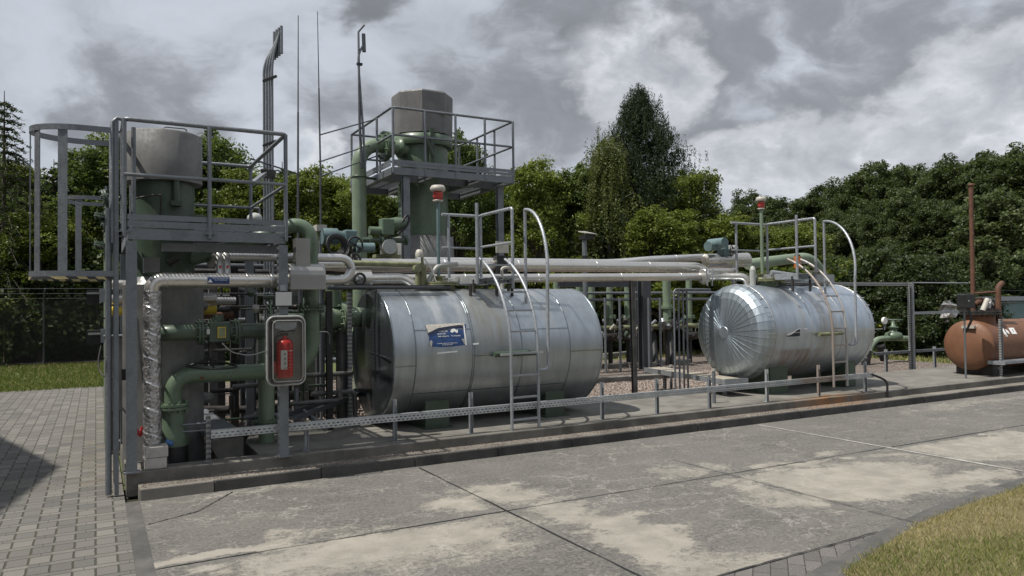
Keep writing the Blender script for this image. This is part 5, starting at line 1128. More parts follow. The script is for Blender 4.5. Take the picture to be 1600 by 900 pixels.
# low green line: drop with flange and reducer, run, rise and gooseneck
lp = thing('green_pipe', 'green pipe running low, rising behind the extinguisher and arching over to the left platform', 'pipe', (pp(270, 700, 8.1).x, 8.1, ZP))
dx = pp(271, 640, 8.1).x; zl = pp(360, 583, 8.1).z; rx = pp(487, 500, 8.1).x; rb = .083
mb = MB(); mb.pipe([(dx, 8.1, pp(270, 640, 8.1).z), (dx, 8.1, zl), (rx, 8.1, zl), (rx, 8.1, pp(486, 483, 8.1).z)], rb, .30, 24, 10); mb.build('run', 'green', lp)
mb = MB(); mb.pipe([(rx, 8.1, pp(486, 479, 8.1).z), (rx, 8.1, pp(480, 340, 8.1).z), (rx - .62, 8.32, pp(480, 340, 8.1).z - .27), (VX + .2, 8.5, 2.2)], .076, .27, 24, 10); mb.build('gooseneck', 'green', lp)
MB().flange((rx, 8.1, pp(486, 481, 8.1).z), (0, 0, 1), .15, .022, 8).build('flange', 'green_dk', lp)
zf_ = pp(270, 635, 8.1).z; MB().flange((dx, 8.1, zf_), (0, 0, 1), .145, .024, 8, br=.014).build('flange', 'green', lp)
MB().lathe([(.105, zf_ - .03), (.105, zf_ - .18), (.135, zf_ - .27), (.135, .34)], (dx, 8.1, 0), (0, 0, 1), 28).build('reducer', 'green', lp)
MB().lathe([(.136, .10), (.136, .345)], (dx, 8.1, 0), (0, 0, 1), 28).build('black_wrap', 'black', lp)
q = pp(316, 591, 8.0); MB().cyl((q.x, 8.1 - rb - .003, q.z), (q.x, 8.1 - rb + .02, q.z), .018, 10).build('rusty_spot', 'rust', lp)
# mid level green line with a gear operated valve
ml = thing('green_pipe', 'dark green pipe at waist height with a flanged valve and a flat black handwheel', 'pipe', pp(250, 518, 8.35))
Ym = 8.0; zm = pp(350, 518, Ym).z; x0_, x1_ = pp(255, 518, Ym).x, pp(432, 518, Ym).x; rm = .078
mb = MB(); mb.pipe([(x0_ - .05, Ym + .45, zm + .02), (x0_ - .02, Ym, zm), (x1_, Ym, zm)], rm, .14, 22, 8); mb.build('run', 'green_dk', ml)
for px in (313, 369): MB().flange((pp(px, 518, Ym).x, Ym, zm), (1, 0, 0), .128, .02, 8, br=.012).build('flange', 'green_dk', ml)
a, b = pp(325, 518, Ym), pp(358, 518, Ym); mb = MB(); mb.box(a.x, b.x, Ym - .09, Ym + .09, zm - .10, zm + .10); mb.cyl(((a.x + b.x) / 2, Ym, zm + .1), ((a.x + b.x) / 2, Ym, zm + .17), .05, 14); mb.cyl((a.x + .05, Ym, zm + .1), (a.x + .05, Ym, zm + .14), .03, 10); mb.build('valve_body', 'green_dk', ml, bevel=.012)
a, b = pp(341, 520, 7.85), pp(354, 520, 7.85); MB().box(a.x, b.x, 7.89, 7.909, zm - .06, zm + .05).build('indicator_frame', 'yellow', ml); MB().box(a.x + .008, b.x - .008, 7.885, 7.8895, zm - .052, zm + .042).build('indicator_window', 'green_old', ml); MB().box(a.x - .10, a.x - .07, 7.906, 7.9095, zm - .02, zm + .03).build('tag_plate', 'white', ml)
wx = pp(329, 560, Ym).x; wz = pp(329, 572, Ym - .05).z; mb = MB(); mb.tube([(wx, Ym, zm - .08), (wx, Ym, wz + .05)], .022, 10); mb.build('stem', 'dark', ml)
mb = MB(); mb.ring((wx + .01, Ym - .02, wz), (0.05, -.06, 1), .235, .010, 40)
for k in range(3): A_ = k * 2.094 + .5; mb.tube([(wx, Ym, wz + .07), (wx + .23 * math.cos(A_), Ym - .02 + .23 * math.sin(A_), wz)], .012, 8)
mb.cyl((wx, Ym, wz + .05), (wx, Ym, wz + .09), .03, 12); mb.build('handwheel', 'black', ml)
MB().pipe([pp(347, 536, 7.87), pp(362, 551, 7.9), pp(392, 556, 7.95), pp(425, 545, 8.0)], .006, .06, 6).build('cable', 'greyplastic', ml)
# second riser behind the extinguisher
s2 = thing('green_pipe', 'pale green riser behind the extinguisher with an elbow at the top', 'pipe', pp(416, 650, 8.6)); q = pp(416, 630, 8.6)
MB().pipe([(q.x, 8.6, .12), (q.x, 8.6, pp(418, 503, 8.6).z), (q.x + .45, 8.9, pp(418, 498, 8.6).z)], .085, .17, 22, 8).build('run', 'green_lt', s2)
MB().flange((q.x, 8.6, .42), (0, 0, 1), .15, .022, 8).build('flange', 'green', s2)
# flanged branch between riser and tank
s3 = thing('green_pipe', 'pale green upright pipe with a big sunlit flange left of the dull grey tank', 'pipe', pp(523, 600, 9.4)); zq = pp(533, 496, 9.4).z; fx = pp(533, 496, 9.4).x
MB().flange((fx, 9.4, zq), (1, .25, 0), .205, .045, 12, 28, .014).build('flange', 'green_lt', s3)
mb = MB(); mb.tube([(fx - .35, 9.3, zq), (fx + .3, 9.5, zq)], .13, 20); mb.build('run', 'green_lt', s3); MB().pipe([pp(522, 480, 9.4), pp(522, 452, 9.4), pp(520, 430, 9.4)], .10, .1, 18).build('riser', 'green', s3)
mb = MB(); q = pp(534, 560, 9.4); mb.tube([(q.x, 9.4, .05), (q.x, 9.4, zq - .1)], .075, 14); mb.build('support', 'darkplate', s3)
s5 = thing('green_pipe', 'pale green flanged pipe end low behind the sunlit flange', 'pipe', pp(556, 536, 11)); q = pp(556, 533, 11); mb = MB(); mb.tube([(q.x - .1, 11.2, q.z), (q.x + .5, 10.9, q.z)], .12, 18); mb.build('run', 'green_lt', s5); MB().flange((q.x, 11.15, q.z + .02), (.9, -.4, 0), .19, .03, 10).build('flange', 'green_lt', s5)

# extinguisher in its clear cabinet on the right hand post
ec = thing('extinguisher_cabinet', 'grey cabinet with a clear rounded cover hanging on the right platform post', 'cabinet', (1.70, 7.50, 1.0))
cx_, cz_ = pp(448.5, 548, 7.42).x, pp(448.5, 548, 7.42).z; hw, hh = .172, .325
def rrect(cx, cz, hw, hh, r_, y, n=6):
    pts = []
    for sx, sz, a0 in ((1, 1, 0), (-1, 1, 90), (-1, -1, 180), (1, -1, 270)):
        for i in range(n + 1): A_ = R(a0 + 90 * i / n); pts.append((cx + sx * (hw - r_) + r_ * math.cos(A_), y, cz + sz * (hh - r_) + r_ * math.sin(A_)))
    return pts
def tray(mb, cx, cz, y0, y1, hw, hh, r_, th=.006):
    """shallow rounded pan open towards y0"""
    o = rrect(cx, cz, hw, hh, r_, y0); i_ = rrect(cx, cz, hw - th, hh - th, r_ - th, y0); ob = [(a, y1, b) for a, _, b in o]; ib = [(a, y1 - th, b) for a, _, b in i_]; n = len(o)
    mb.add(o + i_ + ob + ib, [(k, (k + 1) % n, n + (k + 1) % n, n + k) for k in range(n)] + [(k, 2 * n + k, 2 * n + (k + 1) % n, (k + 1) % n) for k in range(n)] + [(n + k, n + (k + 1) % n, 3 * n + (k + 1) % n, 3 * n + k) for k in range(n)] + [tuple(range(2 * n, 3 * n))] + [tuple(range(4 * n - 1, 3 * n - 1, -1))]); return mb
tray(MB(), cx_, cz_, 7.46, 7.60, hw, hh, .065).build('back_tray', 'greyplastic', ec)
mb = MB(); p_ = rrect(cx_, cz_, hw + .008, hh + .008, .07, 7.452); mb.tube(p_, .010, 8, False, closed=True); mb.build('rim', 'greyplastic', ec)
mb = MB(); o_ = rrect(cx_, cz_, hw - .004, hh - .004, .062, 7.45); i_ = rrect(cx_, cz_, hw - .03, hh - .03, .045, 7.375); n = len(o_); mb.add(o_ + i_, [(k, (k + 1) % n, n + (k + 1) % n, n + k) for k in range(n)] + [tuple(range(n, 2 * n))], False); mb.build('clear_cover', 'glass', ec)
mb = MB(); mb.tube(rrect(cx_, cz_, hw - .03, hh - .03, .045, 7.374), .004, 6, False, closed=True); mb.build('cover_edge', 'greyplastic', ec)
for sx in (-1, 1): MB().box(cx_ + sx * (hw + .01) - .008, cx_ + sx * (hw + .01) + .008, 7.435, 7.47, cz_ - .02, cz_ + .01).build('latch', 'galv_lt', ec)
fe = thing('fire_extinguisher', 'red fire extinguisher with a white instruction sheet behind the clear cover', 'extinguisher', (cx_ - .01, 7.50, cz_ - .26))
exx, bz, tz = cx_ - .008, cz_ - .265, cz_ + .115
MB().lathe([(.066, bz), (.079, bz + .012), (.080, bz + .03), (.080, tz - .05), (.070, tz - .02), (.035, tz), (.022, tz + .012), (.022, tz + .03)], (exx, 7.49, 0), (0, 0, 1), 32).build('cylinder', 'red', fe)
mb = MB(); mb.box(exx - .03, exx + .03, 7.47, 7.51, tz + .03, tz + .055); mb.beam((exx - .02, 7.49, tz + .07), (exx + .10, 7.49, tz + .075), .02, .012); mb.beam((exx - .07, 7.47, tz + .06), (exx + .05, 7.49, tz + .09), .02, .012); mb.build('valve_head', 'black', fe)
MB().pipe([(exx - .03, 7.47, tz + .04), (exx - .10, 7.46, tz + .02), (exx - .10, 7.46, bz + .16)], .010, .05, 8).build('hose', 'black', fe); MB().tube([(exx - .10, 7.46, bz + .16), (exx - .10, 7.46, bz + .05)], .014, 8).build('nozzle', 'redlid', fe)
sh_ = MB()
for i in range(8):
    A0, A1 = R(232 + i * 5.5), R(232 + (i + 1) * 5.5); sh_.add([(exx + .0808 * math.cos(a), 7.49 + .0808 * math.sin(a), z) for a, z in ((A0, bz + .085), (A1, bz + .085), (A1, bz + .27), (A0, bz + .27))], [(0, 1, 2, 3)], True)
sh_.build('instruction_sheet', 'letter', fe)
for i in range(3): MB().box(exx - .028 + i * .015, exx - .020 + i * .015, 7.4065, 7.4090, bz + .094, bz + .102).build('pictogram', 'black', fe)
for i in range(3): MB().box(exx - .022, exx - .006, 7.4055, 7.4090, bz + .13 + i * .045, bz + .155 + i * .045).build('pictogram', 'greyplastic', fe)
for i in range(6): MB().box(exx + .018, exx + (.06 if i == 5 else .048), 7.414, 7.432, bz + .10 + i * .032, bz + (.106 if i == 5 else .103) + i * .032).build('text_line', 'letter' if i == 5 else 'cream', fe)
MB().prism([(cx_ - .11, 7.463, cz_ + .28), (cx_ + .11, 7.463, cz_ + .28), (cx_ + .10, 7.463, cz_ + .22), (cx_, 7.463, cz_ + .19), (cx_ - .10, 7.463, cz_ + .22)], (0, .002, 0)).build('header_label', 'galv_lt', ec)
jb = thing('junction_box', 'pale square plate with a black edge on the right platform post', 'plate', pp(443, 467, 7.58)); q = pp(443, 467, 7.57); MB().box(q.x - .085, q.x + .085, 7.57, 7.60, q.z - .075, q.z + .075).build('backing', 'black', jb); MB().box(q.x - .078, q.x + .078, 7.56, 7.569, q.z - .066, q.z + .068).build('plate', 'white', jb)
MB().beam((q.x, 7.59, q.z + .08), (q.x, 7.59, q.z + .14), .06, .02).build('strap', 'galv_lt', jb)
# tall slotted conduit post beside the cabinet
for px, pt, pb, Yc_, nm, lb, mt, ww_ in ((515, 455, 655, 9.0, 'conduit_post', 'dark bundle post standing left of the sunlit flange', 'black', .07), (608, 452, 642, 10.2, 'conduit_post', 'dark slotted post just left of the end of the dull grey tank', 'dark', .05), (547, 455, 640, 9.2, 'conduit_post', 'slotted dark post touching the left end of the dull grey tank', 'perf', .05),
                                         (992, 440, 612, 9.6, 'steel_post', 'thin dark steel post standing alone in the gravel between the two silver tanks', 'darkplate', .07)):
    a = pp(px, pb, Yc_); tag(MB().hbeam((a.x, Yc_, .02), (a.x + (-.03 if px == 992 else 0), Yc_, pp(px, pt, Yc_).z), ww_, ww_).build(nm, mt, None), lb, 'post')

# grey cabinet and little boxes left of the vessel
gc = thing('control_cabinet', 'grey sheet steel cabinet behind the left platform post', 'cabinet', (.35, 8.9, .4)); a, b = pp(164, 590, 8.9), pp(233, 590, 8.9)
o = MB().box(a.x, b.x, 8.9, 9.35, pp(200, 640, 8.9).z, pp(200, 527, 8.9).z).build('housing', 'grey_plate', gc, bevel=.008); MB().box(a.x - .01, b.x + .01, 8.88, 9.37, pp(200, 527, 8.9).z + .001, pp(200, 527, 8.9).z + .02).build('lid', 'galv', gc)
mb = MB(); mb.tube([(a.x + .03, 8.89, .05), (a.x + .03, 8.89, 2.0)], .02, 8); mb.build('conduit', 'dark', gc)
for px, py, lab in ((147, 464, 'upper black terminal box left of the galvanised ladder rails'), (149, 527, 'lower black terminal box left of the galvanised ladder rails')):
    q = pp(px, py, 9.6); t_ = thing('terminal_box', lab, 'box', q); MB().box(q.x - .08, q.x + .05, 9.55, 9.7, q.z - .08, q.z + .08).build('housing', 'black', t_); MB().box(q.x + .052, q.x + .12, 9.53, 9.7, q.z - .06, q.z + .09).build('side_panel', 'galv_lt', t_); MB().box(q.x - .07, q.x + .05, 9.50, 9.549, q.z + .03, q.z + .05).build('lid_edge', 'greyplastic', t_)
    MB().pipe([q + V((.0, 0, -.08)), q + V((.03, 0, -.22)), q + V((.14, 0, -.26)), q + V((.17, 0, -.1))], .008, .1, 6).build('cable', 'black', t_)
tag(MB().pipe([pp(158, 540, 8.7), pp(152, 570, 8.6), pp(160, 588, 8.5), pp(176, 592, 8.3)], .008, .2, 6).build('cable_loop', 'black', None), 'thin black cable looping beside the grey cabinet', 'cable')
tag(MB().box(pp(189, 0, 8.1).x, pp(196, 0, 8.1).x, 8.0, 8.1, pp(190, 593, 8.1).z, pp(190, 576, 8.1).z).build('socket', 'black', None), 'small black socket between the ladder and the left platform post', 'socket')
for px, pyt, pyb, r_, mt, lab in ((172, 330, 700, .07, 'green_lt', 'pale green upright pipe behind the galvanised ladder rails'), (176, 440, 690, .08, 'darkplate', 'grey upright duct behind the ladder rails')):
    Yc_ = 10.6 if r_ < .075 else 10.0; a = pp(px, pyt, Yc_); tag(MB().tube([(a.x, Yc_, .03), (a.x, Yc_, a.z)], r_, 16).build('upright_pipe', mt, None), lab, 'pipe')
bf = thing('flange_stack', 'dark green flanges with bolts sticking out behind the ladder rails', 'valve', pp(163, 380, 10.6)); q = pp(166, 330, 10.5)
for i, py in enumerate((312, 340, 356, 385)): c = pp(165, py, 10.5); MB().flange((c.x, 10.5, c.z), (.3, 0, 1) if i % 2 else (1, 0, .3), .13, .02, 8, br=.014).build('flange', 'green_dk', bf)
for py, mt in ((425, 'inox'), (448, 'inox'), (466, 'yellow')):
    q = pp(195, py + 20, 8.8); tag(MB().tube([(q.x - .12, 8.8, q.z), (q.x + .9, 8.8, q.z)], .05, 14).build('cross_pipe', mt, None), {425: 'upper bright steel pipe crossing between the left platform post and the ladder', 448: 'lower bright steel pipe crossing between the left platform post and the ladder', 466: 'yellow painted pipe below the two bright crossing pipes at left'}[py], 'pipe')
vr = thing('red_lever', 'red lever handle beside the foot of the foil wrapped pipe', 'handle', pp(219, 677, 7.95)); q = pp(219, 677, 7.95); MB().tube([q + V((-.05, 0, .04)), q + V((.0, 0, -.01)), q + V((.03, 0, .05))], .028, 10).build('grip', 'red', vr)
bp = thing('blue_plug', 'blue plug hanging at the foot of the low green pipe', 'plug', pp(258, 690, 7.9)); q = pp(259, 690, 7.9); MB().cyl(q, q + V((.06, -.02, -.03)), .028, 12).build('plug', 'blueplug', bp); MB().pipe([q, q + V((-.03, 0, .08)), q + V((-.08, .05, .12))], .008, .05, 6).build('cable', 'black', bp)
# dark duct running away under the pipework
du = thing('cable_duct', 'flat grey duct sloping back between the low green pipe and the guard rail', 'duct', pp(345, 690, 8.0)); a = pp(352, 690, 7.95); b = pp(308, 620, 10.2)
MB().beam((a.x, 7.95, .42), (b.x - .1, 10.2, .42), .34, .05, (0, 0, 1)).build('duct', 'galv', du); MB().prism([(a.x - .17, 7.93, .39), (a.x + .17, 7.93, .39), (a.x + .17, 7.93, .20), (a.x - .05, 7.93, .15)], (0, .2, 0)).build('duct_end', 'darkplate', du)
q = pp(382, 690, 8.3); tag(MB().cyl((q.x - .1, 8.4, .02), (q.x - .1, 8.4, .36), .11, 16).build('drain_pot', 'black', None), 'black round drain pot under the low green pipe', 'pot')
q0, q1 = pp(455, 655, 8.3), pp(600, 600, 10.3)
tag(MB().ubeam(q0, q1, .16, .05, .006, (0, -.2, 1)).build('cable_tray', 'galv_dk', None), 'grey cable tray slanting back towards the end of the dull grey tank', 'tray')
q0, q1 = pp(470, 640, 8.7), pp(510, 670, 8.2); tag(MB().tube([q0, q1], .03, 8).build('loose_tube', 'galv', None), 'short grey tube lying slanted under the cable tray', 'tube')
# horizontal strut lines at the left foot
for py, lab in ((664, 'upper thin rod between the green reducer and the duct'), (675, 'lower thin rod between the green reducer and the duct')):
    q0, q1 = pp(285, py, 8.0), pp(322, py - 3, 8.0); tag(MB().tube([q0, q1], .010, 6).build('rod', 'galv', None), lab, 'rod')

# ---- tall tower ---------------------------------------------------
TX, TY = P(661, 300, y=13.9).x, 13.9
zr = 5.30; FL = P(613, 167, z=zr); FRt = P(797, 192, z=zr); BL = P(548, 213, z=zr); BR = P(757, 222, z=zr)
tx0, tx1, ty0, ty1 = FL.x, FRt.x, FL.y, 15.2; zd = zr - 1.08
tw = thing('tower_platform', 'high galvanised platform on steel legs round the tall green tower vessel', 'platform', (tx0, ty0, 0))
for x, y in ((tx0 + .28, ty0 + .1), (tx1 - .12, ty0 + .35), (tx0 + .1, ty1 - .2), (tx1 - .9, ty1 - .2)):
    MB().hbeam((x, y, .03), (x, y, zd - .14), .12, .12, .012).build('leg', 'galv', tw)
mb = MB(); 
for a, b in (((tx0, ty0), (tx1, ty0)), ((tx0, ty1), (tx1, ty1)), ((tx0, ty0), (tx0, ty1)), ((tx1, ty0), (tx1, ty1)), ((tx0, ty0 + .7), (tx1, ty0 + .7)), ((tx0 + .8, ty0), (tx0 + .8, ty1)), ((tx1 - .7, ty0), (tx1 - .7, ty1))):
    k = .002 * len(mb.v) / 8; mb.beam((a[0], a[1], zd - .08 - k), (b[0], b[1], zd - .08 - k), .06, .13)
mb.build('edge_channel', 'galv', tw)
deck(MB(), tx0 + .03, tx1 - .03, ty0 + .03, ty1 - .03, zd, TX, TY, .50, .03, .045).build('grating_deck', 'galv_dk', tw)
for z0_, z1_ in ((zd + .005, zd + .055), (zd + .062, zd + .12)):
    mb = MB(); mb.box(tx0 - .01, tx1 + .01, ty0 - .045, ty0 - .037, z0_, z1_); mb.box(tx0 - .045, tx0 - .037, ty0, ty1, z0_, z1_); mb.box(tx1 + .037, tx1 + .045, ty0, ty1, z0_, z1_); mb.box(tx0, tx1, ty1 + .037, ty1 + .045, z0_, z1_); mb.build('toe_board', 'galv', tw)
ring_ = [(tx0, ty1, zr), (tx0, ty0, zr), (tx1, ty0, zr), (tx1, ty1, zr), (tx0 + .02, ty1, zr)]
MB().pipe(ring_, .024, .08, 8, 4).build('top_rail', 'galv', tw); MB().pipe([(a, b, zr - .50) for a, b, _ in ring_], .022, .08, 8, 4).build('knee_rail', 'galv', tw)
for i in range(5): x = tx0 + (tx1 - tx0) * (i / 4.); MB().tube([(x, ty0 - .02, zd - .12), (x, ty0 - .02, zr)], .024, 8).build('rail_post', 'galv', tw)
for i in range(5): x = tx0 + (tx1 - tx0) * (i / 4.); MB().tube([(x, ty1 + .02, zd), (x, ty1 + .02, zr)], .024, 8).build('rail_post', 'galv', tw)
for x in (tx0 - .02, tx1 + .02):
    for y in (ty0 + .8, ty0 + 1.6): MB().tube([(x, y, zd), (x, y, zr)], .024, 8).build('rail_post', 'galv', tw)
tv = thing('tower_vessel', 'tall green vessel under an eight sided grey hood, standing through the high platform', 'vessel', (TX, TY, 0))
zt = P(655, 140, y=TY - .5).z; zb = P(640, 207, y=TY - .5).z; zi = P(650, 366, y=TY - .5).z
MB().lathe([(.50, zi), (.50, zb + .10)], (TX, TY, 0), (0, 0, 1), 48).build('shell', 'green', tv)
MB().lathe([(.58, zb - .18), (.60, zb - .12), (.60, zb + .02), (.52, zb + .03)], (TX, TY, 0), (0, 0, 1), 48).build('top_flange', 'green', tv)
MB().lathe([(.60, zb + .05), (.615, zt - .02), (.60, zt + .01), (.02, zt + .06)], (TX, TY, 0), (0, 0, 1), 8, False, R(22.5)).build('hood', 'cap', tv)
MB().lathe([(.62, .1), (.62, zi - .6), (.60, zi - .02), (.51, zi + .0)], (TX, TY, 0), (0, 0, 1), 32).build('insulation_jacket', 'grey_plate', tv)
mb = MB(); A_ = R(-65); mb.beam((TX + .12, TY - .60, zb + .45), (TX + .36, TY - .60, zb + .42), .03, .05); mb.build('hood_handle', 'galv', tv)
mb = MB(); q = P(664, 215, y=TY - .6); mb.pipe([(q.x, q.y, q.z + .14), (q.x, q.y - .04, q.z + .02), (q.x + .14, q.y - .04, q.z - .35)], .035, .05); mb.build('bracket', 'green_dk', tv)
mb = MB(); q = P(674, 208, y=TY - .58); mb.box(q.x - .04, q.x + .04, q.y - .05, q.y + .02, zb - .75, zb + .1); mb.build('guide_rail', 'green_dk', tv)
# big riser beside the tower
rp = thing('green_pipe', 'tallest green pipe, arching over at the top into the tower vessel', 'pipe', (P(562, 400, y=13.6).x, 13.6, 0)); x = rp.location.x; zt_ = P(590, 222, y=13.6).z - .05
MB().pipe([(x, 13.6, .1), (x, 13.6, zt_), (TX - .35, 13.75, zt_)], .135, .42, 28, 10).build('run', 'green_lt', rp)
q = P(603, 224, y=13.6); MB().flange((q.x, 13.65, zt_), (1, .08, 0), .285, .05, 10, 28, .02).build('flange', 'green', rp); MB().lathe([(.14, 0), (.20, .05), (.20, .08), (.14, .09)], (q.x + .26, 13.7, zt_), (1, .05, 0), 24).build('collar', 'green', rp)
z_ = P(562, 277, y=13.6).z; mb = MB(); mb.lathe([(.136, z_ - .02), (.145, z_ - .018), (.145, z_ + .02), (.136, z_ + .022)], (x, 13.6, 0), (0, 0, 1), 24); mb.tube([(x + .13, 13.6, z_), (x + .75, 13.75, z_)], .025, 8); mb.build('clamp', 'green_dk', rp)
# second, lower cage behind
lb2 = thing('caged_ladder', 'smaller galvanised cage hoops on upright strips seen behind the left ladder cage', 'ladder', (P(150, 433, y=11.9).x, 11.9, 0))
zA, zB = P(100, 314, y=11.9).z, P(100, 433, y=11.9).z
cage(lb2, P(170, 400, y=11.9).x, 11.6, 12.3, P(95, 320, y=11.9).x, zA, zB)
for y in (11.65, 12.25): MB().beam((lb2.location.x + .12, y, .03), (lb2.location.x + .12, y, zA + .2), .03, .06, (0, 1, 0)).build('stringer', 'galv', lb2)
# second platform behind, seen through the railing
p2 = thing('service_platform', 'rear platform with double rails seen through the railing of the left platform', 'platform', (1.0, 12.0, 0))
xA, xB = P(290, 315, y=11.6).x - .4, P(405, 320, y=11.6).x; zR = P(330, 322, y=11.6).z; zD = P(330, 352, y=11.6).z - .55
for z in (zR, zR - .22, zR - .36): MB().tube([(xA, 11.6, z), (xB, 11.6, z)], .02, 8).build('rail', 'galv', p2)
for x in (xA, (xA + xB) / 2, xB): MB().tube([(x, 11.6, zD), (x, 11.6, zR)], .02, 8).build('rail_post', 'galv', p2)
MB().box(xA, xB, 11.6, 13.4, zD - .1, zD).build('deck', 'galv_dk', p2)
for x in (xA + .1, xB - .1):
    for y in (11.7, 13.3): MB().beam((x, y, .03), (x, y, zD - .1), .1, .1).build('leg', 'galv_dk', p2)
bp_ = thing('bell_jar_lamp', 'small clear domed fitting just above the deck edge of the left platform', 'lamp', P(398, 340, y=11.0)); q = P(398, 338, y=11.0); MB().lathe([(.08, -.10), (.11, -.05), (.10, .0), (.06, .04), (.02, .05)], (q.x, 11, q.z), (0, 0, 1), 16).build('dome', 'greyplastic', bp_)
MB().tube([(q.x, 11, .05), (q.x, 11, q.z - .12)], .03, 8).build('post', 'galv', bp_)

# ---- masts and rods ----------------------------------------------
Ym = 9.9
ms = thing('vent_mast', 'bundle of four grey vent pipes bending over at the top, behind the left platform', 'vent pipes', (P(421, 400, y=Ym).x, Ym, .03))
for i in range(4):
    px = 413.5 + i * 4.3; ya = Ym + (1 - i / 3.) * .10; b0 = P(px, 360, y=ya); b1 = P(px - .4, 100 - i * 1.5, y=ya); off_ = i * 2.9; b2 = P(428 + off_, 73 - i * 7.5, y=ya - .02)
    vp = MB().pipe([(b0.x, ya, .05), (b0.x, ya, b1.z), tuple(b2)], .0165, .12, 10, 6).build('vent_pipe', 'galv', ms)
    tp, bt = P(429 + off_ * 1.25, 50 - i * 3.1, y=ya - .03), P(429 + off_ * 1.25, 93 - i * 3.1, y=ya - .03); MB().tube([(bt.x, bt.y, bt.z), (bt.x, bt.y, tp.z)], .020, 12).build('muffler', 'galv', ms)
for py, w_ in ((124, 1.0), (225, .7)):
    a, b = P(411, py + 3, y=Ym - .03), P(432, py - 5, y=Ym - .03); MB().beam(a, b, .045, .03).build('clamp', 'dark', ms)
a, b = P(418, 268, y=Ym), P(392, 288, y=Ym - .35); MB().beam(a, b, .06, .04).build('bracket_arm', 'galv', ms); q = P(416, 270, y=Ym); MB().box(q.x - .08, q.x + .10, Ym - .08, Ym - .04, q.z - .08, q.z + .03).build('bracket_plate', 'dark', ms)
for px0, py0, px1, py1, Yr, lb in ((466, 24, 465.5, 327, 10.5, 'left one of the two tall thin rods against the sky'), (496, 18, 500.5, 258, 12.6, 'right one of the two tall thin rods against the sky')):
    a, b = P(px0, py0, y=Yr), P(px1, py1, y=Yr); ro = thing('lightning_rod', lb, 'rod', (b.x, Yr, .03)); zz = a.z
    MB().tube([(b.x, Yr, .03), (b.x, Yr, b.z), (b.x + (a.x - b.x) * .5, Yr, b.z + (zz - b.z) * .5)], .014, 8, True, [.02, .016, .013]).build('lower_rod', 'galv_dk', ro); MB().tube([(b.x + (a.x - b.x) * .5, Yr, b.z + (zz - b.z) * .5), (a.x, Yr, zz)], 0, 6, True, [.010, .006]).build('rod_tip', 'galv_dk', ro)
    if px0 > 480:
        for py in (211, 253, 276): c = P(499, py, y=Yr); MB().tube([(c.x, Yr, c.z), (tx0, ty0 + .9, zr - (py - 211) * .011 - .02)], .012, 6).build('stay', 'galv_dk', ro)
    else: c = P(466, 272, y=Yr); MB().tube([(c.x, Yr, c.z), (XR, YB, c.z - .02)], .012, 6).build('stay', 'galv_dk', ro)
a = P(562, 195, y=13.2); tm = thing('vent_mast', 'thin twin vent pipes with a tilted tip, left of the tower hood', 'vent pipes', (a.x, 13.2, 3.5))
b = P(560, 50, y=13.2); c = P(569, 39, y=13.2); MB().tube([(a.x + .04, 13.2, zd), (a.x, 13.2, a.z), (b.x, 13.2, b.z), tuple(c)], .02, 8, True, [.03, .026, .02, .02]).build('vent_pipe', 'galv_dk', tm)
b2 = P(560, 100, y=13.2); MB().pipe([(a.x + .10, 13.2, zd), (a.x + .06, 13.2, a.z), tuple(b2), tuple(P(560, 84, y=13.2)), tuple(P(567, 72, y=13.2))], .022, .15, 8).build('vent_pipe', 'galv', tm); t0, t1_ = P(569, 81, y=13.2), P(568, 53, y=13.2); MB().tube([t0, t1_], .035, 12).build('muffler', 'galv_dk', tm)
MB().box(b2.x - .03, b2.x + .07, 13.17, 13.23, b2.z - .02, b2.z + .02).build('clamp', 'dark', tm)

# ---- long pipe bridge to the shiny tank --------------------------
def longpipe(pts, r_, mat, label, bands=(), bend=.25, n=18, name='insulated_pipe'):
    o = thing(name, label, 'pipe', pts[0]); MB().pipe(pts, r_, bend, n, 4).build('jacket', mat, o)
    for f_, i in bands:
        a, b = V(pts[i]), V(pts[i + 1]); c = a.lerp(b, f_); d = (b - a).normalized(); MB().lathe([(r_ + .001, -.012), (r_ + .004, -.01), (r_ + .004, .01), (r_ + .001, .012)], c, d, 20).build('lap_band', 'inox_dull', o)
    return o
a, b, c, d = pp(600, 436, 9.62), pp(1128, 432, 9.30), pp(1166, 432, 9.02), pp(1172, 445, 9.02)
longpipe([pp(500, 437, 9.7), a, b, c, (c.x + .03, 9.02, 1.93)], .062, 'inox', 'lower bright jacketed pipe of the bridge, turning down onto the shiny tank', ((.2, 1), (.4, 1), (.65, 1), (.85, 1), (.2, 2)), .14)
longpipe([pp(490, 413, 9.9), pp(640, 414, 9.9), pp(1090, 418, 9.6), pp(1100, 424, 9.55)], .088, 'inox', 'thickest bright jacketed pipe of the bridge between the two silver tanks', ((.1, 1), (.33, 1), (.6, 1), (.8, 1)), .2)
longpipe([pp(650, 408, 10.3), pp(960, 411, 10.2), pp(1010, 406, 10.0), pp(1100, 402, 9.85)], .062, 'inox_dull', 'uppermost pipe of the bridge that rises towards the teal actuator', ((.3, 0), (.5, 2)), .5)
longpipe([pp(640, 411, 10.6), pp(1000, 413, 10.6)], .05, 'inox_dull', 'thin pipe mostly hidden behind the top of the pipe bridge', ((.3, 0),))
vb = thing('insulation_box', 'bright steel drum shaped jacket carrying the teal actuator at the bridge end', 'box', pp(1135, 408, 9.6))
a, b = pp(1102, 408, 9.62), pp(1168, 406, 9.45); MB().tube([a, b], .125, 28).build('jacket', 'inox', vb); a2, b2 = pp(1098, 424, 9.3), pp(1150, 424, 9.3); MB().tube([a2, b2], .06, 20).build('lower_jacket', 'inox', vb); q = pp(1150, 425, 9.3); MB().tube([(q.x, 9.35, 1.9), (q.x, 9.35, 2.3)], .05, 12).build('leg', 'inox_dull', vb)
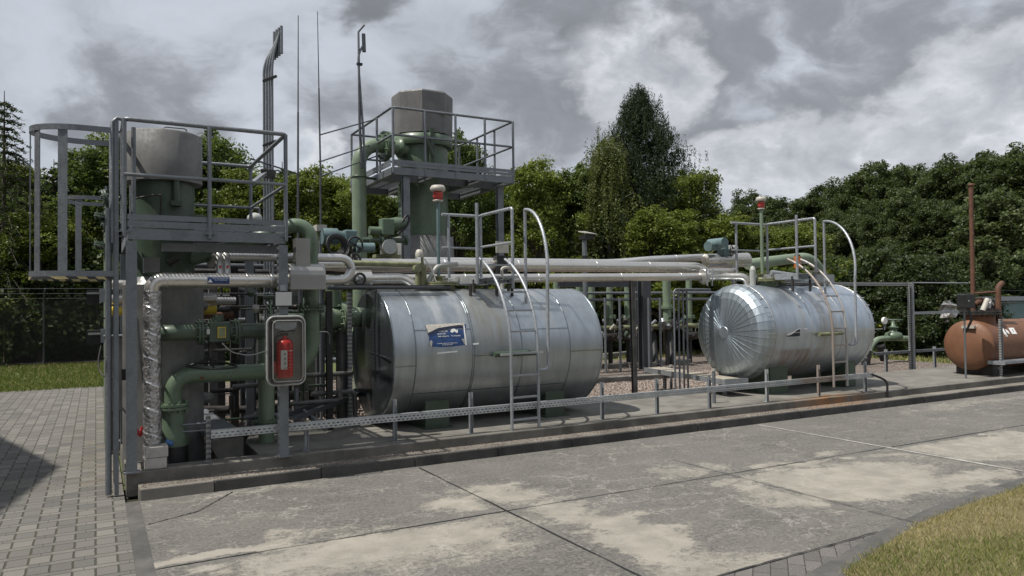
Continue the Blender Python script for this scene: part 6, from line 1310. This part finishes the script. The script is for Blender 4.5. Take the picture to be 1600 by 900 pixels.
q = pp(1100, 432, 9.25); mb = MB(); mb.lathe([(.11, -.03), (.13, -.02), (.13, .02), (.11, .03)], (q.x, 9.25, q.z), (1, 0, 0), 20); mb.build('end_collar', 'inox_dull', vb)
for d_ in (-.05, .05): MB().tube([(q.x + d_, 9.12, q.z - .16), (q.x + d_ * 1.4, 9.12, q.z + .12)], .014, 6).build('tie_rod', 'galv_lt', vb)
ac = thing('valve_actuator', 'teal electric actuator on the drum shaped jacket beside the shiny tank', 'actuator', pp(1135, 395, 9.5))
a, b = pp(1106, 385, 9.45), pp(1122, 383, 9.5); MB().tube([a, b], .085, 20).build('motor', 'teal', ac); q = pp(1130, 379, 9.3); MB().cyl((q.x, 9.26, q.z), (q.x, 9.62, q.z), .085, 20).build('gearbox', 'teal', ac)
q = pp(1132, 390, 9.5); mb = MB(); mb.cyl((q.x, 9.5, q.z - .14), (q.x, 9.5, q.z + .06), .07, 14); mb.box(q.x - .09, q.x + .09, 9.42, 9.58, q.z - .10, q.z); mb.build('stem', 'teal', ac); q = pp(1146, 388, 9.5); MB().tube([(q.x - .1, 9.5, q.z), (q.x + .06, 9.5, q.z)], .055, 14).build('terminal_cap', 'greyplastic', ac); q = pp(1138, 392, 9.45); MB().wheel((q.x + .03, 9.4, q.z), (.5, -1, 0), .09, .008).build('handwheel', 'black', ac)
g = thing('green_pipe', 'pale green pipe curving down behind the handrail of the shiny tank', 'pipe', pp(1170, 412, 10.0)); MB().pipe([pp(1168, 413, 10.0), pp(1240, 404, 10.0), pp(1268, 402, 10.0), pp(1292, 440, 10.0), (pp(1292, 440, 10).x, 10.0, .1)], .10, .32, 18).build('run', 'green_lt', g)
# small conduits between the tanks
for i, px in enumerate((1055, 1062, 1069, 1075)):
    Yc_ = 9.5 + i * .05; b = pp(px, 585, Yc_); tp = pp(px, 452 + (i == 3) * 2, Yc_); e = pp(1110, 448 + i * 1.5, Yc_)
    tag(MB().pipe([(b.x, Yc_, .2), (b.x, Yc_, tp.z), (e.x, Yc_, tp.z)], .016, .07 if i < 2 else .02, 8).build('conduit', 'galv', None), 'thin grey conduit rising beside the radial seams of the shiny tank', 'conduit', 'thin conduits beside the shiny tank')
# big H columns with the low bridge beam
for px, py, Yc_, lb in ((1008, 563, 14.6, 'nearer one of the two heavy grey steel columns between the silver tanks'), (996, 551, 16.6, 'farther one of the two heavy grey steel columns between the silver tanks')):
    q = P(px, py, y=Yc_); tp = P(px, 436, y=Yc_); tag(MB().hbeam((q.x, Yc_, .02), (q.x, Yc_, tp.z), .24, .24, .03).build('steel_column', 'galv_dk', None), lb, 'column')
a, b = P(872, 441, y=14.6), P(1004, 441, y=14.6); tag(MB().hbeam((a.x, 14.6, a.z), (b.x - .2, 14.6, a.z), .2, .22, .02, (0, 0, 1)).build('bridge_beam', 'galv_dk', None), 'dark grey beam under the bridge pipes, ending at the heavy columns', 'beam')
# walkway ramp at the end of the shiny tank
rm_ = thing('ramp_plate', 'weathered board walkway on short legs in front of the shiny tank end', 'walkway', P(1165, 602, z=.4)); a = P(1150, 598, z=.42); b = P(1022, 578, z=.42)
MB().beam((a.x, a.y, .455), (b.x, b.y, .455), .40, .025).build('board', 'wood', rm_); n_ = (V((b.x, b.y, 0)) - V((a.x, a.y, 0))).normalized(); s_ = V((-n_.y, n_.x, 0)) * .208
MB().beam(V((a.x, a.y, .40)) - s_, V((b.x, b.y, .43)) - s_, .012, .085).build('side_plate', 'galv_lt', rm_); MB().beam(V((a.x, a.y, .435)) + s_, V((b.x, b.y, .435)) + s_, .012, .085).build('side_plate', 'galv_lt', rm_)
MB().beam(V((a.x, a.y, .437)) - s_ * 1.05 - n_ * .012, V((a.x, a.y, .437)) + s_ * 1.05 - n_ * .012, .012, .10).build('end_plate', 'galv_lt', rm_)
for t_ in (.12, .85): c = V((a.x, a.y, 0)).lerp(V((b.x, b.y, 0)), t_); MB().beam((c.x, c.y, .1), (c.x, c.y, .40), .05, .05).build('leg', 'perf', rm_)
for px, py, pt, lb in ((1116, 629, 580, 'short capped tube standing in front of the board walkway'), (1049, 607, 573, 'short capped tube standing at the far end of the board walkway')):
    q = P(px, py, z=ZP if px > 1100 else .05); pt_ = thing('capped_post', lb, 'post', q); z1_ = P(px, pt, y=q.y).z; MB().tube([q, (q.x, q.y, z1_)], .026, 10).build('tube', 'galv', pt_); MB().cyl((q.x, q.y, z1_), (q.x, q.y, z1_ + .035), .034, 10).build('cap', 'cream', pt_)
# concrete kerbs lying in the gravel
for i, (pa, pb, yy) in enumerate((((900, 600), (1060, 589), .13), ((985, 574), (1075, 566), .12), ((940, 558), (1010, 551), .14), ((945, 575), (985, 572), .14))):
    a, b = P(*pa, z=.05), P(*pb, z=.05); tag(MB().beam((a.x, a.y, .08), (b.x, b.y, .08), .22, yy).build('concrete_beam', 'pad', None, bevel=.01), ('nearest', 'second', 'farthest', 'shortest')[i] + ' concrete beam lying in the gravel between the silver tanks', 'beam')

# ---- manifold of green risers at the back ------------------------
for i, (px, Yc_, pf) in enumerate(((925, 15.6, 493), (953, 15.6, 495), (981, 15.6, 495), (1042, 15.2, 480), (1077, 15.6, 495), (905, 16.2, 490), (870, 16.2, 490))):
    r0 = thing('green_riser', 'pale green riser, ' + ('left of the heavy columns, leftmost fully visible', 'second from the left beside the heavy columns', 'directly left of the heavy columns', 'the one with two flanges right of the heavy columns', 'closest to the radial seamed end of the shiny tank', 'mostly hidden by the end of the dull grey tank', 'hidden behind the dull grey tank')[i], 'pipe', P(px, 520, y=Yc_))
    q = P(px, pf, y=Yc_); tpz = P(px, 428, y=Yc_).z; MB().tube([(q.x, Yc_, q.z - .45), (q.x, Yc_, tpz)], .085 if i != 3 else .11, 16).build('pipe', 'green_lt', r0); MB().flange((q.x, Yc_, q.z), (0, 0, 1), .16, .03, 8).build('flange', 'green_lt', r0)
    if i == 3: MB().flange((q.x, Yc_, q.z - .38), (0, 0, 1), .18, .03, 8).build('flange', 'green_lt', r0)
    MB().tube([(q.x, Yc_, .0), (q.x, Yc_, q.z - .4)], .06, 12).build('foot', 'black', r0)
    vv = MB(); vv.cyl((q.x - .25, Yc_ - .1, q.z - .5), (q.x + .25, Yc_ - .1, q.z - .5), .11, 14); vv.cyl((q.x - .05, Yc_ - .1, q.z - .6), (q.x - .05, Yc_ - .4, q.z - .45), .05, 10); vv.wheel((q.x - .05, Yc_ - .42, q.z - .43), (.2, -1, .3), .15, .012); vv.build('valve', 'dark', r0)
for z_, Yc_, mt, lb in ((1.05, 15.5, 'green_old', 'mossy header pipe along the rear manifold'), (1.95, 15.3, 'galv', 'upper grey conduit run along the rear manifold'), (1.78, 15.3, 'galv', 'lower grey conduit run along the rear manifold')):
    tag(MB().tube([(8.5, Yc_, z_), (15.5, Yc_, z_)], .07 if mt == 'green_old' else .035, 10).build('header_pipe', mt, None), lb, 'pipe')
for px in (945, 968, 1031, 1013): q = P(px, 465, y=14.4); tag(MB().tube([(q.x, 14.4, .03), (q.x, 14.4, q.z)], .03, 8).build('instrument_post', 'galv', None), 'thin grey instrument post before the rear manifold', 'post', 'instrument posts before the rear manifold')
for px, lb in ((1020, 'left'), (1046, 'right')): a, b = P(px, 520, y=15.6), P(px + 5, 572, y=15.2); tag(MB().tube([a, b], .09, 12).build('hose_end', 'black', None), lb + ' black rubber wrapped pipe end dipping into the gravel by the heavy columns', 'pipe')
rs = random.Random(4)
sp = thing('instrument_cluster', 'jumble of gauges and small valves along the rear manifold', 'instruments', (12, 16.3, 1))
for i in range(46):
    px = rs.uniform(880, 1075); py = rs.uniform(498, 530); q = P(px, py, y=15.0 + rs.uniform(-.3, .3)); MB().cyl(q, q + V((rs.uniform(-.1, .1), rs.uniform(-.12, .12), rs.uniform(-.12, .12))), rs.uniform(.03, .07), 8).build('fitting', rs.choice(['galv_lt', 'dark', 'cream', 'green_dk', 'galv']), sp)

# ---- instruments and actuators left of the tower -----------------
ac = thing('valve_actuator', 'teal electric actuator with a coil of black cable between the gooseneck and the tall riser', 'actuator', P(530, 385, y=10.4)); Yc_ = 10.4
a, b = pp(503, 369, Yc_), pp(545, 371, Yc_); MB().tube([a, a.lerp(b, .55), a.lerp(b, .6), b], 0, 18, True, [.115, .12, .09, .08]).build('motor', 'teal', ac); a = pp(546, 370, Yc_); MB().box(a.x - .09, a.x + .09, Yc_ - .1, Yc_ + .1, pp(546, 385, Yc_).z, pp(546, 360, Yc_).z).build('gearbox', 'teal', ac, bevel=.02)
a, b = pp(556, 387, Yc_ - .1), pp(584, 387, Yc_ - .1); MB().tube([a, b], .07, 14).build('terminal_housing', 'teal', ac); q = pp(555, 383, Yc_ - .2); MB().wheel(q, (.2, -1, 0), .115, .014, 4).build('handwheel', 'black', ac)
mb = MB(); 
for k in range(7): q = pp(524 + k * .7, 384, Yc_ - .2 - k * .012); mb.ring(q, (.25, -1, .1 * k - .3), .10 + k * .012, .011, 24, 6)
mb.build('cable_coil', 'black', ac); q = pp(548, 400, Yc_); MB().cyl((q.x, Yc_, q.z - .35), (q.x, Yc_, q.z + .1), .08, 14).build('stem', 'dark', ac)
sb = thing('sensor_box', 'pale flat box on a post directly right of the green gooseneck', 'box', pp(500, 358, 10.6)); a, b = pp(492, 358, 10.6), pp(508, 358, 10.6); MB().box(a.x, b.x, 10.5, 10.7, pp(500, 362, 10.6).z, pp(500, 352, 10.6).z).build('housing', 'cream', sb); MB().tube([((a.x + b.x) / 2, 10.6, .05), ((a.x + b.x) / 2, 10.6, pp(500, 362, 10.6).z)], .02, 8).build('post', 'galv', sb)
a2 = thing('valve_actuator', 'green actuator with small flanged valves in front of the tall tower', 'actuator', pp(608, 360, 12.2)); Yc_ = 12.2
q = pp(604, 355, Yc_); MB().box(q.x - .11, q.x + .11, Yc_ - .1, Yc_ + .1, pp(604, 368, Yc_).z, pp(604, 342, Yc_).z).build('gearbox', 'green', a2, bevel=.02); a, b = pp(609, 350, Yc_), pp(633, 350, Yc_); MB().tube([a, a.lerp(b, .5), b], 0, 16, True, [.10, .12, .10]).build('motor', 'green', a2); a, b = pp(577, 360, Yc_), pp(600, 361, Yc_); MB().tube([a, b], .07, 14).build('terminal_housing', 'green', a2)
mb = MB(); a, b = pp(566, 375, Yc_), pp(636, 376, Yc_); mb.tube([a, b], .045, 12)
for px in (578, 596, 612, 634): c = pp(px, 375.5, Yc_); mb.lathe([(.09, -.02), (.09, .02)], c, (1, 0, 0), 14)
mb.build('valve_line', 'green_dk', a2); q = pp(606, 386, Yc_); MB().cyl((q.x, Yc_ - .12, q.z), (q.x, Yc_ + .05, q.z), .13, 18).build('round_gauge', 'greyplastic', a2); q = pp(616, 392, Yc_); MB().cyl((q.x, Yc_, q.z - .06), (q.x, Yc_, q.z + .06), .06, 10).build('small_gauge', 'green_old', a2)
q = pp(602, 400, 12.4); ins = thing('insulated_pipe', 'pale upright jacketed stub below the green actuator', 'pipe', q); MB().tube([(q.x, 12.4, .1), (q.x, 12.4, pp(602, 382, 12.4).z)], .09, 14).build('jacket', 'grey_plate', ins); MB().box(q.x - .2, q.x + .25, 12.3, 12.5, pp(602, 403, 12.4).z, pp(602, 398, 12.4).z).build('base_plate', 'green_old', ins)
MB().pipe([pp(628, 347, 12.1), pp(636, 335, 12.1), pp(640, 340, 12.1), pp(636, 355, 12.1), pp(620, 366, 12.1)], .02, .1, 8).build('black_cable', 'black', a2)
hw_ = thing('handwheel_valve', 'bright jacketed valve with a black spoked handwheel above the dull grey tank', 'valve', pp(562, 436, 8.9)); a, b = pp(542, 436, 9.05), pp(578, 436, 9.05); MB().tube([a, b], .115, 24).build('jacket', 'inox', hw_); q = pp(562, 436, 8.88); MB().ring(q, (0, -1, 0), .068, .016, 28).build('handwheel_rim', 'black', hw_); mb = MB()
for k in range(4): A_ = k * 1.571 + .4; mb.tube([q, q + V((.065 * math.cos(A_), 0, .065 * math.sin(A_)))], .008, 6)
mb.cyl(q, q + V((0, .1, 0)), .02, 8); mb.build('spokes', 'galv_lt', hw_)
longpipe([pp(578, 435, 9.05), pp(630, 434, 9.05), pp(645, 443, 9.0), pp(648, 450, 9.0)], .058, 'inox', 'short bright pipe from the handwheel valve dipping onto the dull grey tank', ((.5, 0),), .08)
rk = thing('hand_valve', 'small dark star shaped valve handle behind the loop of the thin jacketed pipe', 'valve', pp(556, 404, 9.8)); q = pp(556, 404, 9.8); MB().wheel(q, (.3, -1, .3), .07, .018, 5).build('handle', 'dark', rk); MB().tube([q, q + V((0, .1, -.2))], .02, 8).build('stem', 'dark', rk)

# ---- clutter behind the front pipework ---------------------------
def simple(mb, name, mat, label, cat, group=None): return tag(mb.build(name, mat, None), label, cat, group)
q = P(345, 560, y=10.6); ib = thing('insulation_box', 'large dull sheet clad box deep behind the flanged green valve', 'box', (q.x, 10.6, .05)); a, b = P(303, 560, y=10.4), P(352, 560, y=10.4)
MB().box(a.x, b.x, 10.4, 11.4, .05, P(330, 500, y=10.4).z).build('jacket', 'darkplate', ib)
for k, (px0, px1, py, Yc_, r_, mt, lb) in enumerate(((318, 368, 470, 9.3, .045, 'inox_dull', 'short jacketed pipe above the flanged valve, ends before the dark post'), (318, 364, 492, 9.6, .05, 'rust', 'dark brownish pipe just above the flanged valve'), (262, 452, 459, 9.2, .01, 'galv', 'thin grey rod under the wide jacketed pipe'), (380, 470, 618, 9.8, .06, 'dark', 'dark pipe running low behind the extinguisher post'), (300, 450, 640, 10.0, .05, 'dark', 'dark pipe lying on the ground behind the cable duct'))):
    simple(MB().tube([pp(px0, py, Yc_), pp(px1, py, Yc_)], r_, 12), 'cross_pipe', mt, lb, 'pipe')
bn = thing('insulated_pipe', 'bent grey jacketed pipe stub left of the flanged green valve', 'pipe', pp(296, 500, 8.5)); MB().pipe([pp(295, 510, 8.5), pp(295, 478, 8.5), pp(320, 478, 8.6)], .05, .10, 16, 4).build('jacket', 'grey_plate', bn)
simple(MB().tube([pp(287, 450, 8.9), pp(287, 506, 8.9)], .018, 8), 'violet_tube', 'lav', 'violet grey thin upright tube behind the bent jacketed stub', 'tube')
simple(MB().tube([pp(300, 600, 8.4), pp(300, 640, 8.4)], .045, 14), 'upright_tube', 'cream', 'pale upright tube under the bend of the low green pipe', 'tube')
simple(MB().lathe([(.02, -.06), (.10, -.05), (.13, 0), (.10, .05), (.02, .06)], pp(316, 622, 8.7), (0, 0, 1), 20), 'round_housing', 'grey_plate', 'round flattened grey housing under the low green pipe', 'housing')
simple(MB().box(pp(272, 0, 8.8).x, pp(296, 0, 8.8).x, 8.8, 9.0, .45, pp(280, 570, 8.8).z), 'terminal_box', 'grey_plate', 'grey terminal box left of the black flat handwheel', 'box')
for px, Yc_, w_, mt, lb in ((333, 10.2, .10, 'grey_plate', 'grey duct standing behind the flanged green valve'), (366, 9.8, .09, 'dark', 'dark steel post right of the violet tube, below the platform'), (392, 9.6, .10, 'dark', 'dark steel post behind the second valve flange'), (440, 9.5, .07, 'galv_dk', 'slim grey post just left of the riser foot'), (462, 10.5, .08, 'grey_plate', 'grey post behind the extinguisher cabinet'), (500, 11.2, .12, 'galv_dk', 'grey post behind the dark bundle post'), (382, 11.5, .12, 'galv_dk', 'rear grey post deep under the left platform'), (420, 12.2, .12, 'galv_dk', 'rearmost grey post left of the sunlit flange')):
    simple(MB().beam((P(px, 600, y=Yc_).x, Yc_, .03), (P(px, 600, y=Yc_).x, Yc_, 2.2), w_, w_), 'support_post', mt, lb, 'post')
vs2 = thing('separator_vessel', 'second green vessel with grey jacket, half hidden behind the left platform', 'vessel', (1.3, 12.6, .05)); MB().lathe([(.45, .05), (.45, 2.0), (.36, 2.08)], (1.25, 12.7, 0), (0, 0, 1), 16, False).build('insulation_jacket', 'darkplate', vs2); MB().lathe([(.34, 2.0), (.34, 2.75), (.25, 2.9), (.02, 2.95)], (1.25, 12.7, 0), (0, 0, 1), 32).build('shell', 'green_dk', vs2)
vs3 = thing('filter_vessel', 'squat dark vessel deep behind the extinguisher cabinet', 'vessel', (2.6, 12.2, .05)); MB().lathe([(.38, .3), (.42, .5), (.42, 1.6), (.3, 1.8), (.05, 1.9)], (2.9, 12.8, 0), (0, 0, 1), 24).build('shell', 'green_dk', vs3)
for k in range(3): A_ = k * 2.1; MB().beam((2.9 + .3 * math.cos(A_), 12.8 + .3 * math.sin(A_), .03), (2.9 + .3 * math.cos(A_), 12.8 + .3 * math.sin(A_), .4), .08, .08).build('leg', 'dark', vs3)
rs = random.Random(9)
cl = thing('pipe_skid', 'dense dark tangle of small pipes and valves under the left platform', 'pipework', (1.2, 9.6, .05))
for i in range(34):
    a = V((rs.uniform(.9, 2.9), rs.uniform(9.0, 11.6), rs.uniform(.15, 2.1))); ax = rs.choice([0, 1, 2, 2]); l = rs.uniform(.3, 1.1); b = a.copy(); b[ax] += l; b.z = min(b.z, 2.2); c = b.copy(); ax2 = (ax + rs.choice([1, 2])) % 3; c[ax2] += rs.uniform(-.4, .4); c.z = max(.1, min(c.z, 2.25))
    a.x, b.x, c.x = min(a.x, 2.8), min(b.x, 2.8), min(c.x, 2.8); c += V((.011, .009, .012))
    MB().pipe([a, b, c], rs.choice([.015, .02, .03, .045]), .06, 10).build('small_pipe', rs.choice(['dark', 'galv_dk', 'green_dk', 'darkplate', 'grey_plate', 'inox_dull']), cl)
for i in range(16):
    a = V((rs.uniform(.9, 2.9), rs.uniform(9.0, 11.4), rs.uniform(.5, 2.0))); k = rs.choice('fbw')
    if k == 'f': MB().flange(a, rs.choice([(1, 0, 0), (0, 0, 1)]), rs.uniform(.06, .11), .015, 6).build('small_flange', 'green_dk', cl)
    elif k == 'b': MB().box(a.x, a.x + rs.uniform(.08, .2), a.y, a.y + .1, a.z, a.z + rs.uniform(.1, .25)).build('instrument_box', rs.choice(['black', 'greyplastic', 'darkplate']), cl)
    else: MB().wheel(a, (rs.uniform(-.5, .5), -1, rs.uniform(-.3, .6)), .07, .008).build('small_handwheel', 'black', cl)
for i in range(26):
    a = V((rs.uniform(.95, 1.95), rs.uniform(8.5, 9.3), rs.uniform(.35, 1.85))); ax = rs.choice([0, 0, 2]); l = rs.uniform(.2, .6); b = a.copy(); b[ax] += l; b.z = min(b.z, 1.9); c = b.copy(); c[2 - ax] += rs.uniform(-.3, .3); c.z = max(.15, min(1.9, c.z))
    MB().pipe([a, b, c], rs.choice([.008, .012, .018, .026]), .05, 8).build('small_pipe', rs.choice(['dark', 'galv', 'green_dk', 'galv_dk', 'grey_plate', 'black', 'darkplate']), cl)
    if i % 3 == 0: MB().cyl(b, b + V((0, -.05, .04)), rs.uniform(.025, .045), 10).build('gauge', rs.choice(['dark', 'galv_lt', 'green_dk', 'cream']), cl)
MB().beam(pp(412, 632, 9.0), pp(370, 700, 8.6), .06, .06).build('brace', 'dark', cl)
for i in range(6):
    y = 9.4 + i * .5; MB().tube([(.8, y, 2.05 + (i % 3) * .1), (4.6, y + .2, 2.05 + (i % 3) * .1)], .035, 10).build('roof_pipe', rs.choice(['galv_dk', 'dark', 'inox_dull']), cl)
mb = MB(); a = P(395, 500, y=13); 
for i in range(9): 
    for j_ in range(6): mb.cyl((a.x + i * .13, 13, 1.0 + j_ * .11), (a.x + i * .13 + .03, 12.97, 1.05 + j_ * .11), .022, 6)
mb.build('tube_bundle', 'orange' if False else 'wood', cl)
# small timber and beams on the ground behind
for px0, py0, px1, py1, Ya, lb in ((450, 590, 560, 582, 12, 'upper pale beam low behind the cable tray'), (455, 606, 520, 622, 11, 'short pale timber lying behind the cable tray'), (470, 634, 560, 626, 10.6, 'brown edged concrete beam behind the cable tray')):
    a, b = P(px0, py0, z=.2), P(px1, py1, z=.2); simple(MB().beam((a.x, a.y, .15), (b.x, b.y, .15), .16, .14), 'ground_beam', 'pad', lb, 'beam')
for px in (463, 490, 515, 538):
    a = P(px, 590, y=13.5); simple(MB().tube([(a.x, 13.5, .03), (a.x, 13.5, .75)], .04, 8), 'short_post', 'galv', 'short grey post behind the cable tray', 'post', 'short grey posts behind the cable tray')
a, b = P(440, 566, y=13.5), P(570, 561, y=13.5); simple(MB().tube([a, b], .05, 10), 'low_rail', 'galv', 'low rail on the short grey posts behind the cable tray', 'rail')

# ---- lamp, gantry, teal cabin, fence -----------------------------
q = P(913, 366, y=14.0); lm = thing('lamp_post', 'grey post with a small roofed floodlight behind the pipe bridge', 'lamp', (q.x, 14.0, .03)); MB().tube([(q.x, 14, .03), (q.x, 14, q.z - .05)], .055, 12).build('post', 'galv', lm); MB().tube([(q.x, 14, 2.55), (q.x, 14, 2.78)], .057, 12).build('black_sleeve', 'black', lm)
MB().prism([(q.x - .1, 13.8, q.z), (q.x + .22, 13.8, q.z - .02), (q.x + .16, 14.2, q.z + .07), (q.x - .04, 14.2, q.z + .07)], (0, 0, .02)).build('lamp_roof', 'cream', lm); MB().box(q.x - .08, q.x + .14, 13.85, 14.1, q.z - .12, q.z - .025).build('lamp_head', 'black', lm)
ga = thing('steel_gantry', 'slotted steel post with high and low rails right of the shiny tank', 'gantry', P(1425, 575, z=.2)); gx, gy = ga.location.x, ga.location.y; zt_ = P(1424, 441, y=gy).z
MB().ubeam((gx - .07, gy, .1), (gx - .07, gy, zt_), .07, .05, .006, (0, -1, 0)).build('post', 'perf', ga); MB().beam((gx + .06, gy, .1), (gx + .06, gy, zt_), .06, .06).build('post', 'galv_lt', ga)
a = P(1335, 444, y=gy - .6); MB().beam((a.x - 1.2, gy, zt_ - .04), (gx, gy, zt_ - .04), .04, .07).build('top_beam', 'perf', ga); b = P(1512, 442, y=gy); MB().tube([(gx, gy, zt_ - .01), (b.x, gy, zt_ - .01)], .012, 6).build('top_wire', 'galv_lt', ga)
b = P(1510, 487, y=gy); MB().beam((gx, gy, b.z), (b.x, gy, b.z), .03, .06).build('mid_rail', 'galv_lt', ga)
z_ = P(1400, 549, y=gy).z; a = P(1366, 549, y=gy).x; b = P(1474, 545, y=gy).x; MB().ubeam((a, gy, z_), (gx - .1, gy, z_), .07, .05, .006, (0, 0, -1)).build('low_rail', 'galv', ga); MB().ubeam((gx + .12, gy, z_), (b, gy, z_), .07, .05, .006, (0, 0, -1)).build('low_rail', 'galv', ga)
for px in (1387, 1463): x = P(px, 560, y=gy).x; MB().ubeam((x, gy + .06, .05), (x, gy + .06, z_ + .05), .06, .04, .005, (0, -1, 0)).build('low_post', 'galv_lt', ga)
vp = thing('green_pipe', 'pale green pipe with a spindle valve in the gravel right of the shiny tank', 'pipe', P(1385, 545, y=12.4)); Yc_ = 12.4
MB().pipe([P(1352, 575, y=Yc_), P(1362, 532, y=Yc_), P(1385, 528, y=Yc_), P(1418, 529, y=Yc_)], .075, .3, 16).build('run', 'green_lt', vp); q = P(1396, 526, y=Yc_); MB().lathe([(.2, -.08), (.24, 0), (.2, .1), (.1, .14), (.08, .22), (.13, .23), (.13, .26), (.06, .28), (.03, .46)], q, (0, 0, 1), 18).build('valve_body', 'green', vp); MB().ring(q + V((0, 0, .45)), (0, 0, 1), .22, .015).build('handwheel', 'green_dk', vp)
for a_, b_ in (((1355, 548), (1352, 572)), ((1376, 540), (1382, 562))): MB().tube([P(*a_, y=Yc_ - .1), P(*b_, y=Yc_ - .1)], .11, 12).build('rubber_leg', 'black', vp)
q = P(1377, 505, y=Yc_); MB().tube([(q.x - .05, Yc_, 1.0), (q.x - .05, Yc_, q.z - .06)], .035, 8).build('yellow_marker', 'yellow', vp); q = P(1382, 501, y=Yc_); MB().cyl((q.x, Yc_ - .03, q.z), (q.x, Yc_ + .03, q.z), .09, 16).build('gauge', 'letter', vp); MB().tube([(q.x, Yc_, .9), (q.x, Yc_, q.z - .08)], .02, 8).build('gauge_stem', 'galv', vp)
a = P(1524, 463, y=13.2); tc_ = thing('equipment_cabin', 'low teal sheet metal cabin with a pale roof edge behind the red brown tank', 'cabin', (a.x, 13.2, 0)); zr_ = P(1570, 470, y=13.2).z
MB().box(a.x, a.x + 7, 13.2, 16, 0, zr_).build('wall', 'teal_wall', tc_); MB().box(a.x - .12, a.x + 7.1, 13.05, 16.1, zr_ + .002, zr_ + .14).build('roof', 'galv_lt', tc_)
for i in range(9): MB().box(a.x - .004, a.x + 6.9, 13.193, 13.1999, .18 + i * .22, .186 + i * .22).build('panel_seam', 'teal', tc_)
MB().pipe([P(1568, 498, y=13.1), P(1586, 499, y=13.1), P(1588, 512, y=13.1)], .03, .1, 8).build('grab_rail', 'teal', tc_)
fl_ = thing('foil_scrap', 'crumpled silver foil wrapped bundle behind the thin rail left of the black box', 'bundle', P(1485, 490, y=11.3)); mb = MB(); rs = random.Random(3); q = P(1482, 488, y=11.3)
mb.lathe([(.05, -.20), (.16, -.14), (.22, -.05), (.18, .08), (.24, .14), (.09, .24), (.02, .25)], q, (.1, 0, 1), 9, False); mb.v = [(a + rs.uniform(-.09, .09), b + rs.uniform(-.05, .05), c + rs.uniform(-.09, .09)) for a, b, c in mb.v]; mb.build('foil', 'foil', fl_)
# rear fence
fn = thing('wire_fence', 'dark chain link fence with barbed wire before the thicket', 'fence', (-8, 27, 0)); fp = [(-16, 29.0), (1.5, 27.0), (13.5, 21.2)]
for (xa_, ya_), (xb_, yb_) in zip(fp, fp[1:]):
    L_ = math.hypot(xb_ - xa_, yb_ - ya_); k = int(L_ / 2.6)
    for i in range(k):
        t_ = i / k; x, y = xa_ + (xb_ - xa_) * t_, ya_ + (yb_ - ya_) * t_; MB().pipe([(x, y, -.02), (x, y, 2.0), (x + .05, y - .25, 2.35)], .03, .1, 8, 3).build('fence_post', 'galv_dk', fn)
    for z_, dy in ((2.05, 0), (2.2, -.12), (2.35, -.25), (.05, 0)): MB().tube([(xa_, ya_ + dy, z_), (xb_, yb_ + dy, z_)], .006, 4).build('wire', 'galv_dk', fn)
    d_ = V((yb_ - ya_, xa_ - xb_, 0)).normalized() * .01; MB().add([(xa_, ya_, 0), (xb_, yb_, 0), (xb_, yb_, 2.0), (xa_, ya_, 2.0)], [(0, 1, 2, 3)]).build('chain_link', 'chain', fn)
